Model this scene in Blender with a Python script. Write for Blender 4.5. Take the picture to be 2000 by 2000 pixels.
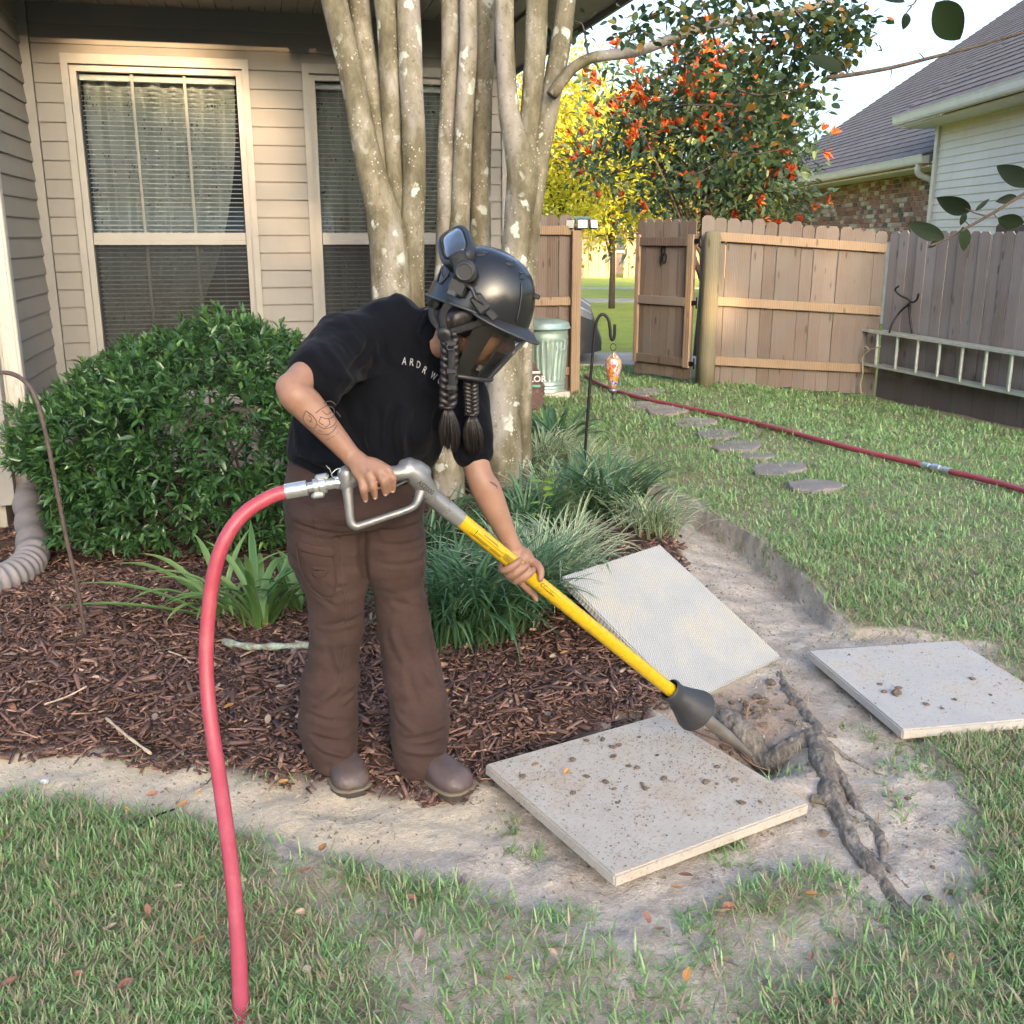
import bpy, bmesh, math, random
import numpy as np
from mathutils import Vector, Matrix, Quaternion
for _o in list(bpy.data.objects): bpy.data.objects.remove(_o, do_unlink=True)
random.seed(7); RNG = np.random.default_rng(7)
SC = bpy.context.scene; COL = SC.collection
rad = math.radians
# ------------------------------------------------------------------ camera
CAM_H = 1.6; PITCH = rad(15.06); FOC = 2000.0
cam_d = bpy.data.cameras.new('camera'); cam_d.lens = 36.0; cam_d.sensor_width = 36.0
cam_d.clip_start = 0.05; cam_d.clip_end = 2000
cam_o = bpy.data.objects.new('camera', cam_d); COL.objects.link(cam_o)
cam_o.location = (0, 0, CAM_H); cam_o.rotation_euler = (math.pi/2 - PITCH, 0, 0)
SC.camera = cam_o
# ------------------------------------------------------------------ sky, sun, exposure
SUN_EL = rad(9.0); SUN_AZ = rad(162.0)          # azimuth clockwise from +Y: low sun behind the photographer
w = bpy.data.worlds.new('World'); SC.world = w; w.use_nodes = True
nt = w.node_tree; nt.nodes.clear()
sky = nt.nodes.new('ShaderNodeTexSky'); sky.sky_type = 'NISHITA'; sky.sun_disc = False
sky.sun_elevation = SUN_EL; sky.sun_rotation = SUN_AZ
sky.air_density = 0.7; sky.dust_density = 6.0; sky.ozone_density = 1.5
bg = nt.nodes.new('ShaderNodeBackground'); bg.inputs['Strength'].default_value = 0.15
wo = nt.nodes.new('ShaderNodeOutputWorld')
nt.links.new(sky.outputs[0], bg.inputs[0]); nt.links.new(bg.outputs[0], wo.inputs[0])
sd = bpy.data.lights.new('sun', 'SUN'); sd.energy = 2.0; sd.angle = rad(0.5); sd.color = (1.0, 0.66, 0.36)
so = bpy.data.objects.new('sun', sd); COL.objects.link(so)
so.location = (3, -12, 8)
_sv = Vector((math.sin(SUN_AZ)*math.cos(SUN_EL), math.cos(SUN_AZ)*math.cos(SUN_EL), math.sin(SUN_EL)))
so.rotation_euler = _sv.to_track_quat('Z', 'Y').to_euler()
SC.view_settings.view_transform = 'Standard'; SC.view_settings.look = 'None'
SC.view_settings.gamma = 1.0; SC.view_settings.use_curve_mapping = False
SC.view_settings.exposure = 3.0
SC.render.engine = 'CYCLES'
SC.cycles.max_bounces = 5; SC.cycles.diffuse_bounces = 3; SC.cycles.glossy_bounces = 2; SC.cycles.transmission_bounces = 3; SC.cycles.transparent_max_bounces = 10; SC.cycles.caustics_reflective = False; SC.cycles.caustics_refractive = False; SC.cycles.use_denoising = True
# ------------------------------------------------------------------ measuring: photo position (1932 px wide view) to a place in the yard
_c, _s = math.cos(PITCH), math.sin(PITCH); _K = 2000/1932
def _ray(u, v):
    x = (u*_K-1000)/FOC; y = -(v*_K-1000)/FOC
    return Vector((x, _c+y*_s, -_s+y*_c))
def G(u, v, z=0.0):
    d = _ray(u, v); return Vector((0, 0, CAM_H)) + d*((z-CAM_H)/d.z)
def W(u, v, y):
    d = _ray(u, v); return Vector((0, 0, CAM_H)) + d*(y/d.y)
# ------------------------------------------------------------------ scene-tree helpers
WL = {}
def tag(o, label, cat, group=None):
    o['label'] = label; o['category'] = cat
    if group: o['group'] = group
    return o
def thing(name, label, cat, loc=(0, 0, 0), group=None):
    o = bpy.data.objects.new(name, None); COL.objects.link(o); o.location = loc
    o.empty_display_size = .1
    WL[o.name] = Vector(loc); return tag(o, label, cat, group)
def attach(o, parent, loc):
    WL[o.name] = Vector(loc)
    if parent is not None:
        o.parent = parent; o.location = Vector(loc) - WL[parent.name]
    else: o.location = loc
def mk(name, V, F, mat, parent=None, smooth=False, origin=None, attrs=None, auto=None):
    V = np.asarray(V, dtype=np.float64).reshape(-1, 3)
    if origin is None:
        lo, hi = V.min(0), V.max(0); origin = np.array([(lo[0]+hi[0])/2, (lo[1]+hi[1])/2, lo[2]])
    me = bpy.data.meshes.new(name)
    Vl = V - np.asarray(origin)
    if isinstance(F, np.ndarray):
        n, k = F.shape
        me.vertices.add(len(Vl)); me.vertices.foreach_set('co', Vl.ravel())
        me.loops.add(n*k); me.loops.foreach_set('vertex_index', F.ravel().astype(np.int32))
        me.polygons.add(n); me.polygons.foreach_set('loop_start', np.arange(0, n*k, k, dtype=np.int32))
        me.polygons.foreach_set('loop_total', np.full(n, k, dtype=np.int32)); me.update(calc_edges=True)
    else:
        me.from_pydata(Vl.tolist(), [], F); me.update()
    if attrs:
        for k, (dom, vals) in attrs.items():
            a = me.attributes.new(k, 'FLOAT', dom); a.data.foreach_set('value', np.asarray(vals, dtype=np.float32))
    if smooth: me.polygons.foreach_set('use_smooth', [True]*len(me.polygons))
    if mat is not None:
        for m_ in (mat if isinstance(mat, (list, tuple)) else [mat]): me.materials.append(m_)
    o = bpy.data.objects.new(name, me); COL.objects.link(o); attach(o, parent, origin)
    if auto is not None:
        try: me.set_sharp_from_angle(angle=auto)
        except Exception: pass
    return o
def inst(name, me, loc, parent=None, rot=None, scale=(1, 1, 1)):
    o = bpy.data.objects.new(name, me); COL.objects.link(o); attach(o, parent, loc)
    if rot is not None:
        if isinstance(rot, (Quaternion, Matrix)):
            q = rot if isinstance(rot, Quaternion) else rot.to_quaternion()
            o.rotation_mode = 'QUATERNION'; o.rotation_quaternion = q
        else: o.rotation_euler = rot
    o.scale = scale if not isinstance(scale, (int, float)) else (scale,)*3
    return o
class MB:
    def __init__(s): s.V = []; s.F = []
    def add(s, V, F):
        b = len(s.V); s.V.extend([tuple(v) for v in V]); s.F.extend([tuple(i+b for i in f) for f in F]); return s
    def box(s, c, size, rot=None, bev=0.0):
        hx, hy, hz = size[0]/2, size[1]/2, size[2]/2; c = Vector(c)
        if bev <= 0:
            L = [Vector((x, y, z)) for z in (-hz, hz) for x, y in ((-hx, -hy), (hx, -hy), (hx, hy), (-hx, hy))]
            F = [(3, 2, 1, 0), (4, 5, 6, 7), (0, 1, 5, 4), (1, 2, 6, 5), (2, 3, 7, 6), (3, 0, 4, 7)]
        else:
            bm = bmesh.new(); bmesh.ops.create_cube(bm, size=1)
            for v in bm.verts: v.co = Vector((v.co.x*size[0], v.co.y*size[1], v.co.z*size[2]))
            bmesh.ops.bevel(bm, geom=bm.edges[:], offset=bev, segments=1, affect='EDGES')
            bm.verts.index_update(); L = [v.co.copy() for v in bm.verts]; F = [[v.index for v in f.verts] for f in bm.faces]; bm.free()
        if rot is not None: L = [rot @ v for v in L]
        return s.add([c+v for v in L], F)
    def loft(s, rings, cap=True, closed=True):
        n = len(rings[0]); V = [p for r in rings for p in r]; F = []
        m = n if closed else n-1
        for i in range(len(rings)-1):
            for j in range(m):
                a = i*n+j; b = i*n+(j+1) % n; F.append((a, b, b+n, a+n))
        if cap and closed:
            F.append(tuple(range(n-1, -1, -1))); F.append(tuple(range((len(rings)-1)*n, len(rings)*n)))
        return s.add(V, F)
    def tube(s, path, r, n=8, cap=True, flat=1.0, ref=None):
        P = [Vector(p) for p in path]; R = r if isinstance(r, (list, tuple, np.ndarray)) else [r]*len(P)
        rings = []; up = None
        for i, p in enumerate(P):
            t = (P[min(i+1, len(P)-1)]-P[max(i-1, 0)]).normalized()
            if up is None:
                up = Vector(ref) if ref is not None else (Vector((0, 0, 1)) if abs(t.z) < .9 else Vector((1, 0, 0)))
            x = up.cross(t)
            if x.length < 1e-6: x = Vector((1, 0, 0)).cross(t)
            x.normalize(); y = t.cross(x).normalized(); up = y
            rings.append([p + (x*math.cos(a)+y*math.sin(a)*flat)*R[i] for a in [2*math.pi*k/n for k in range(n)]])
        return s.loft(rings, cap)
    def lathe(s, prof, c=(0, 0, 0), n=24, axis=None, cap=True, fn=None):
        c = Vector(c); q = Vector(axis).to_track_quat('Z', 'Y') if axis is not None else None; rings = []
        for (r, z) in prof:
            rg = []
            for k in range(n):
                a = 2*math.pi*k/n; rr = r if fn is None else fn(r, z, a)
                v = Vector((rr*math.cos(a), rr*math.sin(a), z)); rg.append(c + (q @ v if q else v))
            rings.append(rg)
        return s.loft(rings, cap)
    def prism(s, poly, z0, z1):
        n = len(poly); return s.loft([[(x, y, z0) for x, y in poly], [(x, y, z1) for x, y in poly]])
    def ball(s, c, r, n=12, m=8, rot=None):
        c = Vector(c); r = (r,)*3 if isinstance(r, (int, float)) else r; rings = []
        for i in range(1, m):
            ph = -math.pi/2+math.pi*i/m; rg = []
            for k in range(n):
                a = 2*math.pi*k/n; v = Vector((r[0]*math.cos(ph)*math.cos(a), r[1]*math.cos(ph)*math.sin(a), r[2]*math.sin(ph)))
                rg.append(c + (rot @ v if rot is not None else v))
            rings.append(rg)
        b = len(s.V); s.loft(rings, cap=False)
        for sg, ri in ((-1, 0), (1, m-2)):
            v = Vector((0, 0, sg*r[2])); pi = len(s.V); s.V.append(tuple(c + (rot @ v if rot is not None else v)))
            for k in range(n):
                i0 = b+ri*n+k; i1 = b+ri*n+(k+1) % n
                s.F.append((i1, i0, pi) if sg < 0 else (i0, i1, pi))
        return s
    def build(s, name, mat, parent=None, smooth=False, auto=None, origin=None):
        return mk(name, s.V, s.F, mat, parent, smooth, origin, auto=auto)
def spline(pts, n):
    """Catmull-Rom through control points (any dimension)"""
    P = np.asarray([tuple(p) for p in pts], float); P = np.vstack([2*P[0]-P[1], P, 2*P[-1]-P[-2]]); out = []
    m = len(P)-3
    for k in range(n):
        t = k/(n-1)*m; i = min(int(t), m-1); f = t-i; a, b, c, d = P[i:i+4]
        out.append(.5*((2*b)+(-a+c)*f+(2*a-5*b+4*c-d)*f*f+(-a+3*b-3*c+d)*f**3))
    return np.array(out)
def smoothstep(a, b, x):
    t = np.clip((x-a)/(b-a), 0, 1); return t*t*(3-2*t)
# value noise in numpy
_perm = RNG.random((64, 64, 64))
def vnoise(x, y, z=0.0):
    x = np.asarray(x, float); y = np.asarray(y, float); z = np.asarray(z, float)+np.zeros_like(x)
    xi = np.floor(x).astype(int); yi = np.floor(y).astype(int); zi = np.floor(z).astype(int)
    fx = x-xi; fy = y-yi; fz = z-zi; fx = fx*fx*(3-2*fx); fy = fy*fy*(3-2*fy); fz = fz*fz*(3-2*fz)
    def g(a, b, c): return _perm[(xi+a) % 64, (yi+b) % 64, (zi+c) % 64]
    def l(a, b, t): return a+(b-a)*t
    return l(l(l(g(0,0,0), g(1,0,0), fx), l(g(0,1,0), g(1,1,0), fx), fy), l(l(g(0,0,1), g(1,0,1), fx), l(g(0,1,1), g(1,1,1), fx), fy), fz)*2-1
def fbm(x, y, z=0.0, o=4):
    r = 0; a = 1.0; f = 1.0
    for _ in range(o): r = r+a*vnoise(np.asarray(x)*f+7.1*_, np.asarray(y)*f+3.7*_, np.asarray(z)*f); a *= .5; f *= 2.03
    return r
# ------------------------------------------------------------------ materials
def rgb(h): # sRGB hex to linear
    v = [int(h[i:i+2], 16)/255 for i in (0, 2, 4)]
    return tuple(x/12.92 if x <= .04045 else ((x+.055)/1.055)**2.4 for x in v)
class NT:
    def __init__(s, name):
        s.m = bpy.data.materials.new(name); s.m.use_nodes = True; s.t = s.m.node_tree; s.t.nodes.clear()
        s.out = s.t.nodes.new('ShaderNodeOutputMaterial')
    def n(s, typ, **kw):
        nd = s.t.nodes.new(typ)
        for k, v in kw.items():
            if k.startswith('_'): setattr(nd, k[1:], v)
            else: s.set(nd, k, v)
        return nd
    def set(s, nd, k, v):
        key = int(k[1:]) if k[0] == 'i' and k[1:].isdigit() else k.replace('__', ' ')
        sock = nd.inputs[key]
        if hasattr(v, 'is_linked') or isinstance(v, bpy.types.NodeSocket): s.t.links.new(v, sock)
        elif isinstance(v, (tuple, list)) and len(v) == 3 and sock.type == 'RGBA': sock.default_value = (*v, 1)
        else: sock.default_value = v
    def coord(s, sp='Object', scale=(1, 1, 1), rot=(0, 0, 0)):
        tc = s.n('ShaderNodeTexCoord'); mp = s.n('ShaderNodeMapping', Vector=tc.outputs[sp], Scale=scale, Rotation=rot); return mp.outputs[0]
    def wpos(s, scale=(1, 1, 1)):
        g = s.n('ShaderNodeNewGeometry'); mp = s.n('ShaderNodeMapping', Vector=g.outputs['Position'], Scale=scale); return mp.outputs[0]
    def noise(s, vec, scale=5., detail=4., rough=.55, dist=0.):
        return s.n('ShaderNodeTexNoise', Vector=vec, Scale=scale, Detail=detail, Roughness=rough, Distortion=dist).outputs[0]
    def ramp(s, fac, *st):
        r = s.n('ShaderNodeValToRGB', Fac=fac); e = r.color_ramp.elements
        while len(e) > 1: e.remove(e[-1])
        e[0].position, e[0].color = st[0][0], (*st[0][1], 1) if isinstance(st[0][1], tuple) else (st[0][1],)*3+(1,)
        for p, c in st[1:]:
            k = e.new(p); k.color = (*c, 1) if isinstance(c, tuple) else (c, c, c, 1)
        return r.outputs[0]
    def mix(s, f, a, b, mode='MIX'):
        m = s.n('ShaderNodeMix', _data_type='RGBA', _blend_type=mode); s.set(m, 'i0', f); s.set(m, 'i6', a); s.set(m, 'i7', b); return m.outputs[2]
    def math(s, op, a, b=0.0, c=0.0):
        m = s.n('ShaderNodeMath', _operation=op); s.set(m, 'i0', a); s.set(m, 'i1', b); s.set(m, 'i2', c); return m.outputs[0]
    def attr(s, name): return s.n('ShaderNodeAttribute', _attribute_name=name).outputs['Fac']
    def rnd(s): return s.n('ShaderNodeObjectInfo').outputs['Random']
    def hsv(s, col, h=.5, sat=1., v=1.): return s.n('ShaderNodeHueSaturation', Color=col, Hue=h, Saturation=sat, Value=v).outputs[0]
    def bump(s, h, strength=.3, dist=.01): return s.n('ShaderNodeBump', Height=h, Strength=strength, Distance=dist).outputs[0]
    def bsdf(s, col, rough=.6, normal=None, metal=0., spec=.5, coat=0., **kw):
        b = s.n('ShaderNodeBsdfPrincipled'); s.set(b, 'Base Color', col); s.set(b, 'Roughness', rough); s.set(b, 'Metallic', metal)
        s.set(b, 'Specular IOR Level', spec); s.set(b, 'Coat Weight', coat)
        for k, v in kw.items(): s.set(b, k, v)
        if normal is not None: s.set(b, 'Normal', normal)
        return b.outputs[0]
    def done(s, sh): s.t.links.new(sh, s.out.inputs[0]); return s.m
def varmap(t, lo, hi, src): return t.n('ShaderNodeMapRange', Value=src, i3=lo, i4=hi).outputs[0]
def simple(name, c, rough=.6, metal=0., var=.12, scale=6., bump=0., bscale=40., spec=.5, coat=0., rnd=0., coords='Object', stretch=(1, 1, 1), c2=None):
    t = NT(name); v = t.coord(coords, stretch); n1 = t.noise(v, scale, 5., .6)
    if c2 is None: c2 = tuple(min(1, x*(1+var)) for x in c); c0 = tuple(x*(1-var) for x in c)
    else: c0 = c
    col = t.ramp(n1, (.3, c0), (.7, c2))
    if rnd: col = t.hsv(col, v=varmap(t, 1-rnd, 1+rnd, t.rnd()))
    nrm = t.bump(t.noise(v, bscale, 6., .65), bump, .01) if bump else None
    rr = t.ramp(t.noise(v, scale*2.3, 3.), (.3, max(0, rough-.08)), (.7, min(1, rough+.08)))
    return t.done(t.bsdf(col, rr, nrm, metal, spec, coat))
def leafmat(name, cols, rough=.4, trans=.35, tcol=None, by='rnd', spec=.5, vein=None):
    """cols: ramp stops over a random value; by 'rnd' point attribute or 'obj' random"""
    t = NT(name); f = t.attr('rnd') if by == 'rnd' else t.rnd()
    col = t.ramp(f, *cols)
    col = t.hsv(col, v=varmap(t, .8, 1.25, t.noise(t.wpos(), 9., 3.)))
    if vein:
        col = t.mix(t.math('MULTIPLY', t.attr('mid'), 1.0), col, vein)
    b = t.bsdf(col, rough, None, 0., spec)
    tr = t.n('ShaderNodeBsdfTranslucent', Color=t.hsv(col, h=.485, sat=1.1, v=1.5) if tcol is None else tcol).outputs[0]
    mx = t.n('ShaderNodeMixShader', Fac=trans, i1=b, i2=tr).outputs[0]
    return t.done(mx)
def rot_to(d, up=(0, 0, 1)):
    d = Vector(d).normalized(); return d.to_track_quat('X', 'Z')
def lerp(a, b, t): return a+(b-a)*t
def pinpoly(x, y, poly):
    inside = np.zeros(x.shape, bool); n = len(poly); j = n-1
    for i in range(n):
        xi, yi = poly[i]; xj, yj = poly[j]
        cnd = ((yi > y) != (yj > y)) & (x < (xj-xi)*(y-yi)/((yj-yi)+1e-12)+xi); inside ^= cnd; j = i
    return inside
def pdist(x, y, poly, closed=True):
    d = np.full(x.shape, 1e9); n = len(poly)
    for i in range(n if closed else n-1):
        ax, ay = poly[i]; bx, by = poly[(i+1) % n]; dx, dy = bx-ax, by-ay
        t = np.clip(((x-ax)*dx+(y-ay)*dy)/(dx*dx+dy*dy+1e-12), 0, 1); d = np.minimum(d, np.hypot(x-ax-t*dx, y-ay-t*dy))
    return d
def sdf(x, y, poly): return np.where(pinpoly(x, y, poly), -1, 1)*pdist(x, y, poly)
# ================================================================== GROUND
def GP(pts): return [(G(u, v).x, G(u, v).y) for u, v in pts]
BED = GP([(-420, 1395), (0, 1412), (200, 1420), (380, 1440), (560, 1472), (700, 1488), (880, 1503), (935, 1447), (1100, 1400), (1240, 1345), (1290, 1270), (1320, 1190), (1290, 1075), (1270, 1000), (1190, 945), (1120, 893), (1075, 850)]) + [(.3, 7.6), (-3.1, 6.95), (-4.6, 5.6), (-4.6, 3.2)]
LAWN_EDGE = GP([(1110, 868), (1200, 906), (1300, 950), (1400, 1005), (1480, 1065), (1540, 1125), (1575, 1172)])
SOIL = LAWN_EDGE + GP([(1610, 1192), (1700, 1190), (1860, 1215), (1905, 1330), (1740, 1400), (1830, 1480), (1855, 1600), (1800, 1720), (1640, 1735), (1545, 1630), (1400, 1690), (1250, 1760), (1100, 1765), (900, 1690), (700, 1645), (560, 1603), (470, 1578), (300, 1542), (150, 1508), (0, 1488), (-420, 1470), (-420, 1390), (0, 1400), (560, 1465), (1000, 1440), (1290, 1270), (1270, 1000), (1120, 893)])
SANDY = GP([(-420, 1390), (0, 1405), (400, 1435), (700, 1485), (930, 1500), (940, 1560), (700, 1600), (470, 1580), (300, 1545), (0, 1495), (-420, 1475)])
SPARSE = GP([(520, 1590), (700, 1640), (1500, 1700), (1650, 1740), (1850, 1700), (1880, 1780), (1600, 1830), (1350, 1960), (800, 1980), (640, 1800)])
PIT = G(1410, 1425)
def terr0(x, y):
    x = np.asarray(x, float); y = np.asarray(y, float)
    z = -.15*smoothstep(2.2, 4.0, x)*smoothstep(5.5, 10.5, y)*(1-smoothstep(12.5, 16, y)) - .10*smoothstep(3, 9, x)*smoothstep(3, 6, y)*(1-smoothstep(12.5, 16, y))
    return z
def terr_full(x, y):
    z = terr0(x, y); sb = sdf(x, y, BED); ss = sdf(x, y, SOIL)
    inb = smoothstep(.02, -.25, sb); ins = smoothstep(.012, -.022, ss)*(1-smoothstep(0, -.05, sb))
    z = z + inb*(.045+.02*fbm(x*2.2, y*2.2, 1.0, 3)) + .012*smoothstep(0, -.05, sb)*fbm(x*22, y*22, 4., 3)
    # cut edge of the lawn along the bed: a trench
    de = pdist(x, y, LAWN_EDGE, closed=False); trench = ins*smoothstep(.55, .0, de)*smoothstep(3.75, 4.7, y)
    z = z - .095*trench - .012*ins + ins*(.010*fbm(x*9, y*9, 2., 4)+.0055*fbm(x*34, y*34, 5., 2))
    lawn = (1-ins)*(1-inb); z = z + lawn*.012*fbm(x*3, y*3, 8., 3)*(1-smoothstep(13, 15, y))
    # lip of turf
    z = z + lawn*.02*smoothstep(.25, 0, de)*smoothstep(3.75, 4.7, y)
    d = np.hypot((x-PIT.x), (y-PIT.y-.03)); z = z - .13*smoothstep(.19, .05, d) + .025*smoothstep(.34, .24, d)*smoothstep(.16, .24, d)
    z = z + .235*np.exp(-(((x-.46)**2+(y-4.05)**2)/(2*.15**2)))   # bank that carries the leaning slab
    d2 = np.hypot((x-.62)/1.3, (y-3.16)); z = z - .06*smoothstep(.16, .05, d2)
    return z
def _ax(segs):
    out = [segs[0][0]]
    for a, b, st in segs:
        n = max(1, int(round((b-a)/st))); out += list(np.linspace(a, b, n+1)[1:])
    return np.array(out)
XS = _ax([(-500, -60, 110), (-60, -12, 6), (-12, -4, .8), (-4, -1.9, .04), (-1.9, 2.3, .022), (2.3, 5.6, .06), (5.6, 12, .6), (12, 60, 6), (60, 500, 110)])
YS = _ax([(-300, -20, 70), (-20, 1.0, 1.0), (1.0, 1.6, .05), (1.6, 4.4, .022), (4.4, 7.2, .03), (7.2, 8, .05), (8, 13, .1), (13, 16, .5), (16, 60, 4), (60, 700, 80)])
GX, GY = np.meshgrid(XS, YS); GZ = terr_full(GX.ravel(), GY.ravel()).reshape(GX.shape)
def terr(x, y):
    """bilinear look-up of the built ground"""
    x = float(x); y = float(y); i = int(np.clip(np.searchsorted(XS, x)-1, 0, len(XS)-2)); j = int(np.clip(np.searchsorted(YS, y)-1, 0, len(YS)-2))
    fx = (x-XS[i])/(XS[i+1]-XS[i]); fy = (y-YS[j])/(YS[j+1]-YS[j])
    return (GZ[j, i]*(1-fx)+GZ[j, i+1]*fx)*(1-fy)+(GZ[j+1, i]*(1-fx)+GZ[j+1, i+1]*fx)*fy
def terrv(x, y):
    i = np.clip(np.searchsorted(XS, x)-1, 0, len(XS)-2); j = np.clip(np.searchsorted(YS, y)-1, 0, len(YS)-2)
    fx = (x-XS[i])/(XS[i+1]-XS[i]); fy = (y-YS[j])/(YS[j+1]-YS[j])
    return (GZ[j, i]*(1-fx)+GZ[j, i+1]*fx)*(1-fy)+(GZ[j+1, i]*(1-fx)+GZ[j+1, i+1]*fx)*fy
_x, _y = GX.ravel(), GY.ravel()
_wob = .035*fbm(_x*6, _y*6, 3., 3)
a_bed = smoothstep(.03, -.03, sdf(_x, _y, BED)+_wob)
a_soil = smoothstep(.05, -.03, sdf(_x, _y, SOIL)+_wob*1.2)*(1-a_bed)
a_sand = smoothstep(.08, -.08, sdf(_x, _y, SANDY)+_wob)
def grass_density(x, y):
    wb = .05*fbm(x*5, y*5, 3., 3); sb = sdf(x, y, BED); ss = sdf(x, y, SOIL)
    d = smoothstep(-.03, .05, sb)*smoothstep(-.06, .10, ss+wb)
    sp = smoothstep(.15, -.12, sdf(x, y, SPARSE)+wb*2)
    return d*(1-.80*sp)
a_grass = grass_density(_x, _y)
_nx, _ny = len(XS), len(YS)
_ii = (np.arange(_ny-1)[:, None]*_nx+np.arange(_nx-1)[None, :]).ravel()
FQ = np.stack([_ii, _ii+1, _ii+1+_nx, _ii+_nx], 1)
def ground_mat():
    t = NT('yard_ground'); p = t.wpos()
    n_f = t.noise(p, 55., 6., .7); n_m = t.noise(p, 9., 5., .6); n_l = t.noise(p, 1.3, 4., .55)
    soil = t.ramp(n_m, (.28, (.34, .28, .22)), (.5, (.48, .41, .335)), (.72, (.60, .53, .445)))
    soil = t.mix(t.ramp(n_f, (.44, 0.), (.64, .5)), soil, (.27, .215, .165))
    soil = t.mix(t.ramp(t.noise(p, 130., 3., .6), (.55, 0.), (.68, .5)), soil, (.62, .56, .48))
    sand = t.ramp(n_f, (.3, (.46, .37, .26)), (.7, (.70, .60, .45)))
    sand = t.mix(t.ramp(n_m, (.45, 0.), (.75, .5)), sand, (.62, .48, .29))
    mul = t.ramp(n_f, (.3, (.03, .019, .015)), (.7, (.11, .068, .052)))
    thatch = t.ramp(n_f, (.3, (.15, .13, .08)), (.52, (.27, .235, .15)), (.75, (.40, .345, .235)))
    lawn_far = t.ramp(n_m, (.3, (.30, .38, .06)), (.7, (.44, .48, .085)))
    g = t.n('ShaderNodeNewGeometry').outputs['Position']; sx = t.n('ShaderNodeSeparateXYZ', Vector=g).outputs[1]
    farf = t.n('ShaderNodeMapRange', Value=sx, i1=11., i2=15.).outputs[0]
    base = t.mix(farf, thatch, lawn_far)
    base = t.mix(t.math('MULTIPLY', t.ramp(n_l, (.42, 0.), (.62, .35)), 1.0), base, (.24, .21, .12))
    col = t.mix(t.math('SUBTRACT', 1.0, t.attr('grass')), base, soil)
    col = t.mix(t.math('MULTIPLY', t.attr('soil'), 1.), col, soil)
    dugp = t.n('ShaderNodeVectorMath', _operation='DISTANCE', i0=t.n('ShaderNodeNewGeometry').outputs['Position'], i1=tuple(G(1400, 1345))).outputs['Value']
    dug = t.ramp(t.math('ADD', dugp, t.math('MULTIPLY', n_m, .25)), (.28, .75), (.5, 0.)); col = t.mix(t.math('MULTIPLY', dug, t.attr('soil')), col, t.ramp(n_f, (.3, (.20, .135, .095)), (.7, (.42, .30, .22))))
    col = t.mix(t.math('MULTIPLY', t.math('MULTIPLY', t.attr('sand'), .9), t.attr('soil')), col, sand)
    col = t.mix(t.attr('bed'), col, mul)
    h = t.math('ADD', t.math('MULTIPLY', n_f, .6), t.math('MULTIPLY', n_m, .8))
    return t.done(t.bsdf(col, .95, t.bump(t.math('ADD', h, t.math('MULTIPLY', t.noise(p, 170., 3., .7), .35)), .8, .025), spec=.2))
ground = mk('yard_ground', np.stack([_x, _y, GZ.ravel()], 1), FQ, ground_mat(), None, True, origin=(0, 0, 0),
            attrs={'bed': ('POINT', a_bed), 'soil': ('POINT', a_soil), 'sand': ('POINT', a_sand), 'grass': ('POINT', a_grass)})
ground['kind'] = 'structure'
M_conc = simple('pale_concrete_paving', (.42, .39, .34), .9, var=.15, scale=3., bump=.2, bscale=60)
def slabstruct(name, poly, z, th, mat):
    o = MB().prism(poly, z-th, z).build(name, mat); o['kind'] = 'structure'; return o
slabstruct('driveway', [(-9, 13.2), (3.6, 13.2), (3.6, 14.6), (-9, 14.6)], .012, .06, M_conc)
slabstruct('sidewalk', [(-40, 26.2), (60, 26.2), (60, 27.6), (-40, 27.6)], .015, .06, M_conc)
slabstruct('path', [(-40, 33.2), (60, 33.2), (60, 33.75), (-40, 33.75)], .015, .06, M_conc)
# ------------------------------------------------------------------ lawn blades
def blades(x, y, z, L, Wd, lean, az, rnd, bend=.5):
    """3-segment grass blades as one mesh; arrays of equal length"""
    n = len(x); d = np.stack([np.cos(az), np.sin(az)], 1); pz = np.stack([-np.sin(az), np.cos(az)], 1)
    V = np.zeros((n, 7, 3)); 
    for k, (s, wf) in enumerate(((0, .8), (.38, 1.0), (.72, .72), (1.0, 0))):
        ang = lean*(.55+bend*s); r = L*s*np.sin(ang); h = L*s*np.cos(ang)
        cx = x+d[:, 0]*r; cy = y+d[:, 1]*r; cz = z+np.maximum(h, .002)
        if k < 3:
            V[:, 2*k, 0] = cx-pz[:, 0]*Wd*wf/2; V[:, 2*k, 1] = cy-pz[:, 1]*Wd*wf/2; V[:, 2*k, 2] = cz
            V[:, 2*k+1, 0] = cx+pz[:, 0]*Wd*wf/2; V[:, 2*k+1, 1] = cy+pz[:, 1]*Wd*wf/2; V[:, 2*k+1, 2] = cz
        else: V[:, 6, 0] = cx; V[:, 6, 1] = cy; V[:, 6, 2] = cz
    b = np.arange(n)[:, None]*7
    T = np.concatenate([b+np.array([[0, 1, 3]]), b+np.array([[0, 3, 2]]), b+np.array([[2, 3, 5]]), b+np.array([[2, 5, 4]]), b+np.array([[4, 5, 6]])], 0)
    return V.reshape(-1, 3), T, np.repeat(rnd, 7)
def scatter(n, x0, x1, y0, y1, dens, gam=1.0):
    x = RNG.uniform(x0, x1, n); y = RNG.uniform(y0, y1, n); d = dens(x, y)
    k = RNG.random(n) < d; return x[k], y[k]
M_grass = leafmat('lawn_grass', [(0., (.24, .185, .12)), (.20, (.40, .345, .22)), (.27, (.115, .20, .07)), (.5, (.165, .29, .10)), (.75, (.25, .39, .15)), (1., (.37, .50, .26))], .5, .3)
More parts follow.
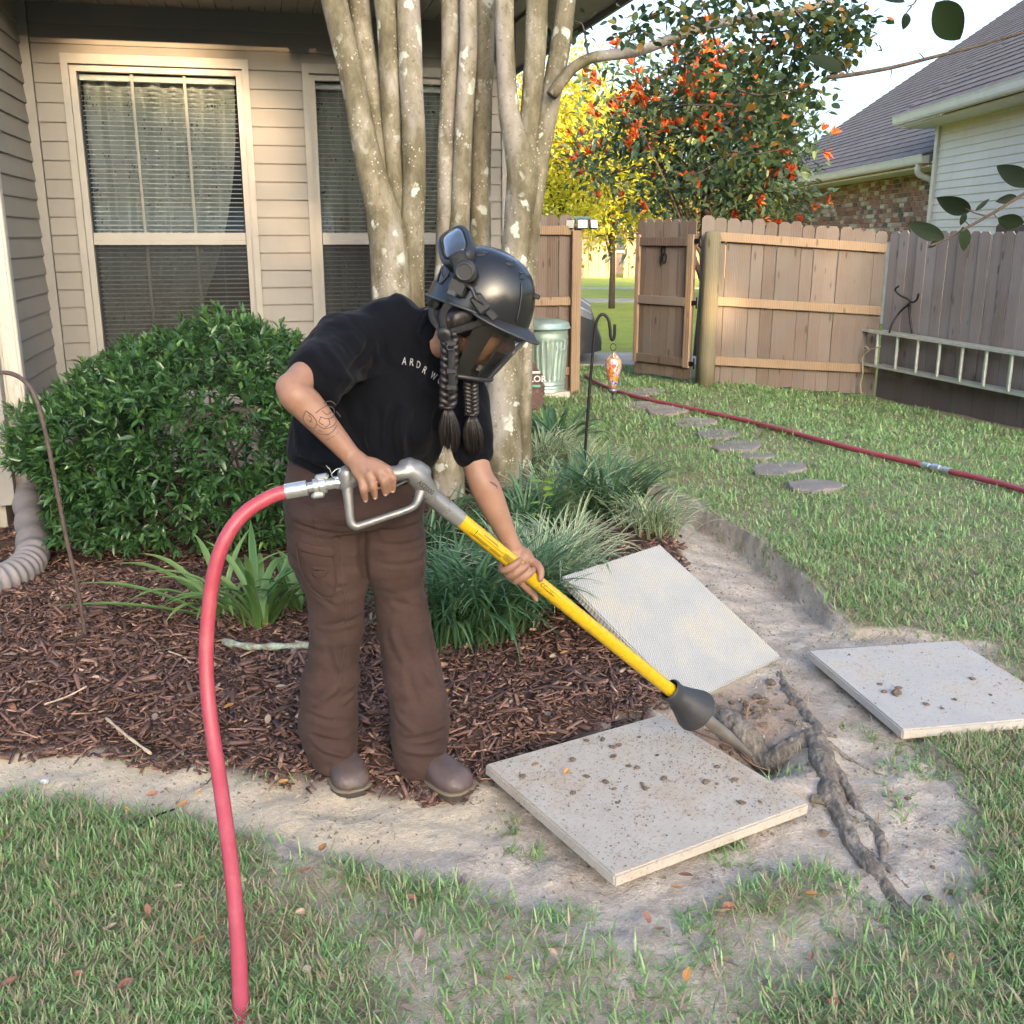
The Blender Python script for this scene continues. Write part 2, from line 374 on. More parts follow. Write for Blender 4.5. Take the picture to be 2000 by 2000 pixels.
def lawn_patch(n, box, Lr, Wr, dens, tuft=True, lm=1.02, straw=.2):
    x, y = scatter(n, *box, dens); m = len(x)
    # pull towards tufts
    tx = np.round(x/.07)*.07+.02*vnoise(x*31, y*31); ty = np.round(y/.07)*.07+.02*vnoise(x*29+5, y*29)
    if tuft:
        k = RNG.random(m)*.45; x = x+(tx-x)*k; y = y+(ty-y)*k
    z = terrv(x, y)-.004; L = RNG.uniform(*Lr, m)*(1+.35*fbm(x*4, y*4, 9., 2)); Wd = RNG.uniform(*Wr, m)
    lean = np.abs(RNG.normal(lm, .38, m)).clip(.1, 1.42); az = RNG.uniform(0, 2*math.pi, m)
    patch = .5+.5*fbm(x*1.6, y*1.6, 12., 3)
    rnd = np.clip(RNG.beta(2.2, 2.0, m)*.85+.12*patch+.08-.45*(RNG.random(m) < straw*(.5+1.0*(1-patch))), 0, 1)
    return blades(x, y, z, L, Wd, lean, az, rnd)
parts_ = []
def dnear(x, y): return (grass_density(x, y)*(.30+.95*smoothstep(-.35, .45, fbm(x*3.2, y*3.2, 6., 3)))).clip(0, 1)
parts_.append(lawn_patch(105000, (-1.5, 1.6, 1.55, 3.1), (.022, .055), (.0026, .0052), dnear))
parts_.append(lawn_patch(3200, (-1.3, 1.6, 1.55, 2.9), (.05, .085), (.004, .0065), dnear))
parts_.append(lawn_patch(46000, (1.0, 3.4, 2.2, 5.4), (.025, .06), (.0035, .006), dnear))
def dfar(x, y): return (grass_density(x, y)*(pinpoly(x, y, [(.2, 8.2), (.6, 6.8), (1.2, 4.8), (1.6, 3.9), (3.6, 3.9), (5.3, 7.6), (4.0, 11.6), (2.0, 11.9), (1.6, 13.0), (.6, 13.0), (.6, 10.9), (-.9, 10.6), (-.4, 8.0)])*.95+.0)*(.75+.5*smoothstep(-.3, .4, fbm(x*2, y*2, 6., 3)))).clip(0, 1)
parts_.append(lawn_patch(80000, (-.9, 4.9, 3.9, 8.0), (.035, .065), (.005, .008), dfar, lm=.95, straw=.1))
parts_.append(lawn_patch(46000, (-.9, 5.2, 8.0, 13.0), (.045, .08), (.008, .014), dfar, straw=.08))
# stray tufts on the bare soil
def dstray(x, y): return ((sdf(x, y, SOIL) < .05)*(sdf(x, y, BED) > .08)*(fbm(x*7, y*7, 15., 2) > .62)*(y < 3.6)).astype(float)
parts_.append(lawn_patch(26000, (-.6, 1.8, 1.9, 3.6), (.02, .05), (.003, .0055), dstray))
# dry thatch lying flat between the blades and straw strewn over the bare soil
def flat(n, box, Lr, Wr, dens, lo, hi):
    x, y = scatter(n, *box, dens); m = len(x)
    return blades(x, y, terrv(x, y)+RNG.uniform(.001, .006, m), RNG.uniform(*Lr, m), RNG.uniform(*Wr, m), RNG.uniform(1.35, 1.56, m), RNG.uniform(0, 6.28, m), RNG.uniform(lo, hi, m), .05)
parts_.append(flat(30000, (-1.5, 1.7, 1.55, 3.1), (.02, .055), (.002, .004), lambda x, y: grass_density(x, y).clip(0, 1), .0, .22))
parts_.append(flat(26000, (-1.5, 1.7, 1.55, 3.1), (.02, .05), (.002, .0045), lambda x, y: grass_density(x, y).clip(0, 1), .28, .8))
parts_.append(flat(14000, (1.0, 3.2, 2.4, 5.2), (.025, .06), (.003, .005), lambda x, y: grass_density(x, y).clip(0, 1), .0, .25))
def dlit(x, y): return ((sdf(x, y, BED) > 0)*(sdf(x, y, SOIL) < .1)*(.25+.75*(fbm(x*4, y*4, 44., 2) > .1))*(.35+.65*(sdf(x, y, SANDY) > .02))).astype(float)
parts_.append(flat(9500, (-1.6, 1.9, 1.9, 5.2), (.012, .045), (.0012, .003), dlit, .0, .2))
V_ = []; F_ = []; R_ = []; b_ = 0
for v, f, r in parts_:
    V_.append(v); F_.append(f+b_); R_.append(r); b_ += len(v)
g_o = mk('lawn_grass', np.concatenate(V_), np.concatenate(F_), M_grass, None, False, origin=(0, 0, 0), attrs={'rnd': ('POINT', np.concatenate(R_))})
tag(g_o, 'short green lawn grass with dry patches around the bare soil', 'grass'); g_o['kind'] = 'stuff'
# ------------------------------------------------------------------ mulch chips
M_mulch = NT('bark_mulch'); _t = M_mulch
M_mulch = _t.done(_t.bsdf(_t.ramp(_t.attr('rnd'), (0., (.05, .031, .025)), (.4, (.125, .07, .055)), (.7, (.225, .13, .10)), (.86, (.34, .215, .155)), (1., (.50, .355, .245))), .85, _t.bump(_t.noise(_t.wpos((60, 60, 60)), 6., 4.), .4, .004), spec=.3))
def chips(n, box, Lr, Wr, dens, zup=(0, .02)):
    x, y = scatter(n, *box, dens); m = len(x); z = terrv(x, y)+RNG.uniform(zup[0], zup[1], m)
    L = RNG.uniform(*Lr, m); Wd = RNG.uniform(*Wr, m); T = Wd*RNG.uniform(.15, .4, m)
    az = RNG.uniform(0, 2*math.pi, m)+.6; tl = RNG.normal(0, .32, m); rl = RNG.normal(0, .45, m)
    ca, sa, ct, st, cr, sr = np.cos(az), np.sin(az), np.cos(tl), np.sin(tl), np.cos(rl), np.sin(rl)
    ex = np.stack([ca*ct, sa*ct, st], 1); ey0 = np.stack([-sa, ca, 0*ca], 1); ez0 = np.cross(ex, ey0)
    ey = ey0*cr[:, None]+ez0*sr[:, None]; ez = np.cross(ex, ey); c = np.stack([x, y, z], 1)
    V = np.zeros((m, 8, 3)); k = 0
    for sx in (-1, 1):
        for sy, sz in ((-1, -1), (1, -1), (1, 1), (-1, 1)):
            jx = RNG.uniform(.75, 1.1, m); jy = RNG.uniform(.35, 1.1, m)
            V[:, k] = c+ex*(sx*L*jx/2)[:, None]+ey*(sy*Wd*jy/2)[:, None]+ez*(sz*T/2)[:, None]; k += 1
    b = np.arange(m)[:, None]*8
    F = np.concatenate([b+np.array([q]) for q in ((0, 1, 2, 3), (7, 6, 5, 4), (0, 4, 5, 1), (1, 5, 6, 2), (2, 6, 7, 3), (3, 7, 4, 0))], 0)
    return V.reshape(-1, 3), F, np.repeat(RNG.beta(2, 2.6, m), 8)
def dbed(x, y): return (sdf(x, y, BED)+.06*fbm(x*8, y*8, 21., 2) < .02).astype(float)
def dbedf(x, y): return (np.abs(sdf(x, y, BED)+.05) < .16)*(RNG.random(x.shape) < .35)*1.0
cs = [chips(30000, (-2.7, 1.1, 2.6, 4.6), (.018, .055), (.004, .014), dbed), chips(9000, (-3.0, 1.4, 4.4, 6.6), (.025, .06), (.008, .02), dbed),
      chips(2600, (-2.4, 1.1, 2.6, 4.4), (.05, .11), (.006, .02), dbed, (.008, .025)), chips(2000, (-1.8, 1.0, 2.4, 4.), (.015, .04), (.005, .012), dbedf)]
V_ = []; F_ = []; R_ = []; b_ = 0
for v, f, r in cs:
    V_.append(v); F_.append(f+b_); R_.append(r); b_ += len(v)
m_o = mk('bark_mulch', np.concatenate(V_), np.concatenate(F_), M_mulch, None, False, origin=(0, 0, 0), attrs={'rnd': ('POINT', np.concatenate(R_))})
tag(m_o, 'dark brown shredded bark mulch covering the planting bed', 'mulch'); m_o['kind'] = 'stuff'
# soil crumbs on the bare ground
def crumbs(n, box, sz, dens, zfun=None):
    x, y = scatter(n, *box, dens); m = len(x); z = terrv(x, y) if zfun is None else zfun(x, y)
    r = sz[0]+(sz[1]-sz[0])*RNG.random(m)**3; o = np.array([[1, 0, -.2], [-.5, .87, -.2], [-.5, -.87, -.2], [.2, .1, .8]])
    a = RNG.uniform(0, 6.28, m); ca, sa = np.cos(a), np.sin(a); V = np.zeros((m, 4, 3))
    for k in range(4):
        j = RNG.uniform(.6, 1.3, m)*r
        V[:, k, 0] = x+(o[k, 0]*ca-o[k, 1]*sa)*j; V[:, k, 1] = y+(o[k, 0]*sa+o[k, 1]*ca)*j; V[:, k, 2] = z+o[k, 2]*j
    b = np.arange(m)[:, None]*4
    F = np.concatenate([b+np.array([q]) for q in ((0, 1, 3), (1, 2, 3), (2, 0, 3))], 0)
    return V.reshape(-1, 3), F, np.repeat(RNG.random(m), 4)
_t = NT('soil_crumb'); M_crumb = _t.done(_t.bsdf(_t.ramp(_t.attr('rnd'), (0., (.15, .115, .085)), (.5, (.29, .235, .18)), (1., (.48, .40, .32))), .95, spec=.2))
def dsoil(x, y): return ((sdf(x, y, SOIL) < .02)*(sdf(x, y, BED) > -.02)*(.25+.75*(fbm(x*5, y*5, 30., 3) > 0))).astype(float)
v, f, r = crumbs(42000, (-1.7, 2.0, 1.9, 5.5), (.0012, .010), dsoil)
c_o = mk('soil_crumbs', v, f, M_crumb, None, False, origin=(0, 0, 0), attrs={'rnd': ('POINT', r)})
tag(c_o, 'loose crumbs of dry soil scattered over the bare ground', 'soil'); c_o['kind'] = 'stuff'
# ================================================================== OWN HOUSE (beige siding)
_a = math.atan2(.228, .974); HU = Vector((math.cos(_a), math.sin(_a), 0)); HN = Vector((HU.y, -HU.x, 0)); HC = Vector((-3.05, 6.85, 0))
HROT = Matrix.Rotation(_a, 3, 'Z')
def HP(t, z, out=0.0): return HC+HU*t+HN*out+Vector((0, 0, z))
def wallmat(name, c, rnd=.03):
    t = NT(name); p = t.wpos(); col = t.ramp(t.noise(p, 1.5, 4.), (.3, tuple(x*.93 for x in c)), (.7, tuple(min(1, x*1.05) for x in c)))
    grime = t.ramp(t.noise(t.wpos((3., 3., .6)), 3., 5., .7), (.5, 0.), (.8, .22)); col = t.mix(grime, col, tuple(x*.62 for x in c))
    col = t.hsv(col, v=varmap(t, 1-rnd, 1+rnd, t.rnd()))
    return t.done(t.bsdf(col, .55, t.bump(t.noise(t.wpos((14, 14, 90)), 8., 3.), .06, .003), spec=.35))
M_siding = wallmat('beige_vinyl_siding', (.20, .19, .174)); M_trim = simple('beige_trim_paint', (.25, .24, .22), .5, var=.06, bump=.03)
M_soffit = simple('taupe_soffit', (.31, .28, .24), .6, var=.08); M_wallback = simple('wall_sheathing', (.14, .12, .10), .9)
M_roofsh = simple('roof_shingle_brown', (.14, .115, .10), .95, var=.3, scale=20, bump=.4)
house = thing('beige_house', 'beige lap-sided house wall with two tall windows behind the tree', 'house', HP(1.5, 0))
def obox(name, t0, t1, z0, z1, o0, o1, mat, parent, bev=0.0):
    c = HP((t0+t1)/2, (z0+z1)/2, (o0+o1)/2); m = MB().box((0, 0, 0), (t1-t0, o1-o0, z1-z0), HROT, bev)
    return mk(name, np.array(m.V)+np.array(c), m.F, mat, parent)
RIGHT = 3.13
wall = obox('wall', -.05, RIGHT, .0, 3.05, -.16, -.012, M_wallback, house)
# cut openings are framed by window boxes: the wall is split into panels so that the rooms show
bpy.data.objects.remove(wall, do_unlink=True)
W1 = (.27, 1.345, .52, 2.655); W2 = (1.745, 2.82, .52, 2.645)
def wall_mesh():
    m = MB()
    for t0, t1, z0, z1 in ((-.05, W1[0], 0, 3.05), (W1[1], W2[0], 0, 3.05), (W2[1], RIGHT, 0, 3.05), (W1[0], W1[1], 0, W1[2]), (W1[0], W1[1], W1[3], 3.05), (W2[0], W2[1], 0, W2[2]), (W2[0], W2[1], W2[3], 3.05)):
        m.box(HP((t0+t1)/2, (z0+z1)/2, -.086), (t1-t0, .148, z1-z0), HROT)
    return m
wall = wall_mesh().build('wall', M_wallback, house)
_bc = {}
def board_mesh(L, rev=.115):
    L = round(L, 3)
    if (L, rev) not in _bc:
        me = bpy.data.meshes.new('siding_board'); h = L/2
        pr = [(.004, rev+.012), (.006, rev+.006), (.020, .006), (.019, 0), (-.006, 0), (-.008, rev+.012)]
        V = [(s*h, -o, z) for s in (-1, 1) for o, z in pr]; n = len(pr)
        F = [tuple(range(n)), tuple(range(2*n-1, n-1, -1))]+[(i, i+n, (i+1) % n+n, (i+1) % n) for i in range(n)]
        me.from_pydata(V, [], F); me.update(); me.materials.append(M_siding); _bc[(L, rev)] = me
    return _bc[(L, rev)]
ZB = [2.8717-.115*k for k in range(23)]
for z in ZB:
    segs = [(.075, RIGHT-.07)] if z > 2.60 else [(.075, W1[0]-.03), (W1[1]+.03, W2[0]-.03), (W2[1]+.03, RIGHT-.07)]
    if z > 2.60 and z < 2.66: segs = [(.075, W1[0]-.03), (W1[1]+.03, W2[0]-.03), (W2[1]+.03, RIGHT-.07)]
    for a, b in segs:
        inst('siding_board', board_mesh(b-a), HP((a+b)/2, z), wall, (0, 0, _a))
for q in (W1, W2): inst('siding_board', board_mesh(q[1]-q[0]+.06, .054), HP((q[0]+q[1])/2, q[3]+.047), wall, (0, 0, _a))
obox('frieze_board', .06, RIGHT, 2.99, 3.06, -.01, .022, M_trim, house)
obox('corner_trim', .0, .07, .2, 3.05, -.01, .034, M_trim, house)
obox('corner_trim', RIGHT-.075, RIGHT+.02, .2, 3.05, -.02, .034, M_trim, house)
# right end wall
endw = obox('wall', RIGHT-.14, RIGHT, .0, 3.05, -9., -.165, M_wallback, house)
for z in ZB:
    inst('siding_board', board_mesh(6.0), HP(RIGHT, z, -3.1), endw, (0, 0, _a+math.pi/2))
# windows -------------------------------------------------------------
M_vinyl = simple('window_vinyl', (.26, .25, .23), .45, var=.05)
_t = NT('window_glass'); _g = _t.n('ShaderNodeBsdfGlossy', Color=(.95, .97, 1.), Roughness=.02).outputs[0]
_tr = _t.n('ShaderNodeBsdfTransparent', Color=(.84, .87, .87)).outputs[0]; _fr = _t.n('ShaderNodeFresnel', IOR=1.5).outputs[0]
M_glass = _t.done(_t.n('ShaderNodeMixShader', Fac=_t.math('MULTIPLY_ADD', _fr, 1.2, .03), i1=_tr, i2=_g).outputs[0])
_t = NT('insect_screen'); _w = _t.coord('Object'); 
M_screen = _t.done(_t.n('ShaderNodeMixShader', Fac=.30, i1=_t.n('ShaderNodeBsdfTransparent').outputs[0], i2=_t.bsdf((.015, .016, .018), .7)).outputs[0])
M_slat = simple('white_blind_slat', (.74, .74, .72), .5, var=.05)
def lace():
    t = NT('lace_curtain'); v = t.coord('Object', (1, 1, 1)); vo = t.n('ShaderNodeTexVoronoi', Vector=v, Scale=34.).outputs[0]
    n = t.noise(v, 11., 4.); f = t.math('ADD', t.math('MULTIPLY', vo, .9), t.math('MULTIPLY', n, .9)); a = t.ramp(f, (.42, .05), (.66, .85))
    b = t.bsdf((.48, .50, .49), .9); tr = t.n('ShaderNodeBsdfTransparent').outputs[0]
    return t.done(t.n('ShaderNodeMixShader', Fac=a, i1=tr, i2=b).outputs[0])
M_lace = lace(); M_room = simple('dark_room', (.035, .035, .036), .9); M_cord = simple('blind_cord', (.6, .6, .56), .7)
slat_me = None
def window(spec, first):
    global slat_me
    t0, t1, z0, z1 = spec; zm = 1.587; tm = (t0+t1)/2
    w_ = mk('window', *(lambda m: (m.V, m.F))(MB()), None) if False else None
    m = MB()   # casing: outer flange and jamb
    for a, b, c, d in ((t0-.030, t0+.012, z0-.045, z1+.045), (t1-.012, t1+.030, z0-.045, z1+.045)):
        m.box(HP((a+b)/2, (c+d)/2, .017), (b-a, .046, d-c), HROT)
    for c, d in ((z1-.012, z1+.045), (z0-.045, z0+.012)): m.box(HP(tm, (c+d)/2, .0165), (t1-t0-.024, .045, d-c), HROT)
    win = m.build('window', M_trim, house)
    m = MB()
    for a in (t0+.012, t1-.052): m.box(HP(a+.02, (z0+z1)/2, -.02), (.04, .05, z1-z0-.02), HROT)
    m.box(HP(tm, z1-.032, -.0195), (t1-t0-.104, .049, .04), HROT); m.box(HP(tm, z0+.032, -.0195), (t1-t0-.104, .049, .04), HROT)
    m.build('frame', M_vinyl, win)
    a, b = t0+.055, t1-.055
    m = MB(); m.box(HP(tm, zm+.012, -.028), (b-a-.002, .042, .05), HROT); m.build('meeting_rail', M_vinyl, win)
    m = MB(); m.box(HP(tm, zm-.027, -.012), (b-a-.002, .05, .026), HROT); m.build('meeting_rail', M_vinyl, win)
    for f in (.334, .667):
        tt = a+(b-a)*f
        for c, d, o in ((zm+.038, z1-.054, -.033), (z0+.054, zm-.041, -.045)):
            MB().box(HP(tt, (c+d)/2, o), (.018, .012, d-c), HROT).build('mullion', M_vinyl, win)
    for c, d, o in ((zm+.038, z1-.054, -.026), (z0+.054, zm-.041, -.038)):
        MB().box(HP(tm, (c+d)/2, o), (b-a-.004, .004, d-c-.002), HROT).build('pane', M_glass, win)
    MB().box(HP(tm, (z0+.054+zm-.041)/2, -.006), (b-a-.004, .0015, zm-.041-z0-.056), HROT).build('insect_screen', M_screen, win)
    # blinds
    if slat_me is None:
        L = t1-t0-.12; me = bpy.data.meshes.new('blind_slat'); V = []
        for sx in (-1, 1):
            for yy, zz in ((-.0125, -.0028), (0, .0004), (.0125, .0026)): V += [(sx*L/2, yy, zz), (sx*L/2, yy, zz+.0012)]
        F = [(0, 6, 8, 2), (2, 8, 10, 4), (1, 3, 9, 7), (3, 5, 11, 9), (0, 1, 7, 6), (4, 10, 11, 5), (0, 2, 3, 1), (2, 4, 5, 3), (6, 7, 9, 8), (8, 9, 11, 10)]
        me.from_pydata(V, [], F); me.update(); me.materials.append(M_slat); slat_me = me
    z = z0+.06; k = 0
    while z < z1-.10:
        inst('blind_slat', slat_me, HP(tm, z, -.085), win, (random.uniform(-.04, .04), random.uniform(-.0015, .0015), _a)); z += .0295; k += 1
    obox('blind_head_rail', t0+.06, t1-.06, z1-.095, z1-.058, -.105, -.065, M_slat, win)
    for f in (.16, .5, .84):
        tt = a+(b-a)*f; MB().tube([HP(tt, z0+.06, -.07), HP(tt, z1-.06, -.07)], .0013, 4).build('blind_cord', M_cord, win)
    return win
w1 = window(W1, True); w2 = window(W2, False)
def curtain(win, spec, tie):
    """pleated lace gathered to one side: the free edge sweeps from the top to a tie-back"""
    t0, t1, z0, z1 = spec; n = 90; rows = 30; V = []; F = []
    for j in range(rows):
        z = z1-.08-(z1-z0-.12)*j/(rows-1); f = j/(rows-1)
        if tie > 0: w_end = lerp(t1-.07, t0+.42, min(1, (f*1.05)**2.2)) if f < .82 else lerp(t0+.42, t0+.5, (f-.82)/.18)
        else: w_end = t1-.07
        for i in range(n):
            s = i/(n-1); tt = lerp(t0+.06, w_end, s); am = .03+.012*f
            V.append(tuple(HP(tt, z, -.17+am*math.sin(s*46+.6*math.sin(f*3+s*9))+.01*math.sin(s*17))))
    for j in range(rows-1):
        for i in range(n-1): q = j*n+i; F.append((q, q+1, q+1+n, q+n))
    o = mk('lace_curtain', V, F, M_lace, win, True); return o
curtain(w1, W1, 1); curtain(w2, W2, 1)
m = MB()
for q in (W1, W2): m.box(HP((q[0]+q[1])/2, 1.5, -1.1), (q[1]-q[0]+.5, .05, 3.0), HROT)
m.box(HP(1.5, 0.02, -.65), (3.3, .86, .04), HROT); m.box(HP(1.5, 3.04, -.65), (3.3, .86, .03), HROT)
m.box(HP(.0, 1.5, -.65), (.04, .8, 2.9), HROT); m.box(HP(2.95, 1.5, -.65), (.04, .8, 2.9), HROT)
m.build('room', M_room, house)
# bump-out on the left ---------------------------------------------------
LDIR = -HN   # direction going away from the camera
NC = Vector((-2.72, 5.45, 0)); 
def LP(s, z, out=0.0): return NC+LDIR*s+HU*out+Vector((0, 0, z))
lw = MB().box(LP(.72, 1.62, -.09), (.14, 1.44, 2.86), HROT).build('wall', M_wallback, house)
for z in ZB: inst('siding_board', board_mesh(1.36), LP(.74, z-.012, 0), lw, (0, 0, _a+math.pi/2))
fw = MB().box(NC-HU*.8+Vector((0, 0, 1.625))+HN*.02, (1.56, .12, 2.85), HROT).build('wall', M_wallback, house)
for z in ZB: inst('siding_board', board_mesh(1.5), NC-HU*.8+HN*.083+Vector((0, 0, z-.02)), fw, (0, 0, _a))
MB().box(NC+HU*-.03+HN*.05+Vector((0, 0, 1.63)), (.09, .11, 2.86), HROT).build('corner_trim', M_trim, house)
MB().box(NC-HU*.6+LDIR*.4+Vector((0, 0, .1)), (1.1, .9, .2), HROT).build('foundation', simple('foundation_concrete', (.30, .28, .23), .95, bump=.4, scale=12), house)
MB().box(HP(1.55, .1, -.09), (3.1, .17, .2), HROT).build('foundation', bpy.data.materials['foundation_concrete'], house)
# downspout
def spoutmat():
    t = NT('downspout_paint'); p = t.coord('Object'); z = t.n('ShaderNodeSeparateXYZ', Vector=p).outputs[2]
    n = t.noise(t.wpos((20, 20, 5)), 3., 5., .7); low = t.n('ShaderNodeMapRange', Value=z, i1=.75, i2=.1).outputs[0]
    d = t.ramp(t.math('ADD', t.math('MULTIPLY', low, .45), n), (.55, 0.), (.85, .75)); return t.done(t.bsdf(t.mix(d, (.42, .40, .35), (.18, .155, .10)), .45, spec=.4))
SP = Vector((-2.655, 5.46, 0))
def spout():
    m = MB(); w_, d_ = .105, .075; prof = []
    for i in range(24):
        a = 2*math.pi*i/24; x = math.copysign(abs(math.cos(a))**.35, math.cos(a))*w_/2; y = math.copysign(abs(math.sin(a))**.35, math.sin(a))*d_/2
        rib = 1-.10*max(0, math.cos(6*a)); prof.append((x*rib, y*rib))
    zz = [.20, .5, .505, .51, .52, 1.2, 3.0]; rings = []
    for k, z in enumerate(zz):
        s = 1.06 if z < .505 else 1.0
        rings.append([tuple(SP+HROT @ Vector((x*s, y*s, z))) for x, y in prof])
    return m.loft(rings)
spout().build('downspout', spoutmat(), house, auto=rad(30))
# eaves and roof
EZ = 2.985; OV = .48; OVF = 1.06
obox('soffit', -.1, RIGHT+OV, EZ+.03, EZ+.06, -.02, OVF, M_soffit, house)
sb_me = bpy.data.meshes.new('soffit_board'); _m = MB().box((0, 0, 0), (OV-.03, .094, .012)); sb_me.from_pydata(_m.V, [], _m.F); sb_me.update(); sb_me.materials.append(M_soffit)
for k in range(40): inst('soffit_board', sb_me, HP(RIGHT+.02+(OV-.03)/2, EZ+.012, OVF-.06-.1*k), house, (0, 0, _a))
fs_me = bpy.data.meshes.new('soffit_board'); _m = MB().box((0, 0, 0), (.094, OVF-.05, .012)); fs_me.from_pydata(_m.V, [], _m.F); fs_me.update(); fs_me.materials.append(M_soffit)
for k in range(31): inst('soffit_board', fs_me, HP(.05+.1*k, EZ+.012, OVF/2), house, (0, 0, _a))
obox('fascia', -.1, RIGHT+OV+.02, EZ-.03, EZ+.17, OVF+.002, OVF+.024, M_trim, house)
obox('fascia', RIGHT+OV, RIGHT+OV+.022, EZ-.03, EZ+.17, -9.0, OVF, M_trim, house)
def roof_mesh():
    m = MB(); e = .05; z0 = EZ+.175; p = [HP(-3, z0, OVF+e), HP(RIGHT+OV+e, z0, OVF+e), HP(RIGHT+OV+e, z0, -9), HP(-3, z0, -9)]
    r0 = HP(-3, z0+2.3, -4.2); r1 = HP(RIGHT-4.2, z0+2.3, -4.2)
    V = p+[r0, r1]; V2 = [v-Vector((0, 0, .04)) for v in p]
    return m.add(V+V2, [(0, 1, 5, 4), (1, 2, 5), (2, 3, 4, 5), (9, 8, 7, 6), (0, 6, 7, 1), (1, 7, 8, 2), (2, 8, 9, 3), (3, 9, 6, 0, 4)])
roof_mesh().build('roof', M_roofsh, house)
# small black camera under the eave
M_blk = simple('black_plastic', (.012, .012, .013), .4, var=.1)
cm = thing('security_light', 'small black lamp fixed under the side eave of the house', 'lamp', W(1028, 82, 7.4)); cp = W(1028, 68, 7.4)
MB().lathe([(.0, -.07), (.035, -.066), (.04, -.03), (.04, .03), (.032, .045), (0, .047)], cp, 16).build('lamp_body', M_blk, cm, True)
MB().box(cp+Vector((0, 0, .07)), (.025, .025, .09)).build('bracket', M_blk, cm)
# corrugated drain pipe
M_drain = simple('grey_corrugated_plastic', (.19, .17, .165), .6, var=.2, scale=8)
pth = spline([SP+Vector((0, 0, .34)), SP+Vector((.0, -.02, .24)), G(62, 1035, .13), G(44, 1072, .10), G(12, 1092, .09), G(-40, 1108, .08), G(-120, 1125, .07)], 150)
rr = []
for k in range(150):
    f = k/149; base = .062+.012*smoothstep(0, .1, f); rr.append(float(base + (.0055*math.copysign(abs(math.sin(k*.85))**.6, math.sin(k*.85)) if f > .17 else 0)))
dp = MB().tube([Vector(p) for p in pth], rr, 20).build('drain_pipe', M_drain, None, True); tag(dp, 'grey corrugated drain pipe bending away from the house downspout', 'pipe')
# ================================================================== FENCES, GATE, NEIGHBOUR, BACKGROUND
def woodmat(name, c, grey, g=.5, foot_dark=0.0, sat=1.0):
    t = NT(name); o = t.coord('Object', (1, 1, .12)); r = t.rnd()
    off = t.n('ShaderNodeVectorMath', _operation='ADD', i0=o, i1=t.n('ShaderNodeCombineXYZ', X=t.math('MULTIPLY', r, 37.), Y=t.math('MULTIPLY', r, 19.)).outputs[0]).outputs[0]
    gr = t.n('ShaderNodeTexWave', Vector=off, Scale=16., Distortion=6., Detail=3., i4=1.2).outputs[1]
    n = t.noise(off, 9., 6., .65); big = t.noise(t.wpos(), 2.2, 3.)
    col = t.mix(t.ramp(t.math('ADD', t.math('MULTIPLY', gr, .35), t.math('MULTIPLY', n, .65)), (.3, .0), (.7, 1.)), tuple(x*.72 for x in c), tuple(x*1.15 for x in c))
    col = t.mix(t.math('MULTIPLY', t.ramp(t.math('ADD', big, t.math('MULTIPLY', r, .35)), (.45, 0.), (.85, 1.)), g), col, grey)
    kn = t.n('ShaderNodeTexVoronoi', Vector=t.n('ShaderNodeVectorMath', _operation='MULTIPLY', i0=off, i1=(9., 9., 22.)).outputs[0], Scale=1.).outputs[0]
    col = t.mix(t.ramp(kn, (.09, .8), (.16, 0.)), col, tuple(x*.45 for x in c))
    col = t.hsv(col, sat=sat, v=varmap(t, .84, 1.14, r))
    if foot_dark:
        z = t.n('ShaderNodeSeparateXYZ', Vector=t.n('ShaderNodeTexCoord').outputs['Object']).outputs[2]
        dm = t.ramp(t.math('ADD', z, t.math('MULTIPLY', t.noise(t.wpos(), 3., 3.), .35)), (.42, foot_dark), (.62, 0.)); col = t.mix(dm, col, (.075, .062, .055))  # boards darker towards the bottom, with an uneven upper edge
    return t.done(t.bsdf(col, .85, t.bump(t.math('ADD', gr, n), .25, .003), spec=.25))
M_pick = woodmat('weathered_cedar', (.16, .118, .094), (.165, .145, .128), .8)
M_pickr = woodmat('weathered_cedar_grey', (.225, .19, .165), (.25, .23, .218), .9, foot_dark=.8)
M_rail = woodmat('pine_rail', (.26, .18, .115), (.23, .175, .125), .4)
M_postw = woodmat('mossy_post', (.165, .14, .085), (.15, .142, .10), .6)
M_dark = woodmat('dark_fence', (.07, .06, .055), (.10, .09, .085), .5)
M_metal = simple('dark_iron', (.02, .02, .021), .45, metal=.6)
_pk = {}
def picket(h, w_=.138, t_=.018, mat=None):
    k = (round(h, 2), w_, mat.name)
    if k not in _pk:
        e = .032; a = w_/2; pts = [(-a, 0), (a, 0), (a, h-e), (a-e, h), (-a+e, h), (-a, h-e)]; n = 6; b = .0
        V = [(x, -t_/2, z) for x, z in pts]+[(x, t_/2, z) for x, z in pts]
        F = [tuple(range(n)), tuple(range(2*n-1, n-1, -1))]+[(i, i+n, (i+1) % n+n, (i+1) % n) for i in range(n)]
        me = bpy.data.meshes.new('picket'); me.from_pydata(V, [], F); me.update(); me.materials.append(mat); _pk[k] = me
    return _pk[k]
def run(fence, A, B, h, mat, pitch=.142, side=0.0, zoff=.03, jit=.012, w_=.138):
    A = Vector(A); B = Vector(B); d = (B-A); n = max(1, int(round(Vector((d.x, d.y)).length/pitch))); ang = math.atan2(d.y, d.x)
    nn = Vector((d.y, -d.x, 0)).normalized()
    for k in range(n):
        p = A+d*((k+.5)/n); p = Vector((p.x, p.y, p.z+zoff+random.uniform(-jit, jit)))+nn*(side+random.uniform(-.002, .002))
        inst('picket', picket(h, w_, .018, mat), p, fence, (random.uniform(-.004, .004), random.uniform(-.006, .006), ang+random.uniform(-.012, .012)), (d.length/n/pitch, 1, 1))
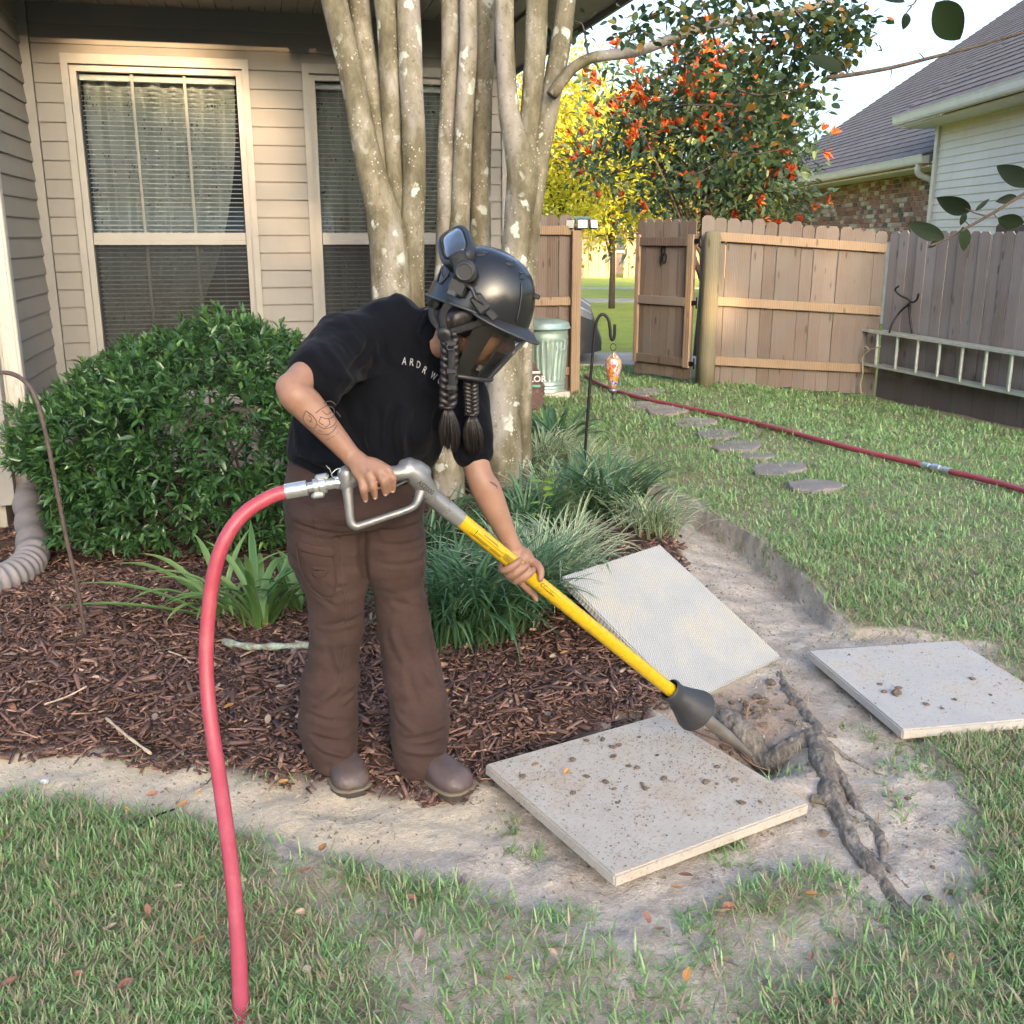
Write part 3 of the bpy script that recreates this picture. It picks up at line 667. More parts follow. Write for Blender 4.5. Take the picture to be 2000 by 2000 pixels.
def beam(name, A, B, h, th, mat, parent, off=0.0):
    A = Vector(A); B = Vector(B); d = B-A; ang = math.atan2(d.y, d.x); nn = Vector((d.y, -d.x, 0)).normalized()
    c = (A+B)/2+nn*off; L = d.length; R = d.to_track_quat('X', 'Z').to_matrix()
    me = MB().box((0, 0, 0), (L, th, h), None, .004); V = [R @ Vector(v) for v in me.V]
    return mk(name, np.array(V)+np.array(c), me.F, mat, parent)
# left section beside the house
LF_B = G(1080, 740); LF_A = LF_B-HU*1.55
fl = thing('board_fence', 'short fence section between the house and the open gateway with solar light', 'fence', LF_A)
run(fl, LF_A, LF_B-HU*.03, 1.78, M_pick)
for z, hh in ((1.66, .09), (.955, .085), (.235, .085)): beam('rail', LF_A+Vector((0, 0, z)), LF_B+Vector((0, 0, z))-HU*.05, hh, .04, M_rail, fl, .035)
pm = MB().box(LF_B+HU*.0+HN*.045+Vector((0, 0, .83)), (.10, .10, 1.66), HROT, .006); pm.build('post', M_rail, fl)
# solar flood light
lp = LF_B+HN*.045+Vector((.03, 0, 1.70)); sl = thing('solar_light', 'three-headed solar flood light on the fence post by the gateway', 'light', lp-Vector((0, 0, .04)))
M_lens = simple('frosted_lens', (.62, .66, .6), .3, var=.1, scale=60); M_solar = simple('solar_panel', (.10, .16, .24), .2, var=.2, scale=40, spec=.8)
MB().box(lp+Vector((.0, 0, -.01)), (.05, .06, .10), None, .006).build('mount', M_blk, sl)
MB().box(lp+Vector((.03, 0, .085)), (.17, .11, .012), Matrix.Rotation(.12, 3, 'X'), .003).build('solar_panel', M_solar, sl)
for ang, dx in ((-.75, -.085), (.0, .03), (.75, .14)):
    R = Matrix.Rotation(ang, 3, 'Z') @ Matrix.Rotation(-.15, 3, 'X'); c = lp+Vector((dx, -.055+abs(dx-.03)*.3, .02))
    hd = MB().box(c, (.115, .03, .10), R, .008).build('lamp_head', M_blk, sl)
    MB().box(c+R @ Vector((0, -.0165, 0)), (.095, .006, .08), R, .002).build('lens', M_lens, hd)
# gate, swung outwards
HG = Vector((1.985, 11.40, 0)); FG = Vector((1.44, 12.05, 0)); gd = (FG-HG).normalized(); gn = Vector((-gd.y, gd.x, 0)); 
if gn.y > 0: gn = -gn
gate = thing('wooden_gate', 'wooden picket gate swung open from the round mossy post', 'gate', HG)
run(gate, FG, HG, 1.72, M_pick, .118, 0.0, .06, .008, .114)
gang = math.atan2((HG-FG).y, (HG-FG).x); GR = Matrix.Rotation(gang, 3, 'Z')
def gbox(name, f0, f1, z0, z1, out, th, mat): 
    a = FG.lerp(HG, f0); b = FG.lerp(HG, f1); c = (a+b)/2+gn*out+Vector((0, 0, (z0+z1)/2)); m = MB().box(c, ((b-a).length, th, z1-z0), GR, .004); return m.build(name, mat, gate)
for z in (1.50, .86, .20): gbox('rail', .075, .89, z, z+.095, .031, .036, M_pick)
gbox('stile', .895, .995, .19, 1.62, .031, .037, M_rail); gbox('stile', .0, .07, .19, 1.62, .031, .036, M_rail)
for z in (1.55, .9, .24):
    hp = HG+Vector((.03, 0, z)); MB().box(hp+gn*.055, (.10, .006, .05), GR).tube([hp+gn*.06+Vector((.04, 0, -.06)), hp+gn*.06+Vector((.04, 0, .06))], .009, 8).build('hinge', M_metal, gate)
gc = FG.lerp(HG, .48)+gn*.02+Vector((0, 0, 1.42)); m = MB()
for k in range(2):
    m.tube([gc+GR @ Vector((math.cos(a)*.028+(.012 if k else -.012), -.004*k, math.sin(a)*.055+(-.05 if k else .03))) for a in [2*math.pi*i/14 for i in range(15)]], .008, 6)
m.tube([gc+GR @ Vector((-.04, -.006, -.14)), gc+GR @ Vector((-.02, -.006, .05)), gc+GR @ Vector((.02, -.006, .10))], .006, 6)
m.build('gate_pull', M_metal, gate)
# back section with round post
BA = Vector((2.05, 11.45, 0)); BB = Vector((4.12, 11.62, -.15))
fb = thing('board_fence', 'back fence panel with three pine rails between round post and corner', 'fence', BA)
run(fb, BA, BB, 1.80, M_pick, .142, 0., .02, .02)
pp = Vector((2.14, 11.31, 0))
def pfn(r, z, a): return r*(1+.03*math.sin(3*a+z*2)+.02*math.sin(7*a))
MB().lathe([(.098, -.05), (.096, .3), (.092, 1.0), (.09, 1.60), (.08, 1.645), (.05, 1.655), (0, 1.656)], pp, 22, fn=pfn).build('round_post', M_postw, fb, True)
for z0, z1, hh in ((1.60, 1.475, .095), (.92, .80, .095), (.27, .155, .095)):
    beam('rail', Vector((BA.x+.16, BA.y, z0)), Vector((BB.x-.02, BB.y, z1)), hh, .045, M_rail, fb, .035)
# right-hand fence
RA = Vector((4.13, 11.56, -.16)); RB = Vector((5.75, 7.55, -.2))
fr = thing('board_fence', 'grey weathered board fence behind the hanging ladder', 'fence', RA)
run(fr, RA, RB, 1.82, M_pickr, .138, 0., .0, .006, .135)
rd = (RB-RA).normalized(); rn = Vector((rd.y, -rd.x, 0)); 
if rn.x > 0: rn = -rn
fd = thing('board_fence', 'darker neighbouring fence whose tops show above the grey fence', 'fence', RA-rn*.35)
run(fd, RA-rn*.35+rd*1.1, RB-rn*.35, 1.885, M_dark, .142, 0., 0., .015)
# ladder -------------------------------------------------------------------
M_alu = simple('dull_aluminium', (.52, .56, .50), .45, metal=.55, var=.12, scale=15, rnd=.05)
def lad(s, z, out=.1): 
    p = RA+rd*s+rn*out; return Vector((p.x, p.y, z))
ladder = thing('extension_ladder', 'aluminium extension ladder hung on its side along the grey fence', 'ladder', lad(.0, .1))
S1 = 4.1
for out, tag_ in ((.155, 0), (.075, 1)):
    s0 = .0 if tag_ == 0 else .22
    for zt0, zt1 in ((.60, .50), (.21, .11)):
        A = lad(s0-.12, zt0, out); B = lad(S1, zt1, out); d = B-A; R = d.to_track_quat('X', 'Z').to_matrix(); m = MB()
        for (cy, cz, sy, sz) in ((0, .0, .055, .006), (-.027, .012, .005, .024), (.027, .012, .005, .024)):
            sg = 1 if zt0 > .4 else -1; q = MB().box((d.length/2, cy, cz*(-sg)), (d.length, sy, sz)); m.add([A+R @ Vector(v) for v in q.V], q.F)
        m.build('rail', M_alu, ladder)
    s = s0+.12
    while s < S1-.1:
        f = (s+.12)/(S1+.12); zt = lerp(.595, .5, f); zb = lerp(.215, .115, f)
        MB().tube([lad(s, zb, out), lad(s, zt, out)], .017, 8).build('rung', M_alu, ladder); s += .305
for z in (.60, .205):
    MB().box(lad(-.15, z, .115), (.06, .15, .05), Matrix.Rotation(math.atan2(rd.y, rd.x), 3, 'Z'), .01).build('end_cap', M_blk, ladder)
hk = thing('ladder_hook', 'dark forked metal hook holding up the ladder on the fence', 'hook', lad(.35, .55, .05)); m = MB()
hb = lad(.30, .58, .17)
m.tube(spline([hb, hb+Vector((.03, 0, .12)), hb+Vector((.10, .0, .24)), lad(.45, .93, .06), lad(.36, .99, .12), lad(.32, 1.05, .16), lad(.38, 1.09, .17)], 20), .011, 6)
m.tube(spline([lad(.52, .60, .06), lad(.45, .8, .05), lad(.44, .92, .06), lad(.55, .93, .12), lad(.66, .96, .17), lad(.68, 1.03, .17)], 18), .011, 6); m.build('fork', M_metal, hk, True)
rp = thing('rope', 'frayed rope end dangling from the ladder end', 'rope', lad(-.02, -.1, .2))
MB().tube(spline([lad(-.02, .42, .2), lad(.05, .38, .2), lad(-.04, .3, .2), lad(-.02, .1, .2), lad(-.04, .0, .2), lad(-.02, -.12, .2)], 20), .008, 6).tube(spline([lad(.22, .44, .2), lad(.1, .4, .2), lad(-.02, .38, .2)], 8), .007, 6).build('strand', simple('rope_fibre', (.32, .28, .2), .9), rp, True)
# ================================================================== NEIGHBOUR HOUSE
nh = thing('brick_house', 'neighbouring brick and pale siding house with grey shingle roof', 'house', (7, 20, 0))
M_mortar = simple('brick_mortar', (.62, .57, .50), .95, var=.15, scale=5, bump=.3)
BRC = [(0., (.09, .085, .08)), (.09, (.14, .10, .085)), (.13, (.24, .11, .08)), (.5, (.31, .155, .115)), (.68, (.38, .24, .18)), (.86, (.46, .36, .29)), (1., (.54, .47, .40))]
_t = NT('old_brick'); _r = _t.rnd()
M_brick = _t.done(_t.bsdf(_t.hsv(_t.mix(_t.ramp(_t.noise(_t.coord('Object'), 14., 5., .7), (.5, 0.), (.75, .6)), _t.ramp(_r, (0., (.09, .085, .08)), (.09, (.14, .10, .085)), (.13, (.24, .11, .08)), (.5, (.31, .155, .115)), (.68, (.38, .24, .18)), (.86, (.46, .36, .29)), (1., (.54, .47, .40))), (.50, .43, .36)), v=1.0), .9, spec=.2))
M_vsid = wallmat('pale_vinyl_siding', (.68, .61, .54), .02); M_gutter = simple('cream_gutter', (.60, .565, .48), .45, var=.06)
M_shingle = NT('grey_shingle'); _t = M_shingle; _p = _t.wpos()
M_shingle = _t.done(_t.bsdf(_t.hsv(_t.ramp(_t.noise(_t.wpos((1, 1.6, 1)), 3.2, 5., .75), (.3, (.135, .105, .088)), (.5, (.195, .155, .132)), (.7, (.265, .215, .185))), v=varmap(_t, .93, 1.07, _t.rnd())), .95, _t.bump(_t.noise(_p, 40., 4., .7), .5, .01), spec=.2))
BX = 7.0; BY0, BY1 = 16.4, 28.9
bw = MB().box((BX+.1, (BY0+BY1)/2, 1.4), (.18, BY1-BY0, 2.8)).build('brick_wall', M_mortar, nh)
bme = bpy.data.meshes.new('brick'); _m = MB().box((0, 0, 0), (.03, .235, .072), None, .004); bme.from_pydata(_m.V, [], _m.F); bme.update(); bme.materials.append(M_brick)
bpos = []; row = 0; z = 2.74
while z > 1.55:
    y = BY0+.9+(.125 if row % 2 else 0)
    while y < BY1-.1: bpos.append((y, z, row)); y += .25
    z -= .085; row += 1
bpos.sort(key=lambda q: q[0]); near = bpos[:300]; restb = bpos[300:]
for y, z, r_ in near: inst('brick', bme, (BX+.002+random.uniform(-.003, .003), y, z), bw, (random.uniform(-.01, .01), 0, random.uniform(-.01, .01)))
m = MB()
for y, z, r_ in restb: m.box((BX+.002, y, z), (.03, .235, .072))
_rv = np.repeat(RNG.random(len(restb)), 8); _t = NT('old_brick_far')
_bo = mk('bricks', m.V, m.F, _t.done(_t.bsdf(_t.mix(_t.ramp(_t.noise(_t.wpos(), 14., 5., .7), (.5, 0.), (.75, .6)), _t.ramp(_t.attr('rnd'), *BRC), (.50, .43, .36)), .9, spec=.2)), bw, attrs={'rnd': ('POINT', _rv)}); _bo['kind'] = 'stuff'
MB().box((BX+.03, BY1-.02, 1.4), (.2, .12, 2.8)).build('corner_trim', M_gutter, nh)
# siding wing
SX = 6.5; SY0, SY1 = 9.5, 16.5
sw = MB().box((SX+.09, (SY0+SY1)/2, 1.7), (.14, SY1-SY0, 3.4)).build('siding_wall', M_wallback, nh)
MB().box((SX+.35, SY1+.02, 1.7), (.66, .1, 3.4)).build('return_wall', M_vsid, nh)
vme = bpy.data.meshes.new('siding_board'); L_ = SY1-SY0-.1; pr = [(.004, .118), (.018, .007), (.017, 0), (-.004, 0), (-.006, .118)]
V = [(s*L_/2, -o, z) for s in (-1, 1) for o, z in pr]; n = 5; F = [tuple(range(n)), tuple(range(2*n-1, n-1, -1))]+[(i, i+n, (i+1) % n+n, (i+1) % n) for i in range(n)]
vme.from_pydata(V, [], F); vme.update(); vme.materials.append(M_vsid)
for k in range(26): inst('siding_board', vme, (SX, (SY0+SY1)/2, 3.30-.112*k-.11), sw, (0, 0, -math.pi/2))
MB().box((SX-.02, SY1+.0, 1.7), (.07, .11, 3.36)).build('corner_trim', M_gutter, nh)
# roof planes made of shingle courses
PIT_ = .68
def courses(parent, x0, z0, ya, yb, n, depth=.2, rake=0.0):
    c = math.cos(math.atan(PIT_)); sl = math.atan(PIT_)
    for k in range(n):
        xs = x0+k*depth*c; zs = z0+k*depth*c*PIT_; m = MB(); nx = 1
        V = [(xs, ya, zs), (xs, yb, zs), (xs+depth*c*1.3, yb, zs+depth*c*1.3*PIT_-.004), (xs+depth*c*1.3, ya, zs+depth*c*1.3*PIT_-.004)]
        dn = Vector((-math.sin(sl), 0, math.cos(sl)))*.02
        V2 = [Vector(v)+dn*(1.0 if i < 2 else .2) for i, v in enumerate(V)]
        m.add([Vector(v)-dn*.2 for v in V]+V2, [(3, 2, 1, 0), (4, 5, 6, 7), (0, 1, 5, 4), (1, 2, 6, 5), (2, 3, 7, 6), (3, 0, 4, 7)])
        # staggered shingle cut-outs as tiny raised tabs
        m.build('shingle_course', M_shingle, parent)
rf = MB().add([(BX-.55, 16.64, 2.83), (BX-.55, BY1+.45, 2.83), (BX+8.5, BY1+.45, 2.83+9.05*PIT_), (BX+8.5, 16.64, 2.83+9.05*PIT_), (BX-.55, 16.64, 2.70), (BX-.55, BY1+.45, 2.70), (BX+8.5, BY1+.45, 2.70+9.05*PIT_), (BX+8.5, 16.64, 2.70+9.05*PIT_)], [(0, 3, 2, 1), (4, 5, 6, 7), (0, 1, 5, 4), (1, 2, 6, 5), (2, 3, 7, 6), (3, 0, 4, 7)]).build('roof', M_wallback, nh)
courses(rf, BX-.56, 2.85, 16.64, BY1+.48, 54)
wr = MB().add([(SX-.5, 9.0, 3.38), (SX-.5, SY1+.42, 3.38), (SX+8, SY1+.42, 3.38+8.5*PIT_), (SX+8, 9.0, 3.38+8.5*PIT_), (SX-.5, 9.0, 3.25), (SX-.5, SY1+.42, 3.25), (SX+8, SY1+.42, 3.25+8.5*PIT_), (SX+8, 9.0, 3.25+8.5*PIT_)], [(0, 3, 2, 1), (4, 5, 6, 7), (0, 1, 5, 4), (1, 2, 6, 5), (2, 3, 7, 6), (3, 0, 4, 7)]).build('roof', M_wallback, nh)
courses(wr, SX-.51, 3.40, 9.0, SY1+.44, 46)
MB().box((BX-.27, 23.0, 2.66), (.55, 12.6, .03)).build('soffit', M_gutter, nh); MB().box((SX-.2, 12.9, 3.225), (.56, 7.9, .03)).build('soffit', M_gutter, nh)
def gutter(x, z, ya, yb):
    pr = [(0, 0), (-.10, 0), (-.115, .03), (-.125, .10), (-.135, .13), (-.12, .135), (-.11, .10), (-.0, .12)]
    return MB().loft([[(x+a, y, z+b) for a, b in pr] for y in (ya, yb)])
gutter(BX-.55, 2.70, 16.7, BY1+.4).build('gutter', M_gutter, nh); gutter(SX-.5, 3.25, 9.0, SY1+.36).build('gutter', M_gutter, nh)
MB().tube(spline([(BX-.6, 16.95, 2.74), (BX-.6, 16.95, 2.55), (BX-.3, 16.9, 2.42), (BX-.08, 16.9, 2.2), (BX-.08, 16.9, .1)], 16), .05, 8).build('downspout', M_gutter, nh, True)
MB().lathe([(.05, -.2), (.05, .42), (.045, .43), (0, .43)], (SX+.35, 13.4, 3.9), 12).build('vent_pipe', simple('galvanised_vent', (.45, .48, .5), .5, metal=.5), nh, True)
nwin = MB().box((SX-.03, 10.9, 1.75), (.05, 1.0, 1.4)).build('window', M_gutter, nh); MB().box((SX-.058, 10.9, 1.75), (.01, .86, 1.26)).build('pane', simple('pale_blind_glass', (.35, .45, .44), .15), nwin)
# ================================================================== ACROSS THE STREET
ff = thing('board_fence', 'sunlit tan fence across the street seen through the gateway', 'fence', (4, 42, 0))
M_tan = woodmat('tan_fence', (.34, .24, .15), (.36, .27, .18), .4)
for k in range(40):
    if k in (17, 18): continue
    inst('picket', picket(1.75, .28, .018, M_tan), (.8+k*.2, 42+.05*(k % 2), 0), ff, (0, 0, 0), (1., 1, 1))
fh = thing('house', 'low house with brown roof across the street behind trees', 'house', (6, 50, 0))
MB().box((5, 50, 1.3), (16, 6, 2.6)).build('wall', simple('far_brick', (.33, .22, .17), .9, var=.25, scale=2), fh)
MB().add([(-3.5, 46.5, 2.5), (13.5, 46.5, 2.5), (13.5, 53.5, 2.5), (-3.5, 53.5, 2.5), (0, 50, 4.6), (10, 50, 4.6)], [(0, 1, 5, 4), (1, 2, 5), (2, 3, 4, 5), (3, 0, 4), (3, 2, 1, 0)]).build('roof', simple('far_roof', (.17, .14, .125), .95), fh)
fw_ = MB().box((4.6, 46.95, 1.5), (1.2, .1, 1.2)).build('window', M_gutter, fh); MB().box((4.6, 46.88, 1.5), (1.0, .05, 1.0)).build('pane', simple('far_glass', (.05, .06, .07), .1), fw_)
oh = thing('house', 'tan gabled roof peeking above the brick house eave', 'house', (12.2, 46, 0))
MB().box((13.2, 49, 1.6), (5, 6, 3.2)).build('wall', bpy.data.materials['far_brick'], oh)
MB().add([(10.4, 45.6, 3.0), (16, 45.6, 3.0), (16, 52.4, 3.0), (10.4, 52.4, 3.0), (13.2, 45.6, 5.0), (13.2, 52.4, 5.0)], [(0, 1, 4), (1, 2, 5, 4), (2, 3, 5), (3, 0, 4, 5), (3, 2, 1, 0)]).build('roof', simple('tan_roof', (.42, .28, .19), .9), oh)
# covered car on the driveway --------------------------------------------
car = thing('covered_car', 'car under a grey and black cover parked on the driveway', 'car', (-.8, 13.9, 0))
M_cov = simple('grey_car_cover', (.16, .17, .185), .5, var=.15, scale=5, bump=.35, bscale=6); M_cov2 = simple('black_car_cover', (.045, .047, .05), .42, var=.2, bump=.5, bscale=5); M_pipe = simple('reflective_piping', (.55, .58, .56), .4)
def carrings(zlo, zhi_f, grow=1.0):
    rings = []; xs = np.linspace(1.18, -3.2, 26)
    for x in xs:
        d = 1.18-x; top = .30+.62*math.sqrt(max(0., 1-(max(0, 1-d/.5))**2)) if d < .5 else (.92+.06*min(1, (d-.5)/.6) if d < 1.0 else .95+.50*float(smoothstep(1.0, 1.75, d))*(1-.65*float(smoothstep(3.3, 4.3, d))))
        hw = (.86 if d > .4 else .86*math.sqrt(max(.05, 1-(1-d/.4)**2*.8)))*grow
        rg = []
        for k in range(25):
            a = math.pi*k/24; yy = -math.cos(a); s = math.sin(a)
            z = .16+(top-.16)*(s**.42); y = math.copysign(abs(yy)**.6, yy)*hw*(1-.22*max(0, (z-.75)/.7))
            rg.append((x, 13.9+y, z*grow))
        rings.append(rg)
    return rings
rg = carrings(0, 1)
up_ = [[p for p in r] for r in rg]
cov = MB().loft(rg, cap=False, closed=False); V = np.array(cov.V); 
V[:, 0] += .02*fbm(V[:, 1]*5, V[:, 2]*5, V[:, 0]*4, 2); V[:, 1] += .02*fbm(V[:, 0]*5, V[:, 2]*3, 3., 2)
Fc = np.array(cov.F); zc = V[Fc][:, :, 2].mean(1); lim = .62
bo = mk('cover_skirt', V, [tuple(f) for f in Fc[zc <= lim]], M_cov2, car, True, origin=(-.8, 13.9, .1)); tp = mk('cover_top', V, [tuple(f) for f in Fc[zc > lim]], M_cov, car, True, origin=(-.8, 13.9, .1))
for nm, idx in (('piping', 5), ('piping', 8)):
    MB().tube([Vector(rg[i][idx])+Vector((0, -.012, .0)) for i in range(1, 25)], .012, 6).build(nm, M_pipe, tp, True)
for x in (.55, -2.3):
    for y in (13.15, 14.65):
        tw = MB().lathe([(.20, -.1), (.31, -.1), (.32, -.05), (.32, .05), (.31, .1), (.20, .1)], (x, y, .335), 24, axis=(0, 1, 0)).build('wheel', M_blk, car, True)
# ================================================================== YARD ITEMS BY THE FENCE
M_galv = simple('galvanised_steel', (.30, .40, .36), .42, metal=.5, var=.15, scale=7)
TC = Vector((.33, 10.6, .06))
can = thing('trash_can', 'galvanised ribbed metal trash can with domed lid on a block', 'trash can', TC-Vector((0, 0, .0)))
def rib(r, z, a): return r+(.009*math.cos(26*a) if .12 < z < .52 else 0)
prof = [(.205, 0), (.214, .003), (.208, .03), (.214, .04), (.209, .06), (.216, .075), (.211, .10), (.213, .12), (.2135, .13), (.235, .50), (.237, .52), (.245, .55), (.237, .58), (.240, .62), (.246, .63), (.24, .64), (.20, .64)]
MB().lathe(prof, TC, 120, fn=rib).build('can_body', M_galv, can, True, auto=rad(35))
lid = MB().lathe([(.255, .632), (.275, .640), (.262, .655), (.255, .685), (.245, .70), (.16, .725), (.05, .735), (0, .737)], TC, 48).build('lid', M_galv, can, True, auto=rad(40))
hx = TC+Vector((.17, -.165, .53)); MB().tube([hx+Vector((-.05, 0, 0)), hx+Vector((-.05, -.03, -.01)), hx+Vector((-.05, -.035, -.09)), hx+Vector((.03, -.01, -.09)), hx+Vector((.035, 0, 0)), hx+Vector((-.05, 0, 0))], .006, 6).build('handle', M_galv, can, True)
MB().box(TC+Vector((.02, 0, -.032)), (.40, .38, .06), Matrix.Rotation(.3, 3, 'Z'), .006).build('concrete_block', M_conc, tag(thing('paving_block', 'concrete block under the metal trash can', 'block', TC-Vector((0, 0, .06))), 'concrete block under the metal trash can', 'block'))
# mulch bag
bgp = G(995, 771); bag = thing('mulch_bag', 'half-empty brown plastic mulch bag slumped beside the trash can', 'bag', bgp)
_t = NT('printed_plastic'); _o = _t.coord('Object'); _z = _t.n('ShaderNodeSeparateXYZ', Vector=_o).outputs[2]
M_bag = _t.done(_t.bsdf(_t.mix(_t.ramp(_t.noise(_o, 22., 4., .7), (.5, 0.), (.75, .6)), (.115, .062, .05), (.30, .24, .22)), .28, _t.bump(_t.noise(_t.coord('Object', (6, 6, 22)), 3., 5., .7), .8, .03), spec=.6))
rings = []
for k in range(18):
    f = k/17; z = .52*f; wx = lerp(.155, .06, smoothstep(.55, 1., f)); wy = lerp(.12, .015, smoothstep(.2, 1., f)); cx = -.04*smoothstep(.5, 1., f)
    rings.append([tuple(bgp+Vector((cx+wx*math.copysign(abs(math.cos(a))**.7, math.cos(a))+.012*math.sin(5*a+k*1.3)+.006*math.sin(k*2.9), wy*math.sin(a)+.010*math.sin(7*a+k*2.1), z+.012*math.sin(3*a+k)))) for a in [2*math.pi*i/28 for i in range(28)]])
bg_o = MB().loft(rings).build('bag_body', M_bag, bag, True)
def text_mesh(body, size, depth=.001):
    cu = bpy.data.curves.new('t', 'FONT'); cu.body = body; cu.size = size; cu.align_x = 'CENTER'; cu.align_y = 'CENTER'; cu.extrude = depth; cu.resolution_u = 3; cu.offset = .012*size
    o = bpy.data.objects.new('t', cu); COL.objects.link(o); dg = bpy.context.evaluated_depsgraph_get(); dg.update()
    me = bpy.data.meshes.new_from_object(o.evaluated_get(dg)); V = np.array([v.co[:] for v in me.vertices]); F = [tuple(p.vertices) for p in me.polygons]
    bpy.data.objects.remove(o, do_unlink=True); bpy.data.meshes.remove(me); return V, F
M_ink = simple('white_print', (.7, .7, .68), .5); V, F = text_mesh('COLOR', .085)
V3 = np.stack([V[:, 0]+bgp.x+.03, -.122+bgp.y+0*V[:, 0]+V[:, 2]*.5+.02*np.abs(V[:, 1]), V[:, 1]+.30], 1); mk('lettering', V3, F, M_ink, bag)
for zz, c in ((.36, (.55, .62, .58)), (.235, (.12, .38, .28))):
    MB().box(bgp+Vector((.02, -.121+.03*(zz > .3), zz)), (.2, .004, .022)).build('printed_band', simple('print_band', c, .5), bag)
# red hose across the lawn
M_hose = simple('red_rubber_hose', (.27, .05, .06), .42, var=.12, scale=9, bump=.1, bscale=160, spec=.5); M_zinc = simple('zinc_coupling', (.50, .53, .52), .35, metal=.8, var=.15, scale=25)
hz = []
for u, v in ((1105, 716), (1140, 735), (1200, 755), (1300, 778), (1400, 800), (1500, 826), (1600, 852), (1680, 870), (1740, 884)): p = G(u, v); hz.append(p)
H_CP = [G(1740, 884), G(1792, 896)]
hz2 = [G(1792, 896), G(1850, 910), G(1932, 934), G(2080, 990)]
h2 = thing('air_hose', 'faded red air hose lying across the lawn towards the gateway', 'hose', hz[4])
def onl(pts, n, up): 
    q = spline(pts, n); return [Vector((a, b, float(terr0(np.array([a]), np.array([b]))[0])+up)) for a, b, c in q]
MB().tube(onl(hz, 60, .038), .021, 10).build('hose_length', M_hose, h2, True); MB().tube(onl(hz2, 24, .038), .021, 10).build('hose_length', M_hose, h2, True)
A, B = [Vector((p.x, p.y, float(terr0(np.array([p.x]), np.array([p.y]))[0])+.038)) for p in H_CP]; d = (B-A).normalized()
m = MB()
for f, r in ((0, .031), (.25, .031), (.26, .022), (.36, .022), (.37, .036), (.48, .038), (.52, .038), (.63, .036), (.64, .022), (.74, .022), (.75, .031), (1., .031)):
    m.V.extend([]) 
pts = [A.lerp(B, f) for f in (0, .25, .26, .36, .37, .48, .52, .63, .64, .74, .75, 1.)]
MB().tube(pts, [.025, .025, .018, .018, .03, .033, .033, .03, .018, .018, .025, .025], 12).build('coupling', M_zinc, h2, auto=rad(30))
# stepping stones
M_slate = simple('flagstone', (.15, .135, .125), .9, var=.25, scale=6, bump=.5, bscale=25, c2=(.23, .205, .185)); M_slate2 = simple('flagstone_tan', (.24, .195, .165), .9, var=.25, scale=6, bump=.5, bscale=25)
SS = [(1215, 744, 44, 8, 1), (1222, 768, 55, 8, 1), (1262, 778, 42, 9, 1), (1310, 802, 46, 10, 1), (1352, 824, 44, 10, 0), (1392, 845, 52, 10, 0), (1432, 866, 40, 6, 0), (1468, 889, 58, 14, 0), (1535, 922, 56, 12, 0)]
lab = ['first stepping stone beside the gateway, half under the hose', 'second stepping stone from the gateway, long and tan', 'third stepping stone from the gateway, pinkish tan', 'fourth stepping stone from the gateway, tan with pointed end', 'fifth stepping stone from the gateway, pale grey', 'sixth stepping stone from the gateway, low grey slab', 'thin sliver of stepping stone half sunk in the grass', 'large grey stepping stone, last but one from the gateway', 'grey oval stepping stone farthest from the gateway']
for k, (u, v, w_, h_, tn) in enumerate(SS):
    a, b = G(u-w_, v), G(u+w_, v); c0, c1 = G(u, v-h_), G(u, v+h_); cx, cy = G(u, v).x, G(u, v).y; rx = (b-a).length/2; ry = abs(c0.y-c1.y)/2; ply = []
    nn_ = 11
    for i in range(nn_):
        an = 2*math.pi*i/nn_+random.uniform(-.15, .15); s = random.uniform(.8, 1.08); ply.append((rx*s*math.cos(an)+.25*ry*math.sin(an), ry*s*math.sin(an)))
    z = terr(cx, cy); m = MB(); m.loft([[(cx+x*.98, cy+y*.98, z-.02) for x, y in ply], [(cx+x, cy+y, z+.018) for x, y in ply], [(cx+x*.95, cy+y*.95, z+.025+random.uniform(-.003, .003)) for x, y in ply]])
    tag(m.build('stepping_stone', M_slate2 if tn else M_slate), lab[k], 'stepping stone', 'stepping stones across the lawn')
# shepherd hooks and feeder
def hook(name, label, pts, r, mat, n=40):
    o = MB().tube([Vector(p) for p in spline(pts, n)], r, 8).build(name, mat, None, True); return tag(o, label, 'garden hook', 'shepherd hooks')
M_rust = simple('rusty_iron', (.075, .05, .042), .7, var=.35, scale=30, bump=.3, bscale=120); 
b0 = G(165, 1220); yb = b0.y
hook('shepherd_hook', 'rusty bent shepherd hook standing empty in front of the shrub', [b0-Vector((0, 0, .08)), W(150, 1130, yb), W(122, 1000, yb-.02), W(95, 860, yb-.04), W(78, 785, yb-.04), W(62, 740, yb-.03), W(40, 714, yb), W(10, 703, yb+.02), W(-22, 712, yb+.03), W(-40, 745, yb+.03), W(-45, 775, yb+.03)], .0085, M_rust, 60)
b1 = G(1097, 938); yb = b1.y
hook('shepherd_hook', 'black shepherd hook holding the glass hummingbird feeder', [b1-Vector((0, 0, .08)), W(1104, 850, yb), W(1112, 740, yb), W(1120, 650, yb), W(1123, 620, yb), W(1128, 601, yb), W(1137, 593, yb), W(1147, 601, yb), W(1151, 620, yb), W(1152, 634, yb), W(1155, 641, yb), W(1159, 635, yb), W(1160, 612, yb)], .0095, M_metal, 70)
fdp = W(1157, 738, yb)
feeder = thing('hummingbird_feeder', 'multicoloured swirled glass hummingbird feeder hanging from black hook', 'bird feeder', fdp)
_t = NT('swirled_glass'); _o = _t.coord('Object', (1, 1, .55)); _n = _t.noise(_o, 13., 3., .5, 2.5)
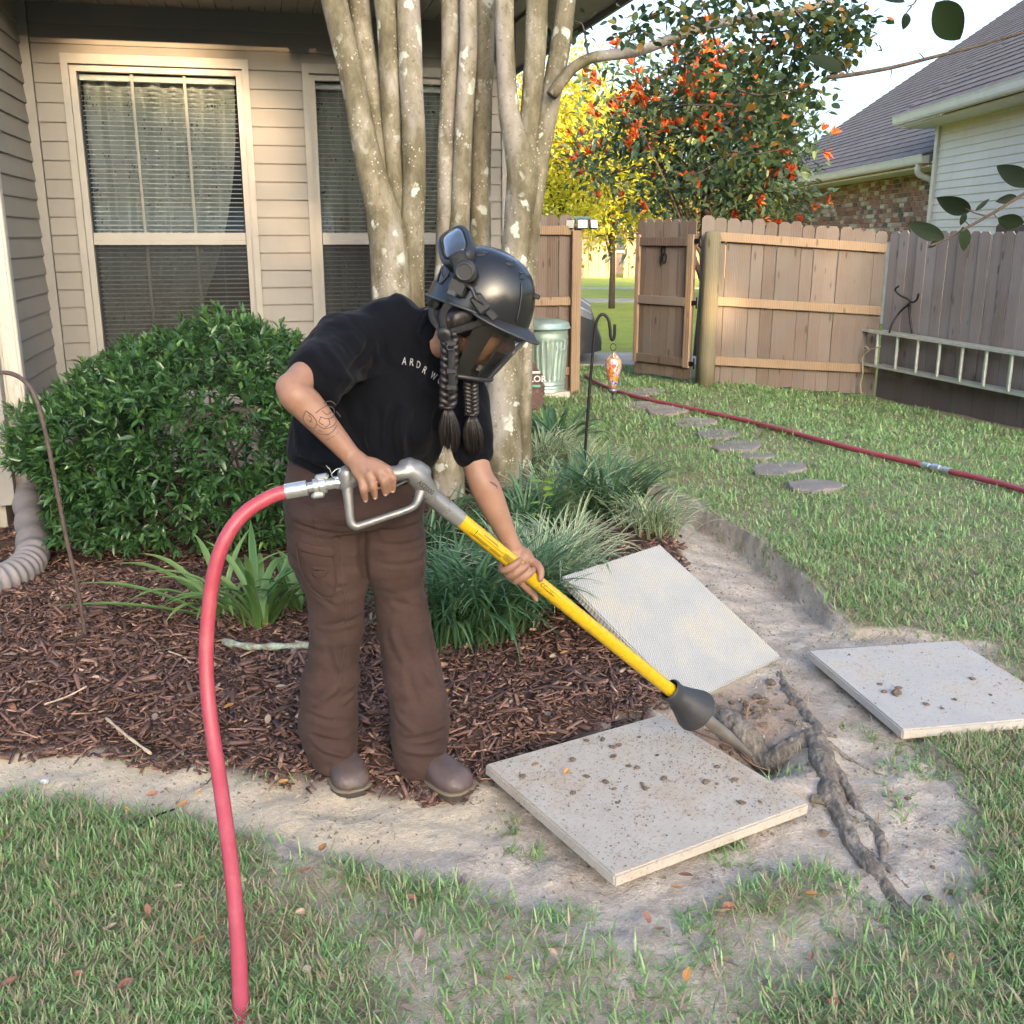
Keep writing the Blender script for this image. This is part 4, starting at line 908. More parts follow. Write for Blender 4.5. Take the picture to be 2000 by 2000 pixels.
_gc = _t.ramp(_n, (.36, (.04, .06, .35)), (.41, (.5, .55, .5)), (.45, (.5, .05, .02)), (.5, (.6, .32, .02)), (.54, (.12, .25, .03)), (.58, (.45, .02, .06)), (.64, (.4, .5, .5)))
M_swirl = _t.done(_t.bsdf(_gc, .06, spec=.8, coat=.8))
zt = W(1156, 668, yb).z; zb = W(1157, 733, yb).z; hh = zt-zb; cxy = Vector((W(1157, 700, yb).x, yb, zb))
MB().lathe([(.012, 0), (.022, .01), (.028, .18*hh), (.042, .42*hh), (.052, .66*hh), (.048, .82*hh), (.032, .93*hh), (.014, 1.0*hh), (.012, 1.04*hh), (0, 1.05*hh)], cxy, 28).build('glass_bottle', M_swirl, feeder, True)
MB().lathe([(.016, -.028), (.034, -.012), (.034, -.006), (.018, .012)], cxy, 20).build('base_cup', simple('feeder_metal', (.22, .18, .17), .35, metal=.7), feeder, True)
MB().tube(spline([cxy+Vector((0, 0, -.02)), cxy+Vector((.0, 0, -.05)), cxy+Vector((.006, -.01, -.07))], 8), [.006]*7+[.009], 8).build('feeding_tube', M_blk, feeder, True)
rc = W(1157, 655, yb)
MB().tube([rc+Vector((math.cos(a)*.018, 0, math.sin(a)*.022)) for a in [2*math.pi*i/16 for i in range(17)]], .0025, 6).build('ring', M_metal, feeder, True)
# ================================================================== BEHIND THE PHOTOGRAPHER: unseen house added to block the low sun
bh = thing('house', 'unseen long low gabled house added far behind the photographer to block low sun', 'house', (14, -32, 0))
MB().box((14, -32, 1.5), (56, 7, 3.0)).build('wall', M_vsid, bh)
MB().add([(-14.5, -36, 3.0), (42.5, -36, 3.0), (42.5, -28, 3.0), (-14.5, -28, 3.0), (-14.5, -32, 6.6), (42.5, -32, 6.6)], [(0, 1, 5, 4), (2, 3, 4, 5), (1, 2, 5), (3, 0, 4), (3, 2, 1, 0)]).build('roof', M_shingle, bh)
# ================================================================== VEGETATION
def unit(v): return v/np.maximum(np.linalg.norm(v, axis=-1, keepdims=True), 1e-9)
def frames(d, roll):
    """columns x (along d), y, z for arrays of directions"""
    x = unit(d); up = np.where(np.abs(x[:, 2:3]) < .95, np.array([[0, 0, 1.]]), np.array([[1., 0, 0]]))
    y = unit(np.cross(up, x)); z = np.cross(x, y); c, s = np.cos(roll)[:, None], np.sin(roll)[:, None]
    return x, y*c+z*s, z*c-y*s
def leaf_tmpl(kind):
    if kind == 'lance':   # narrow glossy, folded on the midrib, 10 verts
        P = [(0, 0, 0), (.28, .5, .05), (.28, 0, -.02), (.28, -.5, .05), (.65, .42, .04), (.65, 0, -.03), (.65, -.42, .04), (1, 0, -.10)]
        F = [(0, 2, 1), (0, 3, 2), (1, 2, 5), (1, 5, 4), (2, 3, 6), (2, 6, 5), (4, 5, 7), (5, 6, 7)]
    elif kind == 'ovate':
        P = [(0, 0, 0), (.2, .38, .04), (.2, -.38, .04), (.5, .5, .05), (.5, 0, -.02), (.5, -.5, .05), (.8, .32, .02), (.8, -.32, .02), (1, 0, -.06)]
        F = [(0, 4, 1), (0, 2, 4), (1, 4, 3), (2, 5, 4), (3, 4, 6), (4, 5, 7), (4, 8, 6), (4, 7, 8)]
    else:
        P = [(0, 0, 0), (.5, .5, .06), (.5, -.5, .06), (1, 0, -.05)]; F = [(0, 3, 1), (0, 2, 3)]
    return np.array(P, float), np.array(F)
def leaves(c, d, roll, L, Wd, kind, rnd):
    P, F = leaf_tmpl(kind); x, y, z = frames(d, roll); n = len(c); k = len(P)
    V = c[:, None, :]+x[:, None, :]*(P[None, :, 0, None]*L[:, None, None])+y[:, None, :]*(P[None, :, 1, None]*Wd[:, None, None])+z[:, None, :]*(P[None, :, 2, None]*L[:, None, None])
    T = (np.arange(n)[:, None, None]*k+F[None]).reshape(-1, 3)
    return V.reshape(-1, 3), T, np.repeat(rnd, k)
_lm = {}
def leafmesh(kind, mat, asp):
    key = (kind, mat.name, asp)
    if key not in _lm:
        P, F = leaf_tmpl(kind); me = bpy.data.meshes.new('leaf'); P = P*np.array([1, asp, 1]); me.from_pydata(P.tolist(), [], F.tolist()); me.update(); me.materials.append(mat)
        me.polygons.foreach_set('use_smooth', [True]*len(me.polygons)); _lm[key] = me
    return _lm[key]
def put_leaves(parent, c, d, roll, L, asp, kind, mat, name='leaf'):
    me = leafmesh(kind, mat, asp); x, y, z = frames(np.asarray(d, float), np.asarray(roll, float))
    for i in range(len(c)):
        R = Matrix(((x[i, 0], y[i, 0], z[i, 0]), (x[i, 1], y[i, 1], z[i, 1]), (x[i, 2], y[i, 2], z[i, 2])))
        inst(name, me, Vector(c[i]), parent, R, float(L[i]))
# ------------------------------------------------------------------ big glossy shrub
SH_C = np.array([-1.62, 5.35, .56]); SH_R = np.array([.97, .72, .64])
GREEN = [(0., (.025, .065, .022)), (.4, (.045, .11, .034)), (.75, (.08, .17, .05)), (.92, (.15, .27, .07)), (1., (.24, .35, .09))]
M_bush = leafmat('glossy_shrub_leaf', GREEN, .28, .18, spec=.6); M_busho = leafmat('glossy_shrub_leaf_single', GREEN, .25, .18, by='obj', spec=.6)
M_twig = simple('brown_twig', (.075, .055, .04), .85, var=.3, scale=30, bump=.3)
shrub = thing('evergreen_shrub', 'dense rounded evergreen shrub with glossy narrow leaves under the window', 'shrub', (SH_C[0], SH_C[1], 0))
n = 3500; u = RNG.normal(size=(n, 3)); u = unit(u); u = u[u[:, 2] > -.75]; n = len(u)
sq = np.sign(u)*np.abs(u)**.92; bump_ = 1+.13*fbm(u[:, 0]*2.2+4, u[:, 1]*2.2, u[:, 2]*2.2, 3)
rr = np.where(RNG.random(n) < .34, RNG.uniform(.5, .95, n), RNG.uniform(.93, 1.07, n))
tipc = SH_C+sq*SH_R*(bump_*rr)[:, None]; tipc[:, 2] = np.maximum(tipc[:, 2], .10+.1*RNG.random(n)); tipc[:, 2] -= np.clip(tipc[:, 2]-.5, 0, 1)*.42*np.clip((-1.45-tipc[:, 0])/.9, 0, 1)
keep = (tipc[:, 1] < 6.0); tipc = tipc[keep]; u = u[keep]; n = len(u)
sd_ = unit(u+np.array([0, -.1, .55])+RNG.normal(0, .35, (n, 3)))
cl, dl, ll, wl, rl, rn_ = [], [], [], [], [], []
for i in range(n):
    k = RNG.integers(7, 12); az = RNG.uniform(0, 6.28)+np.arange(k)*2.399; el = np.linspace(1.35, .25, k)+RNG.normal(0, .15, k)
    x, y, z = frames(sd_[i:i+1], np.zeros(1)); d = x*np.cos(el)[:, None]+(y*np.cos(az)[:, None]+z*np.sin(az)[:, None])*np.sin(el)[:, None]
    s = np.linspace(-.055, .0, k); cl.append(tipc[i]+x*s[:, None]); dl.append(d); L = RNG.uniform(.045, .075, k)*np.where(el < .6, .75, 1.); ll.append(L); wl.append(L*RNG.uniform(.26, .34, k)); rl.append(RNG.normal(0, .5, k))
    rn_.append(np.clip(RNG.beta(2, 2.5, k)*.75+.25*(el < .55)*RNG.random(k)*1.5, 0, 1))
c, d, L, Wd, ro, rv = map(np.concatenate, (cl, dl, ll, wl, rl, rn_))
vis = (c[:, 1] < SH_C[1]-.25)*(c[:, 0] < -.9); idx = np.where(vis)[0]; pick = RNG.choice(idx, 280, replace=False); msk = np.ones(len(c), bool); msk[pick] = False
v, f, r = leaves(c[msk], d[msk], ro[msk], L[msk], Wd[msk], 'lance', rv[msk])
fo = mk('foliage', v, f, M_bush, shrub, True, origin=(SH_C[0], SH_C[1], .1), attrs={'rnd': ('POINT', r)}); fo['kind'] = 'stuff'
put_leaves(shrub, c[pick], d[pick], ro[pick], L[pick]*1.12, .3, 'lance', M_busho)
for k in range(14):
    b = Vector((SH_C[0]+random.uniform(-.25, .25), SH_C[1]+random.uniform(-.15, .15), .02)); e = Vector(tipc[random.randrange(n)]); md = b.lerp(e, .45)+Vector((random.uniform(-.1, .1), random.uniform(-.1, .1), -.05))
    MB().tube(spline([b, md, e], 10), list(np.linspace(.014, .004, 10)), 6).build('stem', M_twig, shrub, True)
# ------------------------------------------------------------------ strap-leaved plants
def straps(base, az, L, Wd, th0, th1, seg=8, rnd=None, fold=.25):
    """arching ribbons: arrays per blade; cross-section of three points"""
    n = len(az); s = np.linspace(0, 1, seg+1); ang = th0[:, None]+(th1-th0)[:, None]*s[None]**1.25
    dr = np.sin(ang)*(L/seg)[:, None]; dz = np.cos(ang)*(L/seg)[:, None]
    r = np.concatenate([np.zeros((n, 1)), np.cumsum(dr[:, :-1], 1)], 1); z = np.concatenate([np.zeros((n, 1)), np.cumsum(dz[:, :-1], 1)], 1)
    dx, dy = np.cos(az)[:, None], np.sin(az)[:, None]; cx = base[:, 0:1]+r*dx; cy = base[:, 1:2]+r*dy; cz = base[:, 2:3]+z
    wf = np.minimum(1, .55+s*2.2)*np.clip((1-s)*3.2, 0.04, 1)
    V = np.zeros((n, seg+1, 3, 3)); nx = -np.cos(ang)*dx; ny = -np.cos(ang)*dy; nz = np.sin(ang)
    for k, o in enumerate((-1, 0, 1)):
        w_ = Wd[:, None]*wf[None]*o/2; lift = (fold*Wd[:, None]*wf[None]*abs(o))
        V[:, :, k, 0] = cx-dy*w_+nx*lift; V[:, :, k, 1] = cy+dx*w_+ny*lift; V[:, :, k, 2] = np.maximum(cz+nz*lift, terrv(cx.ravel(), cy.ravel()).reshape(cx.shape)+.012)
    q = []; 
    for a in range(seg):
        for b in range(2): q.append((a*3+b, a*3+b+1, a*3+b+4, a*3+b+3))
    F = (np.arange(n)[:, None, None]*((seg+1)*3)+np.array(q)[None]).reshape(-1, 4); mid = np.tile(np.tile(np.array([0, 1, 0.]), seg+1), n)
    return V.reshape(-1, 3), F, np.repeat(rnd if rnd is not None else RNG.random(n), (seg+1)*3), mid
def stripemat(name, cols, edge, amt, by='rnd'):
    t = NT(name); f = t.attr('rnd') if by == 'rnd' else t.rnd(); col = t.ramp(f, *cols)
    e = t.math('MULTIPLY', t.ramp(t.attr('mid'), (.25, 1.), (.5, 0.)), amt); col = t.mix(e, col, edge)
    b = t.bsdf(col, .38, spec=.5); tr = t.n('ShaderNodeBsdfTranslucent', Color=t.hsv(col, v=1.4)).outputs[0]
    return t.done(t.n('ShaderNodeMixShader', Fac=.25, i1=b, i2=tr).outputs[0])
LG = [(0., (.035, .085, .036)), (.5, (.065, .15, .065)), (1., (.13, .23, .10))]
M_liri = stripemat('liriope_green', LG, (.05, .10, .04), .3); M_liriv = stripemat('liriope_variegated', [(0., (.08, .16, .07)), (1., (.17, .27, .13))], (.62, .64, .42), .85)
def clump(u, v, n, L, Wd, mat, label, spread=.07, up=.25, name='grass_clump'):
    p = G(u, v, .03); b = np.stack([p.x+RNG.normal(0, spread, n), p.y+RNG.normal(0, spread, n), np.zeros(n)], 1); b[:, 2] = terrv(b[:, 0], b[:, 1])-.01
    az = np.arctan2(b[:, 1]-p.y, b[:, 0]-p.x)+RNG.normal(0, .9, n); Ls = RNG.uniform(.65, 1.1, n)*L
    th0 = np.abs(RNG.normal(up, .18, n)); th1 = RNG.uniform(1.2, 2.5, n)
    V, F, r, mid = straps(b, az, Ls, RNG.uniform(.9, 1.5, n)*Wd, th0, th1)
    t = thing(name, label, 'plant', (p.x, p.y, terr(p.x, p.y)), 'strap-leaved clumps around the tree')
    o = mk('blades', V, F, mat, t, True, attrs={'rnd': ('POINT', r), 'mid': ('POINT', mid)}); o['kind'] = 'stuff'; return t
clump(855, 1212, 260, .55, .011, M_liri, 'dark green grassy clump right behind the trouser legs')
clump(930, 1208, 270, .56, .010, M_liri, 'dark green grassy clump under the yellow tool tube')
clump(1008, 1158, 250, .50, .009, M_liriv, 'variegated grassy clump behind the gripping hand')
clump(1065, 1085, 170, .42, .009, M_liriv, 'variegated grassy clump at the raised edge of the leaning slab')
clump(985, 1020, 170, .45, .011, M_liri, 'green grassy clump at the foot of the right trunk')
clump(1060, 985, 230, .42, .010, M_liriv, 'variegated grassy clump around the lime-green sapling')
clump(1140, 985, 170, .50, .014, M_liri, 'broad-bladed dark clump right of the lime-green sapling')
clump(1225, 1005, 190, .34, .009, M_liriv, 'low variegated clump at the edge of the trench')
clump(1020, 900, 220, .46, .010, M_liriv, 'pale variegated clump behind the sapling')
clump(1100, 905, 150, .40, .010, M_liriv, 'pale clump around the base of the black hook')
clump(1050, 860, 46, .55, .030, M_liri, 'tall broad strap-leaved clump by the lawn edge', .05, .35)
clump(735, 1100, 90, .30, .009, M_liri, 'small grassy tuft seen between the two trouser legs')
clump(810, 1050, 120, .45, .010, M_liri, 'grassy clump growing against the tree base')
# daylilies in front of the shrub: each leaf its own part
M_lily = stripemat('daylily_leaf', [(0., (.06, .14, .035)), (.5, (.11, .21, .055)), (1., (.19, .28, .085))], (.2, .3, .1), .3, by='obj')
def lily(u, v, specs, label):
    p = G(u, v, .03); t = thing('daylily', label, 'plant', (p.x, p.y, terr(p.x, p.y)), 'daylilies in the mulch')
    for az, L, wd, a, b in specs:
        bs = np.array([[p.x+.03*math.cos(az)+random.gauss(0, .02), p.y+.03*math.sin(az)+random.gauss(0, .015), terr(p.x, p.y)-.005]])
        V, F, r, mid = straps(bs, np.array([az]), np.array([L]), np.array([wd*1.3]), np.array([a]), np.array([b]), 9)
        mk('leaf', V, F, M_lily, t, True, attrs={'mid': ('POINT', mid)})
sp1 = [(3.2, .62, .024, 1.0, 1.75), (2.75, .50, .026, .55, 1.8), (3.7, .42, .022, .5, 2.3), (3.0, .36, .022, .3, 2.1), (4.2, .34, .022, .5, 2.4), (2.2, .45, .022, .3, 1.5), (5.2, .38, .024, .4, 2.5), (1.2, .42, .02, .2, 1.2), (4.7, .30, .02, .5, 2.2), (2.5, .3, .02, .6, 1.6), (6.1, .36, .022, .4, 2.2), (3.4, .66, .024, 1.25, 1.62), (2.9, .58, .024, .75, 1.95), (.6, .4, .02, .3, 1.7)]
lily(418, 1172, sp1, 'daylily with long arching leaves left of the pink hose')
sp2 = []
for k in range(30): sp2.append((k*2.399+random.uniform(-.3, .3), random.uniform(.36, .55), random.uniform(.018, .026), random.uniform(.12, .6), random.uniform(1.0, 2.45)))
lily(492, 1192, sp2, 'full daylily clump between the pink hose and the trousers')
sp3 = [(k*2.1, random.uniform(.28, .42), .022, random.uniform(.2, .6), random.uniform(1.8, 2.6)) for k in range(12)]
lily(572, 1165, sp3, 'small daylily tucked beside the cargo pocket')
# lime sapling
M_lime = leafmat('lime_leaf', [(0., (.14, .26, .035)), (1., (.26, .40, .06))], .45, .4, by='obj')
s0 = G(1012, 1035, .03); yb = s0.y; sap = thing('sapling', 'thin sapling with bright lime-green leaves beside the tree trunk', 'sapling', s0)
sp = spline([s0, W(1018, 990, yb), W(1022, 940, yb), W(1030, 880, yb)], 14); MB().tube([Vector(q) for q in sp], list(np.linspace(.005, .002, 14)), 6).build('stem', M_twig, sap, True)
cc, dd, LL = [], [], []
for i, f in enumerate((.3, .36, .52, .58, .66, .74, .8, .86, .91, .95)):
    q = sp[int(f*13)]; s = 1 if i % 2 else -1; cc.append(q); dd.append((s*.9, -.25+.2*random.random(), random.uniform(-.15, .4))); LL.append(random.uniform(.05, .075))
    if i in (1, 4, 6, 8): cc.append(q); dd.append((-s*.8, -.3, random.uniform(-.4, .2))); LL.append(.055)
put_leaves(sap, np.array(cc), np.array(dd), RNG.normal(0, .4, len(cc)), LL, .52, 'ovate', M_lime)
# ------------------------------------------------------------------ crape myrtle: many stems
def barkmat():
    t = NT('mottled_bark'); p = t.wpos(); ps = t.wpos((1, 1, .45)); n1 = t.noise(ps, 7., 6., .68); n2 = t.noise(p, 38., 6., .72); n3 = t.noise(ps, 3.1, 4., .6)
    col = t.ramp(n1, (.32, (.07, .06, .034)), (.46, (.13, .114, .072)), (.58, (.205, .184, .135)), (.70, (.33, .305, .265)))
    col = t.mix(t.ramp(n3, (.50, 0.), (.62, .85)), col, (.27, .25, .225))
    col = t.mix(t.ramp(n2, (.56, 0.), (.68, .7)), col, (.08, .065, .038))
    wv_ = t.n('ShaderNodeVectorMath', _operation='ADD', i0=t.wpos((1, 1, .6)), i1=t.n('ShaderNodeVectorMath', _operation='SCALE', i0=t.n('ShaderNodeTexNoise', Vector=p, Scale=9., Detail=3.).outputs[1], Scale=.16).outputs[0]).outputs[0]
    vo = t.n('ShaderNodeTexVoronoi', Vector=wv_, Scale=11., Randomness=1.).outputs[0]
    li = t.math('MULTIPLY', t.ramp(vo, (.24, 1.), (.31, 0.)), t.ramp(t.noise(p, 5., 3.), (.45, 0.), (.56, 1.))); col = t.mix(t.math('MULTIPLY', li, .75), col, (.47, .51, .46))
    vs = t.n('ShaderNodeTexVoronoi', Vector=p, Scale=46.).outputs[0]; col = t.mix(t.math('MULTIPLY', t.ramp(vs, (.18, .8), (.28, 0.)), t.ramp(t.noise(p, 9., 3.), (.5, 0.), (.6, 1.))), col, (.43, .41, .34))
    ds = t.ramp(t.noise(p, 17., 5., .75), (.60, 0.), (.68, 1.)); col = t.mix(t.math('MULTIPLY', ds, t.ramp(t.noise(p, 2.3, 2.), (.5, 0.), (.65, .85))), col, (.045, .045, .038))
    return t.done(t.bsdf(col, .8, t.bump(t.math('ADD', n2, t.math('MULTIPLY', n1, 1.5)), .35, .008), spec=.3))
M_bark = barkmat()
tree = thing('crape_myrtle', 'old crape myrtle with many mottled lichen-spotted stems by the windows', 'tree', G(850, 1000))
PXM = lambda y: 1.0352/2000*y*1.03
def stem(pts, Y0, name='trunk', seg=46, par=None, nz=.06):
    """pts: (u, v, radius in photo px[, dy])"""
    P = []; 
    for q in pts:
        y = Y0+(q[3] if len(q) > 3 else 0); w_ = W(q[0], q[1], y); P.append((w_.x, w_.y, w_.z, q[2]*PXM(y)*(.88 if name == 'trunk' else 1.)))
    S = spline(P, seg); n = 16; m = MB(); rings = []
    for i, s in enumerate(S):
        a0 = S[max(i-1, 0)][:3]; a1 = S[min(i+1, seg-1)][:3]; tdir = Vector(a1-a0).normalized(); x = Vector((0, 1, 0)).cross(tdir).normalized(); y = tdir.cross(x)
        th = np.array([2*math.pi*k/n for k in range(n)]); rr_ = s[3]*(1+nz*fbm(np.cos(th)*1.1+s[0]*3, np.sin(th)*1.1+s[1]*3, s[2]*3.2+0*th, 3))
        rings.append([Vector(s[:3])+x*math.cos(a)*r_+y*math.sin(a)*r_ for a, r_ in zip(th, rr_)])
    o = m.loft(rings).build(name, M_bark, par or tree, True); return o, S
S1 = stem([(765, 1010, 44, .1), (762, 900, 42), (752, 720, 43), (744, 570, 42), (735, 470, 40), (722, 400, 34), (700, 320, 28), (682, 235, 25), (664, 150, 24), (646, 70, 24), (624, -30, 23), (600, -150, 20)], 5.95)
stem([(716, 330, 18, .05), (712, 260, 18, .06), (702, 180, 19, .08), (686, 80, 20, .1), (675, -20, 20, .1), (670, -150, 18)], 5.98)
stem([(758, 520, 20), (752, 400, 17, .0), (744, 320, 17), (738, 230, 19), (735, 120, 20), (730, 40, 21), (722, -30, 21), (716, -150, 19)], 6.02)
stem([(772, 1010, 36), (775, 800, 36), (772, 560, 33), (776, 460, 26), (781, 350, 23), (781, 250, 23), (775, 140, 23), (771, 40, 23), (768, -40, 22), (765, -150, 20)], 6.0)
stem([(845, 1020, 36), (845, 860, 34), (843, 640, 32), (843, 480, 24), (842, 380, 19), (843, 280, 18), (847, 180, 17), (850, 80, 17), (848, -30, 17), (846, -150, 15)], 6.1)
stem([(866, 760, 24, .05), (862, 600, 22), (860, 480, 21), (868, 400, 19), (872, 310, 18), (877, 200, 18), (884, 90, 17), (884, -30, 17), (882, -150, 15)], 6.05)
stem([(905, 1000, 24), (907, 700, 22), (906, 480, 22), (907, 330, 19), (911, 200, 18), (915, 90, 18), (917, -30, 18), (918, -150, 17)], 6.25)
S7 = stem([(955, 1010, 42, .1), (950, 900, 40), (950, 760, 38), (960, 620, 33), (970, 500, 29), (979, 400, 29), (986, 330, 31), (975, 270, 27), (960, 210, 21), (954, 120, 18), (952, 20, 18), (954, -40, 18), (955, -150, 16)], 5.95)
stem([(992, 330, 27, .02), (996, 265, 21), (1003, 180, 20), (1010, 90, 21), (1014, 0, 21), (1016, -60, 20), (1018, -160, 18)], 5.97)
S9 = stem([(985, 1000, 18), (988, 800, 17), (992, 600, 17), (1000, 480, 18), (1004, 400, 20), (1012, 320, 22), (1028, 240, 20), (1043, 160, 19), (1060, 70, 19), (1070, -10, 18), (1084, -120, 16)], 6.0)
stem([(735, 1000, 18, -.1), (728, 760, 20, -.06), (722, 600, 20, -.04), (715, 520, 16, -.02), (712, 470, 10)], 5.95)
# limb reaching right with leafy twigs
LB = stem([(1040, 180, 10, -.02), (1062, 150, 10), (1085, 125, 9), (1120, 108, 9), (1160, 103, 9), (1210, 95, 8.5), (1270, 72, 8.5), (1330, 50, 8), (1400, 38, 7), (1480, 25, 6), (1560, 5, 5), (1640, -30, 4)], 5.9, 'branch', 60)[1]
M_cm = leafmat('crape_leaf', [(0., (.025, .045, .018)), (.5, (.04, .07, .025)), (.85, (.07, .11, .03)), (.95, (.22, .16, .03)), (1., (.35, .14, .03))], .5, .3); M_cmo = leafmat('crape_leaf_single', [(0., (.025, .045, .018)), (.6, (.045, .075, .025)), (.93, (.08, .12, .03)), (.96, (.30, .16, .03)), (1., (.35, .14, .03))], .5, .3, by='obj')
tw = [[(1305, -20), (1335, 20), (1350, 80), (1380, 140), (1395, 200), (1385, 250), (1378, 290)], [(1378, 290), (1340, 315), (1290, 340)], [(1378, 285), (1430, 290), (1500, 275)], [(1400, 38), (1450, 90), (1520, 110), (1560, 120)], [(1395, 200), (1330, 198), (1250, 197), (1215, 195)], [(1420, 60), (1470, 60), (1540, 50), (1600, 40), (1635, 40)], [(1500, 20), (1540, 60), (1580, 80), (1610, 100)], [(1330, 50), (1290, 20), (1250, 0)], [(1240, 85), (1215, 60), (1190, 62), (1150, 75)], [(1390, 170), (1440, 180), (1500, 170), (1545, 180)], [(1480, 25), (1500, 80), (1490, 140), (1510, 200), (1520, 240)], [(1110, 108), (1100, 50), (1085, 40)], [(1270, 72), (1300, 120), (1310, 160)], [(1560, 5), (1590, 20), (1620, 70)], [(1350, 80), (1310, 90), (1280, 110)], [(1180, 100), (1190, 70), (1210, 40)], [(1420, 30), (1410, -10), (1450, -40)]]
lc, ldir = [], []
for k, pts in enumerate(tw):
    y0 = 5.85+random.uniform(-.15, .25); P = [W(a, b, y0+.05*math.sin(i*1.7+k)) for i, (a, b) in enumerate(pts)]
    Sx = spline(P, 6+5*len(pts)); MB().tube([Vector(q) for q in Sx], list(np.linspace(.0075, .002, len(Sx))), 5).build('twig', M_twig, tree, True)
    for q in Sx[(len(Sx)//4 if k not in (0,) else len(Sx)//3):]:
        for _ in range(4 if k not in (11, 8) else 1):
            o = RNG.normal(0, .055, 3); lc.append(q+o); ldir.append(unit(o+RNG.normal(0, .03, 3)+np.array([0, -.01, -.02])))
# dense sprays in the upper right of the crown
for (a, b, sx, sy, n_) in ((1300, 30, 70, 30, 70), (1450, 90, 80, 60, 190), (1560, 70, 60, 50, 150), (1510, 30, 90, 30, 150), (1400, 150, 60, 70, 90), (1590, 40, 35, 30, 60), (1480, 180, 40, 40, 55), (1360, 20, 50, 25, 60)):
    for _ in range(n_):
        q = W(random.gauss(a, sx*.6), random.gauss(b, sy*.6), 5.9+random.gauss(0, .25)); lc.append(np.array(q)); ldir.append(unit(RNG.normal(0, 1, 3)+np.array([0, 0, -.5])))
lc = np.array(lc); ldir = np.array(ldir); n = len(lc); ord_ = RNG.permutation(n); a_, b_ = ord_[:290], ord_[290:]
put_leaves(tree, lc[a_], ldir[a_], RNG.uniform(-1, 1, len(a_)), RNG.uniform(.035, .058, len(a_)), .72, 'ovate', M_cmo)
# crown above the frame
nC = 5200; cc = np.array([-.2, 5.9, 5.1])+RNG.normal(0, 1, (nC, 3))*np.array([1.5, 1.0, .55]); cc = cc[cc[:, 2] > 4.0]; kk = fbm(cc[:, 0]*1.4, cc[:, 1]*1.4, cc[:, 2]*1.4, 2) > -.1; cc = cc[kk]
ca = np.concatenate([lc[b_], cc]); da = np.concatenate([ldir[b_], unit(RNG.normal(size=cc.shape))]); n = len(ca); L = RNG.uniform(.035, .06, n)
v, f, r = leaves(ca, da, RNG.uniform(-1, 1, n), L, L*.72, 'ovate', RNG.random(n)); co = mk('foliage', v, f, M_cm, tree, True, attrs={'rnd': ('POINT', r)}); co['kind'] = 'stuff'
# ------------------------------------------------------------------ background trees
GAPS = []
def big_tree(name, label, base, cen, R, nclump, per, Ls, asp, mat, trunkr, kind='ovate', clr=.3, group=None, tips=None, seed=1, up=0., gaps=()):
    rg = np.random.default_rng(seed); t = thing(name, label, 'tree', base, group); cen = np.array(cen); R = np.array(R)
    u = unit(rg.normal(size=(nclump, 3))); rad_ = rg.uniform(.35, 1., nclump)**.6; cp = cen+u*R*rad_[:, None]*(1+.18*rg.normal(size=(nclump, 1)))
    c = np.repeat(cp, per, 0)+rg.normal(0, 1, (nclump*per, 3))*clr*np.array([1, 1, .8]); d = unit(c-np.repeat(cp, per, 0)+rg.normal(0, .12, c.shape)+np.array([0, 0, up])); rc_ = np.repeat(rg.random(nclump), per)
    for g, gr in gaps:   # leaves cleared along sun rays to shape sun patches on wall and fence
        w_ = c-np.array(g); al = w_@np.array(_sv); ds = np.linalg.norm(w_-np.outer(al, np.array(_sv)), axis=1); ok = ds > gr; c, d, rc_ = c[ok], d[ok], rc_[ok]
    n = len(c)
    L = rg.uniform(.75, 1.2, n)*Ls; v, f, r = leaves(c, d, rg.uniform(-1.2, 1.2, n), L, L*asp, kind, np.clip(rg.random(n)*.6+rc_*.4, 0, 1))
    mk('crown', v, f, mat, t, kind != 'card', attrs={'rnd': ('POINT', r)})
    b = Vector(base); top = Vector(cen)
    MB().tube(spline([b-Vector((0, 0, .1)), b.lerp(top, .5)+Vector((.05, 0, 0)), top], 10), list(np.linspace(trunkr, trunkr*.45, 10)), 10).build('trunk', M_twig, t, True)
    for k in range(min(14, nclump)):
        e = Vector(cp[k]); s = b.lerp(top, rg.uniform(.35, .9)); MB().tube(spline([s, s.lerp(e, .5)+Vector((0, 0, .1)), e], 7), list(np.linspace(trunkr*.4, trunkr*.1, 7)), 6).build('limb', M_twig, t, True)
    return t, cp
YG = [(0., (.24, .30, .025)), (.5, (.38, .40, .04)), (.85, (.50, .43, .06)), (1., (.55, .36, .09))]
M_yl = leafmat('sunlit_leaf', YG, .6, .4); M_ol = leafmat('golden_leaf', [(0., (.22, .2, .05)), (.5, (.33, .27, .08)), (1., (.42, .28, .13))], .6, .4)
def ctr(u, v, y): p = W(u, v, y); return (p.x, p.y, p.z)
p = W(1060, 300, 21); big_tree('leafy_tree', 'yellow-green sunlit tree rising directly behind the left fence section', (p.x, 21, 0), ctr(1055, 285, 21), (1.45, 1.2, 1.5), 120, 90, .11, .55, M_yl, .08, 'card', .30, 'sunlit trees outside the fence', seed=3)
p = W(1160, 330, 24); big_tree('leafy_tree', 'yellow-green sunlit tree seen above the open gateway', (p.x, 24, 0), ctr(1150, 330, 24), (1.6, 1.2, 1.3), 120, 90, .12, .55, M_yl, .08, 'card', .34, 'sunlit trees outside the fence', seed=4)
p = W(1220, 380, 30); big_tree('leafy_tree', 'golden sunlit tree between the gateway and the red-tipped tree', (p.x, 30, 0), ctr(1235, 375, 30), (2.1, 1.2, 1.05), 100, 80, .14, .55, M_ol, .09, 'card', .36, 'sunlit trees outside the fence', seed=5)
